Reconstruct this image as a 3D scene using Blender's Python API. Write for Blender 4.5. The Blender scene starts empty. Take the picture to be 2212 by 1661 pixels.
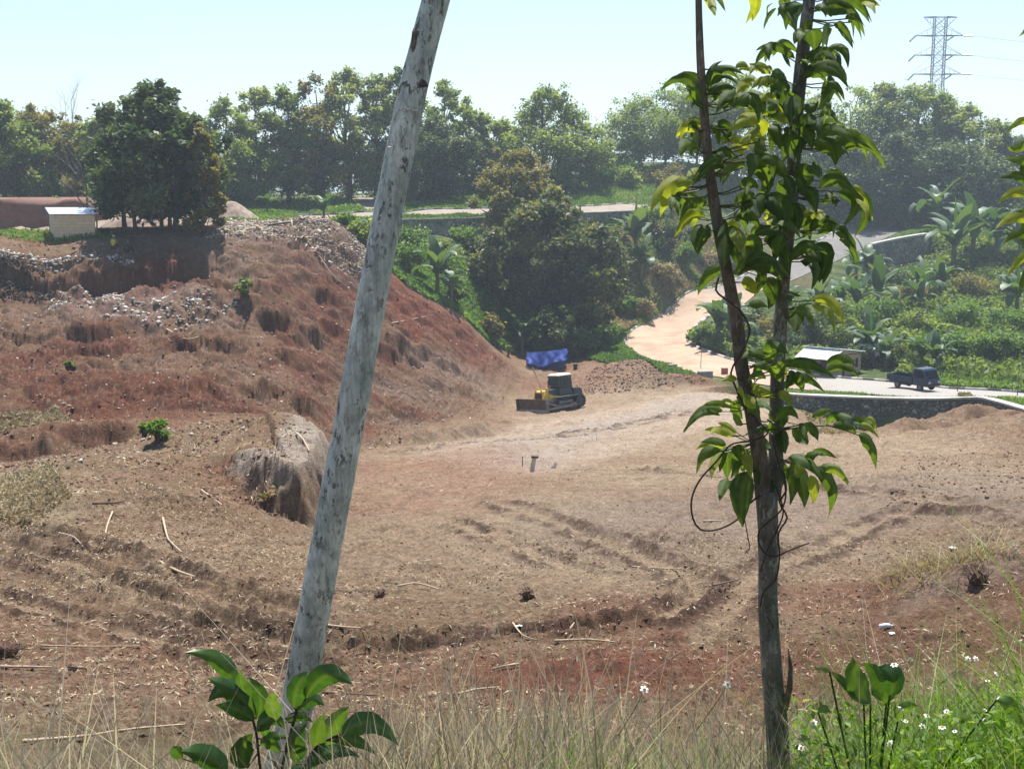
import bpy, bmesh, math, random
import numpy as np
from mathutils import Vector, Matrix

# ---------------------------------------------------------------- camera, sky, sun, exposure
SC = bpy.context.scene
COL = SC.collection
PITCH = math.radians(9.37)
FPX = 2670.0                      # focal length in units of a 2212 x 1661 picture
cam_d = bpy.data.cameras.new("camera")
cam = bpy.data.objects.new("camera", cam_d)
COL.objects.link(cam)
cam.location = (0, 0, 0)
cam.rotation_euler = (math.pi / 2 - PITCH, 0, 0)
cam_d.sensor_width = 36.0
cam_d.lens = 36.0 * FPX / 2212.0
cam_d.clip_start = 0.05
cam_d.clip_end = 20000
SC.camera = cam

SUN_AZ, SUN_EL = math.radians(6), math.radians(65)     # azimuth measured from +Y towards +X
world = bpy.data.worlds.new("World")
SC.world = world
world.use_nodes = True
wn = world.node_tree.nodes
bg = wn["Background"]
sky = wn.new("ShaderNodeTexSky")
sky.sky_type = 'NISHITA'
sky.sun_disc = False
sky.sun_elevation = SUN_EL
sky.sun_rotation = SUN_AZ
sky.air_density = 1.0
sky.dust_density = 0.6
sky.ozone_density = 1.5
world.node_tree.links.new(sky.outputs[0], bg.inputs[0])
bg.inputs[1].default_value = 0.076
sun_d = bpy.data.lights.new("sun", 'SUN')
sun_d.energy = 4.8
sun_d.angle = math.radians(0.6)
sun_d.color = (1.0, 0.955, 0.89)
sun = bpy.data.objects.new("sun", sun_d)
COL.objects.link(sun)
sdir = Vector((math.sin(SUN_AZ) * math.cos(SUN_EL), math.cos(SUN_AZ) * math.cos(SUN_EL), math.sin(SUN_EL)))
sun.rotation_euler = sdir.to_track_quat('Z', 'Y').to_euler()
sun.location = (0, 40, 60)
vs = SC.view_settings
vs.view_transform = 'Standard'
vs.look = 'None'
vs.gamma = 1.0
vs.exposure = 1.02
SC.cycles.max_bounces = 8
SC.cycles.transparent_max_bounces = 12
SC.cycles.volume_bounces = 1
SC.cycles.use_adaptive_sampling = True

rnd = random.Random(7)
NR = np.random.RandomState(11)

# ---------------------------------------------------------------- geometry of the view: pixel + distance -> place
CP, SP = math.cos(PITCH), math.sin(PITCH)
def ray(px, py):
    u = (px - 1106.0) / FPX
    v = -(py - 830.5) / FPX
    return (u, CP + v * SP, -SP + v * CP)
def at(px, py, Y):
    d = ray(px, py)
    s = Y / d[1]
    return Vector((d[0] * s, Y, d[2] * s))
def ppm(Y):            # pixels (2212 wide) per metre at distance Y
    return FPX / Y

# ---------------------------------------------------------------- noise
_perm = np.random.RandomState(3).permutation(4096).astype(np.int64)
_ga = np.random.RandomState(5).rand(4096) * 2 * np.pi
_gx, _gy = np.cos(_ga), np.sin(_ga)
def pnoise(x, y, seed=0):
    xi = np.floor(x).astype(np.int64); yi = np.floor(y).astype(np.int64)
    xf = x - xi; yf = y - yi
    u = xf * xf * xf * (xf * (xf * 6 - 15) + 10)
    v = yf * yf * yf * (yf * (yf * 6 - 15) + 10)
    def g(ix, iy, dx, dy):
        h = _perm[(_perm[(ix + seed * 131) & 4095] + iy) & 4095]
        return _gx[h] * dx + _gy[h] * dy
    a = g(xi, yi, xf, yf); b = g(xi + 1, yi, xf - 1, yf)
    c = g(xi, yi + 1, xf, yf - 1); d = g(xi + 1, yi + 1, xf - 1, yf - 1)
    return (a + u * (b - a)) + v * ((c + u * (d - c)) - (a + u * (b - a)))
def fbm(x, y, octv=4, seed=0, gain=0.5):
    s = 0; a = 1.0
    for k in range(octv):
        s = s + a * pnoise(x * 2 ** k + 17.3 * k, y * 2 ** k - 9.1 * k, seed + k)
        a *= gain
    return s
def sstep(a, b, x):
    t = np.clip((x - a) / (b - a), 0, 1)
    return t * t * (3 - 2 * t)

# ---------------------------------------------------------------- tags and object helpers
def tag(o, label=None, cat=None, group=None, kind=None):
    if label: o["label"] = label
    if cat: o["category"] = cat
    if group: o["group"] = group
    if kind: o["kind"] = kind
    return o
def empty(name, loc, rz=0.0, label=None, cat=None, group=None):
    o = bpy.data.objects.new(name, None)
    COL.objects.link(o)
    o.empty_display_size = 0.2
    o.location = loc
    o.rotation_euler = (0, 0, rz)
    return tag(o, label, cat, group)
def link(name, me, mat=None, parent=None):
    if mat is not None:
        for m in (mat if isinstance(mat, (list, tuple)) else [mat]):
            me.materials.append(m)
    o = bpy.data.objects.new(name, me)
    COL.objects.link(o)
    if parent is not None:
        o.parent = parent
    return o
def np_mesh(name, V, F, smooth=False, attrs=None, colors=None):
    """V (n,3), F (m,k) -> mesh; attrs: dict name->(domain, array)"""
    V = np.asarray(V, dtype=np.float32); F = np.asarray(F, dtype=np.int32)
    me = bpy.data.meshes.new(name)
    k = F.shape[1]
    me.vertices.add(len(V)); me.loops.add(F.size); me.polygons.add(len(F))
    me.vertices.foreach_set("co", V.ravel())
    me.loops.foreach_set("vertex_index", F.ravel())
    me.polygons.foreach_set("loop_start", np.arange(0, F.size, k, dtype=np.int32))
    me.polygons.foreach_set("loop_total", np.full(len(F), k, dtype=np.int32))
    if smooth:
        me.polygons.foreach_set("use_smooth", np.ones(len(F), dtype=bool))
    me.update(calc_edges=True)
    if attrs:
        for an, (dom, arr) in attrs.items():
            a = me.attributes.new(an, 'FLOAT', dom)
            a.data.foreach_set("value", np.asarray(arr, dtype=np.float32))
    if colors:
        for an, (dom, arr) in colors.items():
            a = me.attributes.new(an, 'FLOAT_COLOR', dom)
            c = np.ones((len(arr), 4), dtype=np.float32); c[:, :3] = arr
            a.data.foreach_set("color", c.ravel())
    return me
class MB:
    """collects boxes, tubes and sheets and links them as one mesh object"""
    def __init__(self):
        self.v = []; self.f = []
    def add(self, vs_, fs_):
        n = len(self.v)
        self.v += [tuple(p) for p in vs_]
        self.f += [tuple(i + n for i in f) for f in fs_]
    def hexa(self, p):         # 8 points: bottom ring 0-3, top ring 4-7
        self.add(p, [(3, 2, 1, 0), (4, 5, 6, 7), (0, 1, 5, 4), (1, 2, 6, 5), (2, 3, 7, 6), (3, 0, 4, 7)])
    def box(self, c, s, M=None):
        cx, cy, cz = c; a, b, d = s[0] / 2, s[1] / 2, s[2] / 2
        p = [Vector((cx + i * a, cy + j * b, cz + k * d)) for k in (-1, 1) for (i, j) in ((-1, -1), (1, -1), (1, 1), (-1, 1))]
        if M is not None: p = [M @ q for q in p]
        self.hexa(p)
    def tube(self, pts, rad, n=8, caps=True):
        pts = [Vector(p) for p in pts]
        if not hasattr(rad, '__len__'): rad = [rad] * len(pts)
        base = len(self.v)
        up = Vector((0, 0, 1))
        prev = None
        for i, p in enumerate(pts):
            t = (pts[min(i + 1, len(pts) - 1)] - pts[max(i - 1, 0)])
            if t.length < 1e-9: t = Vector((0, 0, 1))
            t.normalize()
            if prev is None:
                a = t.orthogonal().normalized()
            else:
                a = (prev - t * prev.dot(t))
                a = a.normalized() if a.length > 1e-6 else t.orthogonal().normalized()
            prev = a
            b = t.cross(a)
            for k in range(n):
                an = 2 * math.pi * k / n
                self.v.append(tuple(p + (a * math.cos(an) + b * math.sin(an)) * rad[i]))
        for i in range(len(pts) - 1):
            for k in range(n):
                k2 = (k + 1) % n
                self.f.append((base + i * n + k, base + i * n + k2, base + (i + 1) * n + k2, base + (i + 1) * n + k))
        if caps:
            self.f.append(tuple(base + k for k in reversed(range(n))))
            self.f.append(tuple(base + (len(pts) - 1) * n + k for k in range(n)))
    def cyl(self, a, b, r, n=14): self.tube([a, b], [r, r], n)
    def prism(self, poly, y0, y1):     # polygon in x,z extruded along y
        n = len(poly)
        v = [(x, y0, z) for x, z in poly] + [(x, y1, z) for x, z in poly]
        f = [tuple(range(n)), tuple(reversed(range(n, 2 * n)))] + [(i + n, (i + 1) % n + n, (i + 1) % n, i) for i in range(n)]
        self.add(v, f)
    def build(self, name, mat, parent=None, smooth=False, bevel=0):
        me = bpy.data.meshes.new(name)
        me.from_pydata(self.v, [], self.f)
        me.update()
        if smooth:
            me.polygons.foreach_set("use_smooth", [True] * len(me.polygons))
        o = link(name, me, mat, parent)
        if bevel:
            m = o.modifiers.new("bevel", 'BEVEL'); m.width = bevel; m.segments = 2; m.limit_method = 'ANGLE'
        return o

# ---------------------------------------------------------------- materials
def nmat(name):
    m = bpy.data.materials.new(name)
    m.use_nodes = True
    nt = m.node_tree
    b = nt.nodes["Principled BSDF"]
    return m, nt, b
def noise_node(nt, scale, detail=4, rough=0.6, vec=None):
    n = nt.nodes.new("ShaderNodeTexNoise")
    n.inputs["Scale"].default_value = scale
    n.inputs["Detail"].default_value = detail
    n.inputs["Roughness"].default_value = rough
    if vec is None:
        tc = nt.nodes.new("ShaderNodeTexCoord"); vec = tc.outputs["Object"]
    nt.links.new(vec, n.inputs["Vector"])
    return n
def ramp(nt, fac, stops):
    r = nt.nodes.new("ShaderNodeValToRGB")
    el = r.color_ramp.elements
    while len(el) < len(stops): el.new(0.5)
    for e, (p, c) in zip(el, stops):
        e.position = p; e.color = (c[0], c[1], c[2], 1)
    nt.links.new(fac, r.inputs[0])
    return r
def mix(nt, fac, a, b, mode='MIX'):
    m = nt.nodes.new("ShaderNodeMix"); m.data_type = 'RGBA'; m.blend_type = mode
    for s, val in ((m.inputs[0], fac), (m.inputs[6], a), (m.inputs[7], b)):
        if isinstance(val, bpy.types.NodeSocket): nt.links.new(val, s)
        elif isinstance(val, (int, float)): s.default_value = val
        else: s.default_value = (val[0], val[1], val[2], 1)
    return m.outputs[2]
def bump(nt, b, height, strength=0.5, dist=0.02):
    n = nt.nodes.new("ShaderNodeBump")
    n.inputs["Strength"].default_value = strength
    n.inputs["Distance"].default_value = dist
    nt.links.new(height, n.inputs["Height"])
    nt.links.new(n.outputs[0], b.inputs["Normal"])
def plain(name, col, rough=0.6, metal=0.0, var=0.25, scale=6.0, bmp=0.0, dirt=None, dirt_amt=0.5, spec=0.5):
    """painted, wooden or stone surface with a mottled colour and optional dirt patches"""
    m, nt, b = nmat(name)
    n = noise_node(nt, scale, 5, 0.65)
    lo = [c * (1 - var) for c in col]; hi = [min(1, c * (1 + var)) for c in col]
    r = ramp(nt, n.outputs[0], [(0.3, lo), (0.7, hi)])
    out = r.outputs[0]
    if dirt is not None:
        n2 = noise_node(nt, scale * 0.6, 6, 0.7)
        r2 = ramp(nt, n2.outputs[0], [(0.62 - dirt_amt * 0.25, (0, 0, 0)), (0.75 - dirt_amt * 0.1, (1, 1, 1))])
        out = mix(nt, r2.outputs[0], out, dirt)
    nt.links.new(out, b.inputs["Base Color"])
    b.inputs["Roughness"].default_value = rough
    b.inputs["Metallic"].default_value = metal
    b.inputs["Specular IOR Level"].default_value = spec
    if bmp: bump(nt, b, n.outputs[0], bmp, 0.02)
    return m
def leafmat(name, cols, transl=0.35, tcol=None, rough=0.55, spec=0.3, veins=False):
    """cols: list of albedos picked by the per-leaf attribute 'tint'"""
    m, nt, b = nmat(name)
    at_ = nt.nodes.new("ShaderNodeAttribute"); at_.attribute_name = "tint"
    stops = [(i / max(1, len(cols) - 1), c) for i, c in enumerate(cols)]
    r = ramp(nt, at_.outputs["Fac"], stops)
    col = r.outputs[0]
    if veins:
        n = noise_node(nt, 35, 4, 0.6)
        r3 = ramp(nt, n.outputs[0], [(0.3, (0.72, 0.72, 0.7)), (0.7, (1.2, 1.15, 1.1))])
        col = mix(nt, 1.0, col, r3.outputs[0], 'MULTIPLY')
        av = nt.nodes.new("ShaderNodeAttribute"); av.attribute_name = "vein"
        col = mix(nt, av.outputs["Fac"], col, (0.16, 0.22, 0.07))
    nt.links.new(col, b.inputs["Base Color"])
    b.inputs["Roughness"].default_value = rough
    b.inputs["Specular IOR Level"].default_value = spec
    if transl > 0:
        tr = nt.nodes.new("ShaderNodeBsdfTranslucent")
        f = tcol or (1.6, 1.5, 0.5)
        tc = mix(nt, 1.0, col, f, 'MULTIPLY')
        nt.links.new(tc, tr.inputs[0])
        ms = nt.nodes.new("ShaderNodeMixShader"); ms.inputs[0].default_value = transl
        nt.links.new(b.outputs[0], ms.inputs[1]); nt.links.new(tr.outputs[0], ms.inputs[2])
        nt.links.new(ms.outputs[0], nt.nodes["Material Output"].inputs[0])
    return m
# ---------------------------------------------------------------- terrain
# surveyed points: picture position and distance, or plain x, y, z
SURV = [
 # near bank and cleared field
 (300,1560,11.5),(1106,1560,11.5),(1900,1560,11.5),
 (0,1450,15.5),(400,1450,15.8),(800,1450,16),(1200,1450,16),(1600,1450,16),(2000,1440,14.5),(2300,1400,13.5),
 (0,1310,19.5),(400,1310,19.8),(800,1310,20.2),(1200,1310,20.4),(1600,1300,20.2),(1950,1300,19),
 (2100,1190,22),(2300,1190,22),(1850,1200,25.5),
 (0,1180,25),(300,1180,25),(800,1180,27),(1200,1180,27.5),(1600,1150,28.5),(2000,1090,31),(2300,1090,32),
 (800,1070,35.5),(1150,1050,38),(1500,1050,38),(1800,1040,40),(2050,1020,42),(2300,1020,45),
 (760,1000,48),(950,1000,49),(1200,1000,50),(1500,990,52),(1760,985,54),(2000,975,56),(2250,970,56),
 (770,975,58),(950,955,64),(1200,950,66),(1450,940,70),(1700,940,72),(1850,952,75),(2100,895,74),(2250,900,72),
 (1060,925,82),(1250,905,88),(1450,895,90),(1650,880,92),
 (1200,888,100),(1400,868,102),(1560,842,104),(1700,862,98),
 (1120,850,110),(1250,845,112),(1400,835,110),(1480,825,111),
 (1160,800,122),(1280,790,124),(1380,790,122),
 (1740,908,91),(1850,936,91),(1930,945,90),(2010,925,87),(2110,905,84),(2300,925,80),
 # ground held up behind the lower stone wall
 (1740,858,99),(1860,862,97.5),(1990,866,94.5),(2110,864,92),(2200,878,86),(2330,905,80),
 # left mound and clay bank
 (100,1100,30),(400,1090,31),(560,1125,30),(690,1130,31.3),
 (150,1010,38),(400,1000,39),(560,945,42),(650,950,43),(720,1010,45),
 (0,975,46),(200,960,47),(400,930,50),
 (0,900,54),(200,890,56),(400,880,58),(600,900,60),(720,930,66),
 (0,800,66),(200,800,68),(400,790,70),(600,810,73),(750,850,78),(900,880,84),(1000,880,88),
 (0,710,78),(200,710,79),(400,700,81),(600,720,84),(760,760,90),(900,790,97),(1030,830,106),
 (0,650,86),(200,640,87),(400,620,89),(600,640,92),(760,690,97),(900,720,104),(1010,760,112),(1110,800,118),
 (100,600,91),(300,580,92.5),(450,560,95),(600,580,97),(720,610,101),(840,650,107),
 (0,525,95),(200,525,96),(400,515,98),(520,505,101),(640,500,104),(740,520,107),(800,560,110),(860,610,113),(1000,690,119),
 (0,503,108),(200,500,112),(450,490,112),(640,486,112),(720,490,112),
 (0,490,135),(300,470,135),(480,470,130),(620,478,128),
 # valley behind the crest, below the upper wall
 (870,600,122),(960,640,124),(1050,720,128),(850,560,132),(1000,560,138),(1180,775,128),(1180,700,142),(1280,760,132),
 (1000,530,147),(820,530,145),(1250,560,150),(1400,560,159),(1330,700,146),(1500,575,168),
 (1350,630,152),(1400,500,164.5),(1500,510,177),(1600,530,184),
 # terrace
 (750,479,150),(870,477,151),(1000,474,152),(1200,466,156),(1400,458,168),(1480,452,177),
 (620,465,150),(740,468,156),(870,463,157),(1000,457,158),(1200,452,160),
 (480,455,160),(700,440,170),(900,440,170),(1100,435,172),(1300,425,184),(1450,410,196),
 (0,432,150),(250,430,152),(480,430,172),(700,425,185),(900,420,190),(1100,412,192),(1250,395,195),(1400,370,206),(1500,362,212),
 (1600,385,216),(1600,465,200),(1700,430,218),
 (1700,490,200),(1800,480,212),
 # right hillside
 (1620,700,150),(1700,740,135),(1850,770,122),(2000,790,115),(2200,800,112),(2400,810,108),
 (1750,660,158),(1900,690,145),(2050,720,135),(2212,730,130),(2400,730,128),
 (1850,600,175),(2000,630,165),(2200,640,155),(2400,640,150),
 (1900,585,180),(2010,560,182),(2100,540,180),(2250,540,178),(2400,540,175),
 (2010,500,196),(2120,505,205),(2300,500,205),
 (1900,478,222),(2050,480,225),(2250,470,230),(2450,460,230),(1700,470,222),
 # sides, for a step to the left or right
 (-300,525,95),(-300,650,84),(-300,800,64),(-300,975,44),(-300,1180,25),(-300,1450,15),(-300,480,135),(-300,430,160),
 (2600,1100,32),(2600,1020,45),(2600,920,75),(2600,700,125),(2600,540,170),
]
# road: outer edge, inner edge (picture position + distance each)
ROAD = [((2500,882,88),(2500,862,97)),((2212,864,92),(2212,850,101)),((2050,860,94),(2050,841,103)),((1950,857,96),(1950,830,106)),
 ((1840,848,100),(1840,820,109)),((1740,843,103),(1740,809,113)),((1650,832,107),(1650,792,118)),((1560,816,112),(1572,776,123)),
 ((1492,804,116),(1520,758,127)),((1433,787,121),(1500,748,130)),((1387,773,126),(1489,742,132)),((1356,752,131),(1484,735,134)),
 ((1349,734,137),(1487,722,138)),((1368,712,144),(1510,700,143)),((1433,679,153),(1560,668,150)),((1545,621,165),(1640,630,160)),
 ((1607,596,172),(1714,605,167)),((1669,567,180),(1776,576,175)),((1731,538,188),(1834,551,183)),((1785,512,196),(1880,530,190)),
 ((1815,494,206),(1925,510,198)),((1860,484,215),(1955,500,206)),((1930,482,222),(1975,493,212))]
UPPER_ROAD = [((640,466,157),(650,476,149)),((740,463,157),(745,474,151.5)),((830,460,158),(830,471,152)),((900,457,158),(900,468,153)),((1007,453,160),(1007,463,154)),
 ((1200,449,166),(1200,457,158)),((1400,446,177),(1400,452,169))]
SIDE_ROAD = [((795,426,186),(735,427,186)),((815,440,174),(758,441,172)),((838,457,160),(790,459,160))]
def P(t): return at(*t)
pts = [P(t) for t in SURV]
for a_, b_ in ROAD + UPPER_ROAD:
    pts += [P(a_), P(b_)]
pts += [Vector(q) for q in [(0,0.5,-1.7),(3,0.5,-1.6),(-3,0.5,-1.7),(0,3,-2.0),(2.5,3,-1.95),(-2.5,3,-2.1),(0,5,-2.62),(3,5,-2.5),(-3,5,-2.7),
  (0,7.5,-3.55),(4,7.5,-3.4),(-4,7.5,-3.7),(0,-6,-1.5),(8,0,-1.5),(-8,0,-1.6),
  (-160,320,-6),(-60,320,-8),(60,320,-6),(160,320,0),(0,260,-4),(-80,240,-4),(90,270,-3),
  (-400,900,-60),(0,900,-60),(400,900,-60),(-1500,3000,-90),(0,3000,-90),(1500,3000,-90)]]
PTS = np.array([tuple(p) for p in pts])
# thin-plate spline over azimuth and log-distance
def _warp(x, y):
    r = np.sqrt(x * x + (y + 3.0) ** 2)
    return np.arctan2(x, y + 3.0) * 2.2, np.log(r + 6.0)
_wa, _wb = _warp(PTS[:, 0], PTS[:, 1])
def _phi(r2): return 0.5 * r2 * np.log(r2 + 1e-12)
_n = len(PTS)
_K = _phi((_wa[:, None] - _wa[None]) ** 2 + (_wb[:, None] - _wb[None]) ** 2) + np.eye(_n) * 2e-5
_Pm = np.column_stack([np.ones(_n), _wa, _wb])
_A = np.block([[_K, _Pm], [_Pm.T, np.zeros((3, 3))]])
_scale = np.maximum(PTS[:, 1], 3.0)
_sol = np.linalg.solve(_A, np.concatenate([PTS[:, 2] , np.zeros(3)]))
def base_z(x, y):
    x = np.asarray(x, float); y = np.asarray(y, float)
    sh = x.shape; x = x.ravel(); y = y.ravel()
    out = np.empty(len(x))
    for i in range(0, len(x), 40000):
        wa, wb = _warp(x[i:i + 40000], y[i:i + 40000])
        r2 = (wa[:, None] - _wa[None]) ** 2 + (wb[:, None] - _wb[None]) ** 2
        out[i:i + 40000] = _phi(r2) @ _sol[:_n] + _sol[_n] + _sol[_n + 1] * wa + _sol[_n + 2] * wb
    return out.reshape(sh)

def seg_dist(x, y, poly):
    """signed distance to a polyline (positive on its left) and distance along it"""
    best = np.full(x.shape, 1e9); sign = np.ones(x.shape); along = np.zeros(x.shape)
    acc = 0.0
    tot = sum(math.hypot(poly[i + 1][0] - poly[i][0], poly[i + 1][1] - poly[i][1]) for i in range(len(poly) - 1))
    for i in range(len(poly) - 1):
        ax, ay = poly[i][:2]; bx, by = poly[i + 1][:2]
        dx, dy = bx - ax, by - ay
        L2 = dx * dx + dy * dy + 1e-9
        t = np.clip(((x - ax) * dx + (y - ay) * dy) / L2, 0, 1)
        ex, ey = x - ax - t * dx, y - ay - t * dy
        d = np.sqrt(ex * ex + ey * ey)
        m = d < best
        best = np.where(m, d, best)
        sign = np.where(m, np.where(dx * ey - dy * ex >= 0, 1.0, -1.0), sign)
        along = np.where(m, acc + t * math.sqrt(L2), along)
        acc += math.sqrt(L2)
    return best * sign, along / max(tot, 1e-6)
def inside(x, y, poly):
    c = np.zeros(x.shape, bool)
    n = len(poly)
    for i in range(n):
        x0, y0 = poly[i][:2]; x1, y1 = poly[(i + 1) % n][:2]
        cond = ((y0 > y) != (y1 > y))
        with np.errstate(divide='ignore', invalid='ignore'):
            xx = (x1 - x0) * (y - y0) / (y1 - y0 + 1e-12) + x0
        c ^= cond & (x < xx)
    return c
def soft_inside(x, y, poly, w):
    d, _ = seg_dist(x, y, list(poly) + [poly[0]])
    s = np.where(inside(x, y, poly), 1.0, -1.0) * np.abs(d)
    return sstep(-w, w, s)

# steps in the ground (scarps): picture polyline with distance, height, width of the face, reach
def PL(l): return [tuple(P(t)) for t in l]
SCARPS = [   # drawn left to right: the high side is the far side (left of the line's direction)
 (PL([(-80,560,92),(60,575,91),(200,580,91.5),(330,565,92.5),(450,548,95),(520,530,98)]), 1.6, 0.6, 5.0),
 (PL([(330,770,75),(430,765,77),(520,785,78),(620,800,79),(740,838,81),(800,870,82)]), 1.1, 0.5, 3.0),
 (PL([(480,690,86),(560,735,84),(640,750,85),(720,740,88)]), 1.3, 0.6, 3.5),
 (PL([(670,690,93),(760,735,93),(860,755,98),(900,770,101)]), 1.2, 0.5, 3.0),
 (PL([(-40,965,47),(100,962,47),(200,950,49),(330,925,51)]), 1.3, 0.5, 3.0),
 (PL([(170,815,68),(260,800,70),(300,790,71)]), 0.8, 0.4, 2.0),
 (PL([(620,620,97),(690,650,97),(760,660,100)]), 1.2, 0.6, 3.0),
 (PL([(760,960,62),(880,945,67),(1000,928,76),(1080,905,85)]), 1.0, 0.6, 2.5),
 (PL([(900,850,93),(1000,848,98),(1060,830,106)]), 0.9, 0.6, 2.5),
 (PL([(-40,700,78),(120,715,77),(260,705,79),(360,690,82)]), 1.0, 0.5, 3.0),
 (PL([(560,800,74),(680,850,75),(800,885,77),(900,905,80)]), 0.9, 0.5, 2.5),
 (PL([(60,760,71),(200,745,73),(330,740,76),(420,752,77)]), 0.7, 0.4, 2.5),
 (PL([(400,880,60),(520,870,64),(640,900,66),(720,935,66)]), 0.9, 0.5, 2.5),
 (PL([(780,700,98),(850,740,98),(960,790,103),(1040,830,106)]), 0.9, 0.5, 2.5),
 (PL([(420,600,91),(520,620,92),(600,660,92),(640,690,91)]), 1.1, 0.6, 3.0),
 (PL([(830,640,108),(880,690,108),(960,735,111)]), 0.8, 0.5, 2.5),
 (PL([(980,1445,16),(1160,1405,16.8),(1330,1400,16.8),(1450,1420,16.3)]), 0.25, 0.12, 0.8),
 (PL([(1960,940,66),(2010,905,70),(2100,890,73),(2180,900,73),(2260,915,72)]), 1.3, 1.0, 3.5),
]
# the cut clay bank in the left foreground: high behind it, cut away on its right
CLAY = PL([(455,1000,40),(500,1040,37),(550,1085,34.8),(610,1108,33.6),(660,1118,33.2),(702,1092,35),(716,1030,40),(722,970,45),(722,940,49)])
RUTS = [  # centre line, depth, half width
 (PL([(-60,1140,26.5),(100,1200,24),(250,1265,21.5),(400,1320,19.8),(560,1365,18.4),(760,1385,18),(1000,1380,18),(1250,1365,18.4),(1420,1330,19.3),(1500,1280,20.8),(1515,1220,23.5)]), 0.16, 0.24),
 (PL([(-60,1170,25),(100,1235,22.8),(250,1300,20.4),(420,1360,18.6),(600,1400,17.5),(800,1418,17.2),(1000,1410,17.3)]), 0.13, 0.22),
 (PL([(-60,1095,29),(150,1150,26),(330,1215,23.5),(480,1265,21.5),(620,1310,20),(700,1330,19.5)]), 0.16, 0.22),
 (PL([(-60,1270,20.5),(150,1330,19),(330,1385,17.6),(520,1430,16.4),(800,1450,16)]), 0.10, 0.22),
 (PL([(1050,1080,35),(1200,1130,31),(1350,1190,26.5),(1480,1250,23),(1560,1300,20.6)]), 0.10, 0.28),
 (PL([(930,1110,32),(1080,1160,28.5),(1220,1215,25),(1330,1270,22)]), 0.09, 0.28),
 (PL([(1500,1420,16.7),(1540,1350,18.5),(1600,1270,21.6),(1700,1190,25),(1850,1130,28.5),(2000,1100,31)]), 0.09, 0.3),
 (PL([(1200,1010,46),(1400,1020,44),(1650,1035,41),(1850,1070,36),(2100,1120,29)]), 0.12, 0.3),
 (PL([(1950,1110,29.5),(2080,1125,28.4),(2180,1155,26)]), 0.14, 0.4),
 (PL([(780,985,55),(950,965,61),(1150,940,69),(1350,915,80),(1500,880,93)]), 0.10, 0.5),
 (PL([(780,1010,47),(1000,985,53),(1250,960,62),(1450,925,75),(1560,880,91)]), 0.08, 0.5),
]
# mounds: centre, radius across, radius along the view, height
MOUNDS = [
 (at(2070,1215,20.3), 1.0, 0.9, 0.55), (at(2130,1240,18.8), 0.9, 0.8, 0.4), (at(1230,1440,15.8), 1.1, 0.5, 0.22),
 (at(1350,800,119), 4.0, 2.4, 1.1), (at(1430,822,110), 5.0, 1.6, 1.0), (at(1330,825,112), 3.5, 1.6, 0.8),
 (at(330,1100,31), 2.0, 1.5, 0.45), (at(600,1010,41), 1.8, 1.6, 0.5), (at(420,985,44), 3.0, 2.0, 0.7), (at(180,1040,38), 2.5, 1.5, 0.4),
 (at(560,700,86), 4.5, 3.0, 1.0), (at(430,690,86), 3.5, 2.5, 0.7), (at(250,850,62), 4.0, 3.0, 0.7), (at(640,870,68), 3.5, 2.5, 0.8),
 (at(480,860,64), 3.0, 2.0, 0.7), (at(700,540,108), 3.0, 2.5, 0.7), (at(2180,1010,45), 3.2, 2.5, 0.5), (at(2200,1120,30), 1.5, 1.2, 0.3),
 (at(1180,1240,22.6), 0.9, 0.5, 0.12), (at(1450,1160,28), 1.5, 0.7, 0.1), (at(1190,1100,34), 1.2, .6, .12),
]
DIRT = [P(t) for t in [(-600,505,112),(300,496,118),(470,486,114),(640,486,114),(730,488,111),(790,530,113),(860,590,116),(950,650,120),(1060,740,126),(1130,785,127),
 (1250,778,128),(1330,778,126),(1400,795,121),(1480,818,113),(1560,830,107),(1640,850,101),(1720,862,98),(1750,880,96),(1850,920,93.5),(1935,930,92.5),(2020,905,90),(2110,880,90),(2300,915,82),(2700,960,75)]]
DIRT = [(p[0], p[1]) for p in DIRT] + [(40, 10), (12, 10.5), (5, 10.2), (-2, 9.5), (-8, 9.6), (-40, 10)]
ROADPOLY = [(P(a_)[0], P(a_)[1]) for a_, b_ in ROAD] + [(P(b_)[0], P(b_)[1]) for a_, b_ in reversed(ROAD)]
UROADPOLY = [(P(a_)[0], P(a_)[1]) for a_, b_ in UPPER_ROAD] + [(P(b_)[0], P(b_)[1]) for a_, b_ in reversed(UPPER_ROAD)]
SROADPOLY = [(P(a_)[0], P(a_)[1]) for a_, b_ in SIDE_ROAD] + [(P(b_)[0], P(b_)[1]) for a_, b_ in reversed(SIDE_ROAD)]

def _cut(line, faces):
    L = [P(t) for t in line]
    acc = [0.0]
    for i in range(len(L) - 1): acc.append(acc[-1] + math.hypot(L[i + 1].x - L[i].x, L[i + 1].y - L[i].y))
    f = [a / acc[-1] for a in acc]
    return ([tuple(p) for p in L], (f, [p.z for p in L]), (f, faces))
WALL_LOW = [(1590,846,107),(1660,850,103),(1740,856,98.6),(1860,861,97),(1990,864,94),(2060,863,92.6),(2112,861,91.2),(2160,872,87.5),(2230,892,82.5),(2340,922,76)]
WALL_UP = [(700,481,149.5),(745,479,150),(870,476,150.7),(1000,473,151.5),(1110,469,153),(1200,464,156),(1290,460,162)]
WALL_UP2 = [(1285,460.5,161.5),(1340,458,165),(1400,456,168.5),(1450,455,172)]
WALL_TALL = [(1886,531,178.5),(1920,523,180),(1960,515,182.5),(2005,508,186)]
CUTS = [_cut(WALL_LOW, [0.1,0.3,1.1,2.5,2.7,2.3,1.7,1.1,0.8,0.5]), _cut(WALL_UP, [0.6,1.8,2.6,2.6,2.6,2.6,2.2]),
        _cut(WALL_UP2, [1.8,1.9,1.9,1.6]), _cut(WALL_TALL, [4.2,4.6,4.6,3.5])]
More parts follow.
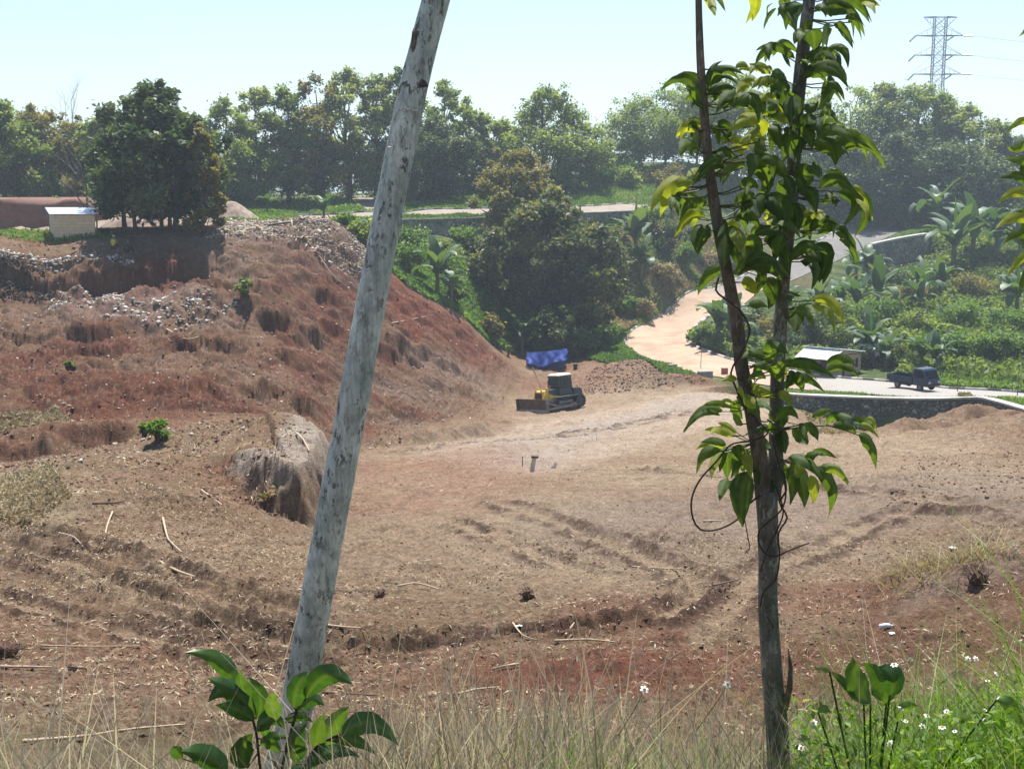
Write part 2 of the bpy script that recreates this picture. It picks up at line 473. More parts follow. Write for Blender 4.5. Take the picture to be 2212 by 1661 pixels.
def height(x, y, detail=True):
    x = np.asarray(x, float); y = np.asarray(y, float)
    z = base_z(x, y)
    dirt = soft_inside(x, y, DIRT, 1.0)
    sm = slice(None)
    wob = pnoise(x * 0.55, y * 0.55, 40) * 0.7 + pnoise(x * 1.7, y * 1.7, 41) * 0.25
    def local(line, mg):
        xs = [p[0] for p in line]; ys = [p[1] for p in line]
        return (x > min(xs) - mg) & (x < max(xs) + mg) & (y > min(ys) - mg) & (y < max(ys) + mg)
    for i, (line, H, w, R) in enumerate(SCARPS):
        k = 1.0 if line[0][1] > 30 else 0.25
        m = local(line, R * 5)
        if not m.any(): continue
        xm, ym = x[m], y[m]
        d, al = seg_dist(xm, ym, line)
        end = sstep(0, 0.2, al) * sstep(1.0, 0.8, al) * (0.55 + 0.9 * np.clip(0.5 + pnoise(xm * 0.28 + i, ym * 0.28), 0, 1))
        ww = w * (1.6 + 1.4 * pnoise(xm * 0.4, ym * 0.4, 44))
        dd = d + wob[m] * k * 1.4
        if i == 0:      # the plateau lip stays level, everything drops in front of it
            z[m] += -H * sstep(0.3, -0.35, dd) * np.exp(-np.abs(dd) / R) * end
            continue
        z[m] += np.where(dd > 0, 1, -1) * H / 2 * np.exp(-np.abs(dd) / R) * end * np.clip(np.abs(dd) / (ww / 2 + 0.05), 0, 1)
    for i, (line, D, w) in enumerate(RUTS):
        m = local(line, w * 5)
        if not m.any(): continue
        xm, ym = x[m], y[m]
        d, al = seg_dist(xm, ym, line)
        fade = sstep(0, 0.08, al) * sstep(1, 0.92, al) * np.clip(0.9 + 0.7 * fbm(xm * 0.5 + 3 * i, ym * 0.5, 2, 46), 0.25, 1.3)
        q = np.abs(d + wob[m] * 0.22 + 0.05 * pnoise(xm * 4, ym * 4, 47)) / w
        lump = 0.5 + 1.2 * np.abs(pnoise(xm * 3.1, ym * 3.1, 48))
        if i in (4, 5, 6, 9):     # crawler prints
            Lt = sum(math.hypot(line[j + 1][0] - line[j][0], line[j + 1][1] - line[j][1]) for j in range(len(line) - 1))
            for off in (0.0,):
                z[m] += 0.022 * np.cos(al * Lt * 2 * np.pi / 0.26) * np.exp(-(np.abs(d) / 0.32) ** 6) * sstep(-.3, .1, pnoise(xm * .6, ym * .6, 61))
        z[m] -= (1.25 if i < 3 else 1.0) * D * fade * (0.9 * np.exp(-q ** 4) - 0.8 * lump * np.exp(-((q - 1.6) / 0.5) ** 2))
    for c, rx, ry, h in MOUNDS:
        m = local([c], 3 * max(rx, ry))
        xm, ym = x[m], y[m]
        q = ((xm - c[0]) / rx) ** 2 + ((ym - c[1]) / ry) ** 2
        z[m] += h * np.exp(-q * (1 + 0.5 * pnoise(xm / rx * 1.5, ym / rx * 1.5, 49)))
    # clay bank: drop on its right side
    m = local(CLAY, 12)
    xm, ym = x[m], y[m]
    d, al = seg_dist(xm, ym, CLAY)
    blob = [p[:2] for p in CLAY] + [tuple(P(t))[:2] for t in [(640,930,56),(400,940,52)]]
    d = np.abs(d) * np.where(inside(xm, ym, blob), 1.0, -1.0)
    dd = d + wob[m] * 0.25 + 0.22 * pnoise(xm * 2.2, ym * 2.2, 57) + 0.12 * pnoise(xm * 6, ym * 6, 59)
    z[m] += np.where(dd > 0, 1.0 * np.exp(-np.abs(dd) / 3.0), -0.8 * np.exp(-np.abs(dd) / 1.6)) * sstep(0, 0.3, al) * sstep(1, 0.5, al) * np.clip(np.abs(dd) / 0.35, 0, 1)
    for line, tops, faces in CUTS:
        m = local(line, 9)
        if not m.any(): continue
        xm, ym = x[m], y[m]
        d, al = seg_dist(xm, ym, line)
        top = np.interp(al, tops[0], tops[1]); face = np.interp(al, faces[0], faces[1])
        low = sstep(7.5, 1.0, -d) * (d < 0) * (al > 0.001) * (al < 0.999)
        zz = z[m]
        tgt = np.minimum(zz, top - face + 0.05 * (-d))
        zz = np.where(d < 0, zz * (1 - low) + tgt * low, zz)
        hi = sstep(2.0, 0.9, d) * (d >= 0)
        zz = np.where(d >= 0, zz * (1 - hi) + (top - 0.08) * hi, zz)
        z[m] = zz
    if detail:
        far = sstep(20, 80, y)
        steep = soft_inside(x, y, SLOPE, 3.0)
        # benches left by the machines on the slope
        hb = 1.5
        zq = z + 0.9 * fbm(x * 0.16, y * 0.16, 3, 66)
        fr_ = zq / hb - np.floor(zq / hb)
        z = z + steep * 0.62 * hb * (sstep(0.35, 0.95, fr_) - fr_) * np.clip(0.7 + 1.1 * pnoise(x * .12, y * .12, 67), 0, 1.2)
        x0_, y0_ = x, y
        x = x + 0.6 * z * steep; y = y + 1.4 * z * steep
        amp = dirt * (0.35 + 0.65 * fbm(x * 0.12, y * 0.12, 2, 70) ** 2 * 4 + 0.9 * steep)
        z = z + dirt * (0.10 + 0.25 * steep) * fbm(x * 0.35, y * 0.35, 3, 10) * (0.5 + far)
        z = z + (amp + 0.3 * dirt) * 0.12 * fbm(x * 1.6, y * 1.6, 3, 20)
        cl = fbm(x * 4.5, y * 4.5, 3, 30, 0.65)
        z = z + (0.25 * dirt + amp) * 0.10 * np.maximum(cl, -0.2)
        b2 = pnoise(x * 1.1, y * 1.1, 33)
        z = z + dirt * (0.6 + far) * 0.16 * np.maximum(b2 - 0.12, 0) * (1 + cl)
        rg = (0.35 - np.abs(pnoise(x * 0.9, y * 0.9, 62))) + 0.5 * (0.35 - np.abs(pnoise(x * 2.1, y * 2.1, 63))) + 0.3 * (0.35 - np.abs(pnoise(x * 4.6, y * 4.6, 64)))
        z = z + dirt * (0.05 + 0.26 * steep) * rg * (0.6 + 1.2 * np.clip(fbm(x * .15, y * .15, 2, 65) + .3, 0, 1))
        # erosion gullies down the left slope
        gu = np.abs(pnoise(x * 0.45 + 0.16 * y, y * 0.10, 55)) + 0.5 * np.abs(pnoise(x * 1.1 + 0.3 * y, y * 0.25, 56))
        z = z - steep * 1.3 * (0.25 - np.minimum(gu, 0.25)) + steep * 0.3 * np.maximum(fbm(x * 0.7, y * 0.7, 3, 58), -.1)
        x, y = x0_, y0_
        grass = (1 - dirt) * sstep(8, 40, y)
        z = z + grass * 0.35 * fbm(x * 0.2, y * 0.2, 3, 60)
    return z
SLOPE = [(p[0], p[1]) for p in [P(t) for t in [(-600,560,94),(0,550,93),(450,540,97),(640,520,104),(760,560,108),(900,660,114),(1060,770,121),(1110,815,117),(1040,860,106),(1020,900,88),(880,935,74),(770,960,64),(650,905,58),(400,900,56),(0,950,50),(-600,960,50)]]]

# cached grid for fast look-ups ---------------------------------------------------
def radial():
    ys = [2.2]
    while ys[-1] < 60: ys.append(ys[-1] + max(0.02, min(ys[-1] * 0.0034, 0.17)))
    while ys[-1] < 126: ys.append(ys[-1] + 0.19)
    while ys[-1] < 232: ys.append(ys[-1] + 0.5)
    while ys[-1] < 3200: ys.append(ys[-1] * 1.03)
    return np.array([-12, -6, -2, 0, 1.0, 1.7] + ys)
RY = radial()
AZ = np.concatenate([np.linspace(-1.25, -0.47, 40, endpoint=False), np.linspace(-0.47, 0.47, 860), np.linspace(0.47, 1.25, 41)[1:]])
# tan(azimuth) columns
YY, AA = np.meshgrid(RY, AZ, indexing='ij')
XX = AA * np.maximum(YY + 1.5, 1.5) * 1.0
XX[YY < 1.0] = (AA * 8)[YY < 1.0]
if True:
    near = YY < 6
    XX = np.where(near, AA * np.maximum(YY + 1.5, 6.0) , XX)
ZZ = height(XX, YY)
def flatten(poly, wd):
    global ZZ
    ym = [p[1] for p in poly]
    r0, r1 = np.searchsorted(RY, min(ym) - 5), np.searchsorted(RY, max(ym) + 5)
    x = XX[r0:r1]; y = YY[r0:r1]
    ins = inside(x, y, poly)
    d = np.abs(seg_dist(x, y, poly + [poly[0]])[0])
    m = np.where(ins, 1.0, sstep(wd, 0.2, d))
    ZZ[r0:r1] = ZZ[r0:r1] * (1 - m) + (base_z(x, y) - 0.03) * m
flatten(ROADPOLY, 2.5); flatten(UROADPOLY, 1.5); flatten(SROADPOLY, 1.5)
_AZu = AZ
def gz(x, y):
    """height of the finished ground at (x, y)"""
    x = np.asarray(x, float); y = np.asarray(y, float)
    i = np.clip(np.searchsorted(RY, y) - 1, 0, len(RY) - 2)
    fy = np.clip((y - RY[i]) / (RY[i + 1] - RY[i]), 0, 1)
    def col(ii):
        yy = RY[ii]
        den = np.where(yy < 6, np.maximum(yy + 1.5, 6.0), yy + 1.5)
        a = x / den
        j = np.clip(np.searchsorted(AZ, a) - 1, 0, len(AZ) - 2)
        fx = np.clip((a - AZ[j]) / (AZ[j + 1] - AZ[j]), 0, 1)
        return ZZ[ii, j] * (1 - fx) + ZZ[ii, j + 1] * fx
    return col(i) * (1 - fy) + col(i + 1) * fy
def ground(px, py, y0=6.0, y1=400.0, lift=0.0):
    """first place where the line of sight meets the ground"""
    d = ray(px, py)
    ys = np.exp(np.linspace(math.log(y0), math.log(y1), 3000))
    xs = d[0] / d[1] * ys; zs = d[2] / d[1] * ys
    g = gz(xs, ys)
    hit = np.nonzero(zs < g)[0]
    k = hit[0] if len(hit) else len(ys) - 1
    return Vector((xs[k], ys[k], g[k] + lift))
def onz(x, y, lift=0.0): return Vector((x, y, float(gz(x, y)) + lift))
def below(px, py, Y, lift=0.0):       # place on the ground under a picture position at a known distance
    p = at(px, py, Y)
    return onz(p[0], p[1], lift)

# albedo of the ground -------------------------------------------------------------
def lerp(a, b, t): return a * (1 - t[..., None]) + b * t[..., None]
C = lambda *c: np.array(c, float)
def ground_colour(X0_, Y0_, Z0_):
    X, Y = X0_, Y0_
    X1, Y1 = X + 0.8 * Z0_, Y + 1.6 * Z0_
    n1 = fbm(X * 0.09, Y * 0.09, 3, 90); n2 = fbm(X1 * 0.5, Y1 * 0.5, 4, 95); n3 = fbm(X1 * 2.3, Y1 * 2.3, 3, 99)
    n4 = fbm(X1 * 7, Y1 * 7, 3, 105)
    col = np.broadcast_to(C(0.20, 0.130, 0.080), X.shape + (3,)).copy()
    tan, red, grey, dark = C(0.335, 0.26, 0.18), C(0.165, 0.070, 0.042), C(0.27, 0.225, 0.18), C(0.065, 0.040, 0.029)
    # packed tan dirt on the floor of the cut
    floor = soft_inside(X, Y, [(p[0], p[1]) for p in [P(t) for t in [(760,1110,31),(740,1000,50),(900,950,64),(1080,915,85),(1120,850,108),(1330,840,110),(1560,830,106),(1700,870,96),(1900,960,70),(2300,1000,50),(2400,1120,29),(1900,1170,27),(1650,1330,19.4),(1300,1290,21.2),(1000,1270,22)]]], 3.0)
    col = lerp(col, tan, np.clip(0.45 * floor + 0.35 * sstep(-0.1, 0.45, n2) + 0.25 * floor * sstep(-.3, .3, n3), 0, 0.85))
    col = lerp(col, red, np.clip(sstep(-0.02, 0.35, n1 + 0.5 * n2 - 0.15 * floor) * 0.8, 0, 1) * (1 - 0.6 * floor))
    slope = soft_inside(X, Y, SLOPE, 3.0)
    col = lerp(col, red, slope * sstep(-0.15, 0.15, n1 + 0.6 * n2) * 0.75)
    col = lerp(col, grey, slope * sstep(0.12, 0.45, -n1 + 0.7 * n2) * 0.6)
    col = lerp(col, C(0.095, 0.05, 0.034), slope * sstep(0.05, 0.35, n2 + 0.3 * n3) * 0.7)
    for zone, cc, amt, w in ZONES:
        m = soft_inside(X, Y, zone, w)
        m = np.clip(m * (1.0 + 1.1 * n2), 0, 1)
        col = lerp(col, cc, m * amt)
    # freshly turned dark soil beside the wheel and crawler tracks, pale packed bottoms
    for i, (line, D, w) in enumerate(RUTS):
        xs = [p[0] for p in line]; ys = [p[1] for p in line]
        m = (X > min(xs) - 4) & (X < max(xs) + 4) & (Y > min(ys) - 4) & (Y < max(ys) + 4)
        if not m.any(): continue
        d, al = seg_dist(X[m], Y[m], line)
        nn = n2[m] * 1.2 + n3[m] * 0.8
        q = np.abs(d + 0.25 * n2[m]) / w
        t = np.exp(-((q - 1.7) / 0.9) ** 2) * sstep(-.35, .25, nn) * 0.85 * (D > 0.085) * sstep(0, .08, al) * sstep(1, .92, al)
        c_ = lerp(col[m], C(0.075, 0.043, 0.031), t)
        col[m] = lerp(c_, C(0.32, 0.235, 0.155), np.exp(-(q / 0.85) ** 4) * 0.7 * sstep(0, .08, al) * sstep(1, .92, al))
    # loose dark clods, straw coloured litter
    col = lerp(col, dark * 1.25, sstep(0.22, 0.5, n3 + 0.35 * n2) * 0.6 * (1 - 0.55 * floor))
    col = lerp(col, C(0.38, 0.30, 0.20), sstep(0.22, 0.45, n4 - 0.3 * n1) * 0.45 * (1 - sstep(60, 110, Y)))
    col = lerp(col, C(0.33, 0.27, 0.22), slope * sstep(0.35, 0.6, n4) * 0.5)
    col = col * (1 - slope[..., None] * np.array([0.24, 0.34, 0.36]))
    dirt = soft_inside(X, Y, DIRT, 0.8)
    g1, g2, g3 = C(0.05, 0.085, 0.022), C(0.11, 0.13, 0.045), C(0.13, 0.09, 0.05)
    gc = lerp(np.broadcast_to(g1, X.shape + (3,)), g2, sstep(-0.2, 0.3, n2))
    gc = lerp(gc, g3, sstep(0.15, 0.4, n1) * 0.6)
    gc = lerp(gc, C(0.20, 0.13, 0.08), sstep(14, 7, Y) * 0.8)
    for zone, cc, amt, w in GZONES:
        m = soft_inside(X, Y, zone, w)
        gc = lerp(gc, cc, m * amt)
    return gc * (1 - dirt[..., None]) + col * dirt[..., None]
def ZP(l): return [(p[0], p[1]) for p in [P(t) for t in l]]
ZONES = [
 (ZP([(1060,925,80),(1200,905,90),(1420,862,104),(1560,842,105),(1700,865,96),(1640,905,86),(1480,945,70),(1300,990,52),(1150,1030,42),(1000,1000,48),(900,975,55)]), C(0.39,0.31,0.24), 0.75, 1.5),
 (ZP([(500,1050,37),(560,1090,34.9),(610,1112,33.8),(640,1116,33.6),(700,1090,35.3),(716,1030,40.2),(720,960,45.5),(690,950,44.5),(640,985,41),(600,1020,38.5),(560,1040,37.5)]), C(0.38,0.33,0.28), 0.75, 0.35),
 (ZP([(1010,955,63),(1130,930,73),(1300,895,88),(1420,868,100),(1560,850,103),(1500,885,92),(1330,925,75),(1230,980,56),(1160,1020,45),(1060,990,52)]), C(0.33,0.28,0.23), 0.85, 1.2),
 (ZP([(1150,1110,32),(1500,1070,36),(1900,1030,41),(2300,1040,41),(2300,1150,27),(1800,1150,28),(1500,1200,25),(1250,1200,25.5)]), C(0.24,0.185,0.145), 0.65, 2.0),
 (ZP([(-200,1300,19.7),(200,1330,19),(700,1400,17.3),(1600,1400,17.2),(2000,1440,15),(2000,1500,13),(-200,1500,13.5)]), C(0.19,0.095,0.058), 0.5, 1.5),
 (ZP([(780,1000,48),(950,975,56),(1100,960,63),(1180,1050,38),(1000,1110,32),(780,1080,34)]), C(0.24,0.125,0.085), 0.55, 2.0),
 (ZP([(1020,1425,16.4),(1160,1400,16.9),(1340,1400,16.9),(1440,1425,16.3),(1400,1500,14.5),(1080,1500,14.5)]), C(0.17,0.065,0.04), 0.9, 0.4),
 (ZP([(1750,1420,16),(1900,1330,18.4),(2050,1240,19.5),(2400,1230,19.5),(2400,1450,14),(1900,1480,14)]), C(0.15,0.075,0.05), 0.8, 0.8),
 (ZP([(1980,1180,24),(2200,1170,24),(2230,1290,18),(1960,1320,18)]), C(0.27,0.20,0.155), 0.6, 0.5),
 (ZP([(-100,1050,36),(130,1030,38),(200,1110,31),(80,1170,26.5),(-100,1150,27)]), C(0.33,0.28,0.18), 0.6, 1.5),
 (ZP([(100,660,86),(160,600,90),(260,610,90),(400,600,91),(460,650,88),(330,720,80),(150,680,84)]), C(0.29,0.24,0.21), 0.5, 2.0),
 (ZP([(430,520,99),(640,490,110),(740,500,109),(800,560,111),(820,640,105),(760,640,103),(640,560,100),(500,540,99)]), C(0.29,0.235,0.195), 0.55, 2.0),
 (ZP([(820,620,113),(1000,690,119),(1110,790,120),(1080,810,117),(900,760,102),(830,700,104)]), C(0.20,0.075,0.045), 0.9, 1.5),
 (ZP([(1250,850,109),(1400,835,110),(1500,828,110),(1560,800,113),(1400,800,119),(1290,790,123),(1140,840,112)]), C(0.28,0.18,0.125), 0.5, 2.0),
]
GZONES = [
 (ZP([(-400,500,112),(-400,440,148),(150,440,148),(300,470,135),(480,455,140),(640,478,128),(700,490,113),(300,503,108)]), C(0.34,0.27,0.20), 0.9, 3),
 (ZP([(1330,560,160),(1480,520,172),(1560,560,172),(1500,640,160),(1380,690,150),(1300,640,150)]), C(0.20,0.19,0.085), 0.75, 4),
 (ZP([(1130,790,128),(1250,760,130),(1330,780,128),(1300,800,122),(1180,810,122)]), C(0.22,0.13,0.09), 0.9, 2),
 (ZP([(1550,880,100),(1480,450,168),(1550,400,200),(1250,400,195)]), C(0.24,0.21,0.10), 0.5, 4),
]
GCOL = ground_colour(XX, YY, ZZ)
_nr, _nc = XX.shape
_idx = np.arange(_nr * _nc).reshape(_nr, _nc)
_F = np.stack([_idx[:-1, :-1].ravel(), _idx[:-1, 1:].ravel(), _idx[1:, 1:].ravel(), _idx[1:, :-1].ravel()], 1)
_V = np.stack([XX.ravel(), YY.ravel(), ZZ.ravel()], 1)
def soil_material():
    m, nt, b = nmat("soil")
    a = nt.nodes.new("ShaderNodeVertexColor"); a.layer_name = "albedo"
    geo = nt.nodes.new("ShaderNodeNewGeometry")
    n = noise_node(nt, 14, 6, 0.75, geo.outputs["Position"])
    n2 = noise_node(nt, 2.2, 5, 0.7, geo.outputs["Position"])
    r = ramp(nt, n.outputs[0], [(0.35, (0.58, 0.55, 0.53)), (0.5, (1, 1, 1)), (0.67, (1.35, 1.37, 1.38))])
    r2 = ramp(nt, n2.outputs[0], [(0.3, (0.75, 0.74, 0.73)), (0.7, (1.25, 1.25, 1.25))])
    c = mix(nt, 1.0, a.outputs[0], r.outputs[0], 'MULTIPLY')
    c = mix(nt, 1.0, c, r2.outputs[0], 'MULTIPLY')
    nt.links.new(c, b.inputs["Base Color"])
    b.inputs["Roughness"].default_value = 0.95
    b.inputs["Specular IOR Level"].default_value = 0.15
    n5 = noise_node(nt, 5.0, 6, 0.75, geo.outputs["Position"])
    hm_ = mix(nt, 0.5, n.outputs[0], n5.outputs[0])
    bump(nt, b, hm_, 1.0, 0.22)
    return m
M_SOIL = soil_material()
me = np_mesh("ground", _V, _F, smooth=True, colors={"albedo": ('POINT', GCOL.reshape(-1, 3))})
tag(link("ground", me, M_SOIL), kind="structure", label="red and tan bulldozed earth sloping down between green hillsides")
# ---------------------------------------------------------------- roads, kerbs, stone walls
def resample(poly, step):
    P_ = [Vector(p) for p in poly]
    # Catmull-Rom
    out = []
    for i in range(len(P_) - 1):
        p0 = P_[max(i - 1, 0)]; p1 = P_[i]; p2 = P_[i + 1]; p3 = P_[min(i + 2, len(P_) - 1)]
        n = max(1, int((p2 - p1).length / step))
        for k in range(n):
            t = k / n
            out.append(0.5 * ((2 * p1) + (p2 - p0) * t + (2 * p0 - 5 * p1 + 4 * p2 - p3) * t * t + (3 * p1 - p0 - 3 * p2 + p3) * t ** 3))
    out.append(P_[-1])
    return out
def road_sheet(name, pairs, mat, lift, label, step=1.2, across=10):
    a = [P(t[0]) for t in pairs]; b = [P(t[1]) for t in pairs]
    m = [(p + q) / 2 for p, q in zip(a, b)]; h = [(q - p) / 2 for p, q in zip(a, b)]
    mm = resample(m, step); hh = []
    # matching half-widths
    for i in range(len(m) - 1):
        n = max(1, int((m[i + 1] - m[i]).length / step))
        for k in range(n):
            hh.append(h[i].lerp(h[i + 1], k / n))
    hh.append(h[-1])
    V = []; F = []
    left = []; right = []
    for c, w in zip(mm, hh):
        for k in range(across + 1):
            q = c + w * (2 * k / across - 1)
            V.append((q.x, q.y, float(base_z(q.x, q.y)) + lift))
        left.append(Vector(V[-across - 1])); right.append(Vector(V[-1]))
    for i in range(len(mm) - 1):
        for k in range(across):
            n0 = i * (across + 1) + k
            F.append((n0, n0 + 1, n0 + across + 2, n0 + across + 1))
    me = np_mesh(name, V, F, smooth=True)
    o = tag(link(name, me, mat), kind="structure", label=label)
    return left, right
def road_material():
    m, nt, b = nmat("road_surface")
    geo = nt.nodes.new("ShaderNodeNewGeometry")
    n1 = noise_node(nt, 0.35, 6, 0.65, geo.outputs["Position"])
    n2 = noise_node(nt, 5, 5, 0.7, geo.outputs["Position"])
    sep = nt.nodes.new("ShaderNodeSeparateXYZ"); nt.links.new(geo.outputs["Position"], sep.inputs[0])
    # sand spilled over the hairpin; bare asphalt uphill beyond y=163 and near the parked truck
    def mathn(op, a, b_=None, c=None):
        q = nt.nodes.new("ShaderNodeMath"); q.operation = op
        for i, v in enumerate((a, b_, c)):
            if v is None: continue
            if isinstance(v, bpy.types.NodeSocket): nt.links.new(v, q.inputs[i])
            else: q.inputs[i].default_value = v
        return q.outputs[0]
    wob = mathn('MULTIPLY_ADD', n1.outputs[0], 26.0, -13.0)
    up = mathn('SUBTRACT', mathn('ADD', sep.outputs[1], wob), 163.0)
    upm = nt.nodes.new("ShaderNodeMapRange"); upm.inputs[1].default_value = -3; upm.inputs[2].default_value = 4
    nt.links.new(up, upm.inputs[0])
    rt = mathn('SUBTRACT', mathn('MULTIPLY_ADD', n1.outputs[0], 10.0, sep.outputs[0]), 29.5)
    rtm = nt.nodes.new("ShaderNodeMapRange"); rtm.inputs[1].default_value = -2; rtm.inputs[2].default_value = 3
    nt.links.new(rt, rtm.inputs[0])
    xm = mathn('MULTIPLY', rtm.outputs[0], mathn('LESS_THAN', sep.outputs[1], 125.0))
    bare = mathn('MAXIMUM', upm.outputs[0], xm)
    sand = ramp(nt, n1.outputs[0], [(0.36, (0.31, 0.215, 0.15)), (0.5, (0.38, 0.275, 0.195)), (0.65, (0.43, 0.32, 0.235))])
    asph = ramp(nt, n2.outputs[0], [(0.3, (0.13, 0.125, 0.12)), (0.7, (0.19, 0.18, 0.17))])
    dust = ramp(nt, n1.outputs[0], [(0.5, (0, 0, 0)), (0.7, (0.5, 0.5, 0.5))])
    a2 = mix(nt, dust.outputs[0], asph.outputs[0], (0.30, 0.26, 0.22))
    # dusty, pale near stretch
    nearpale = mix(nt, xm, a2, (0.30, 0.28, 0.255))
    c = mix(nt, bare, sand.outputs[0], nearpale)
    r3 = ramp(nt, n2.outputs[0], [(0.3, (0.88, 0.88, 0.88)), (0.7, (1.1, 1.1, 1.1))])
    c = mix(nt, 1.0, c, r3.outputs[0], 'MULTIPLY')
    nt.links.new(c, b.inputs["Base Color"])
    b.inputs["Roughness"].default_value = 0.9
    b.inputs["Specular IOR Level"].default_value = 0.2
    bump(nt, b, n2.outputs[0], 0.3, 0.03)
    return m
M_ROAD = road_material()
M_SAND = plain("sand_dust", (0.27, 0.225, 0.18), 0.95, var=0.18, scale=0.6)
r_left, r_right = road_sheet("road", ROAD, M_ROAD, 0.05, "pale winding road with a sand covered hairpin")
u_left, u_right = road_sheet("upper_road", UPPER_ROAD, M_SAND, 0.05, "dusty pale road along the grassy terrace")
s_left, s_right = road_sheet("side_road", SIDE_ROAD, M_SAND, 0.056, "dusty side road running back into the trees")
M_KW = plain("kerb_white", (0.48, 0.46, 0.43), 0.8, var=0.12, scale=2, dirt=(0.35, 0.29, 0.24), dirt_amt=0.6)
M_KB = plain("kerb_black", (0.09, 0.088, 0.085), 0.8, var=0.2, scale=2, dirt=(0.25, 0.2, 0.16), dirt_amt=0.5)
def kerb(name, line, label, w=0.24, h=0.17, block=1.0, start=0, end=None):
    L = resample(line[start:end], 0.5)
    # one sample per half metre, colour per block
    V = []; F = []; mats = []
    acc = 0
    pts_ = [L[0]]
    for p in L[1:]:
        if (p - pts_[-1]).length >= 0.5: pts_.append(p)
    for i, p in enumerate(pts_):
        t = (pts_[min(i + 1, len(pts_) - 1)] - pts_[max(0, i - 1)]); t.z = 0; t.normalize()
        s = Vector((-t.y, t.x, 0)) * (w / 2)
        for q in (p - s, p - s * 0.8 + Vector((0, 0, h)), p + s * 0.8 + Vector((0, 0, h)), p + s):
            V.append(tuple(q + Vector((0, 0, -0.12 if q.z <= p.z + 1e-6 else 0))))
    for i in range(len(pts_) - 1):
        for k in range(3):
            F.append((i * 4 + k, i * 4 + k + 1, i * 4 + k + 5, i * 4 + k + 4)); mats.append((i // int(block * 2)) % 2)
    me = np_mesh(name, V, F)
    o = tag(link(name, me, [M_KW, M_KB]), kind="structure", label=label)
    me.polygons.foreach_set("material_index", mats)
    return o
n_ = len(r_left)
kerb("kerb", r_left[int(n_ * 0.27):int(n_ * 0.52)], "low kerb round the outside of the sand covered hairpin")
kerb("kerb", r_left[int(n_ * 0.52):], "black and white painted kerb along the uphill road")
kerb("kerb", r_right[:int(n_ * 0.46)], "black and white painted kerb in front of the plywood hut")
kerb("kerb", u_right, "black and white painted kerb of the terrace road")
kerb("kerb", u_left, "overgrown kerb behind the terrace road")

def stone_material(name, c1, c2, joint, scale):
    m, nt, b = nmat(name)
    tc = nt.nodes.new("ShaderNodeTexCoord")
    v = nt.nodes.new("ShaderNodeTexVoronoi"); v.feature = 'DISTANCE_TO_EDGE'; v.inputs["Scale"].default_value = scale
    v2 = nt.nodes.new("ShaderNodeTexVoronoi"); v2.inputs["Scale"].default_value = scale
    nz = noise_node(nt, scale * 1.3, 4, 0.6)
    add = nt.nodes.new("ShaderNodeMixRGB"); add.inputs[0].default_value = 0.12
    nt.links.new(tc.outputs["Object"], add.inputs[1]); nt.links.new(nz.outputs[1], add.inputs[2])
    nt.links.new(add.outputs[0], v.inputs["Vector"]); nt.links.new(add.outputs[0], v2.inputs["Vector"])
    sep = nt.nodes.new("ShaderNodeSeparateColor"); nt.links.new(v2.outputs["Color"], sep.inputs[0])
    st = ramp(nt, sep.outputs[0], [(0, c1), (0.75, c2), (1.0, [min(1, x * 1.9) for x in c2])])
    jm = ramp(nt, v.outputs["Distance"], [(0.03, (1, 1, 1)), (0.10, (0, 0, 0))])
    c = mix(nt, jm.outputs[0], st.outputs[0], joint)
    n2 = noise_node(nt, 0.7, 5, 0.7)
    r = ramp(nt, n2.outputs[0], [(0.35, (0.65, 0.68, 0.62)), (0.65, (1.15, 1.1, 1.05))])
    c = mix(nt, 1.0, c, r.outputs[0], 'MULTIPLY')
    nt.links.new(c, b.inputs["Base Color"])
    b.inputs["Roughness"].default_value = 0.9
    hr = ramp(nt, v.outputs["Distance"], [(0.0, (0, 0, 0)), (0.25, (1, 1, 1))])
    bump(nt, b, hr.outputs[0], 1.0, 0.12)
    return m
M_STONE = stone_material("dark_rubble_stone", (0.09, 0.085, 0.08), (0.20, 0.19, 0.18), (0.055, 0.05, 0.045), 3.0)
M_STONE2 = stone_material("grey_rubble_stone", (0.12, 0.115, 0.105), (0.20, 0.19, 0.175), (0.30, 0.29, 0.27), 2.2)
M_COPE = plain("cement_coping", (0.42, 0.40, 0.37), 0.85, var=0.12, scale=1.5, dirt=(0.22, 0.2, 0.17), dirt_amt=0.5)
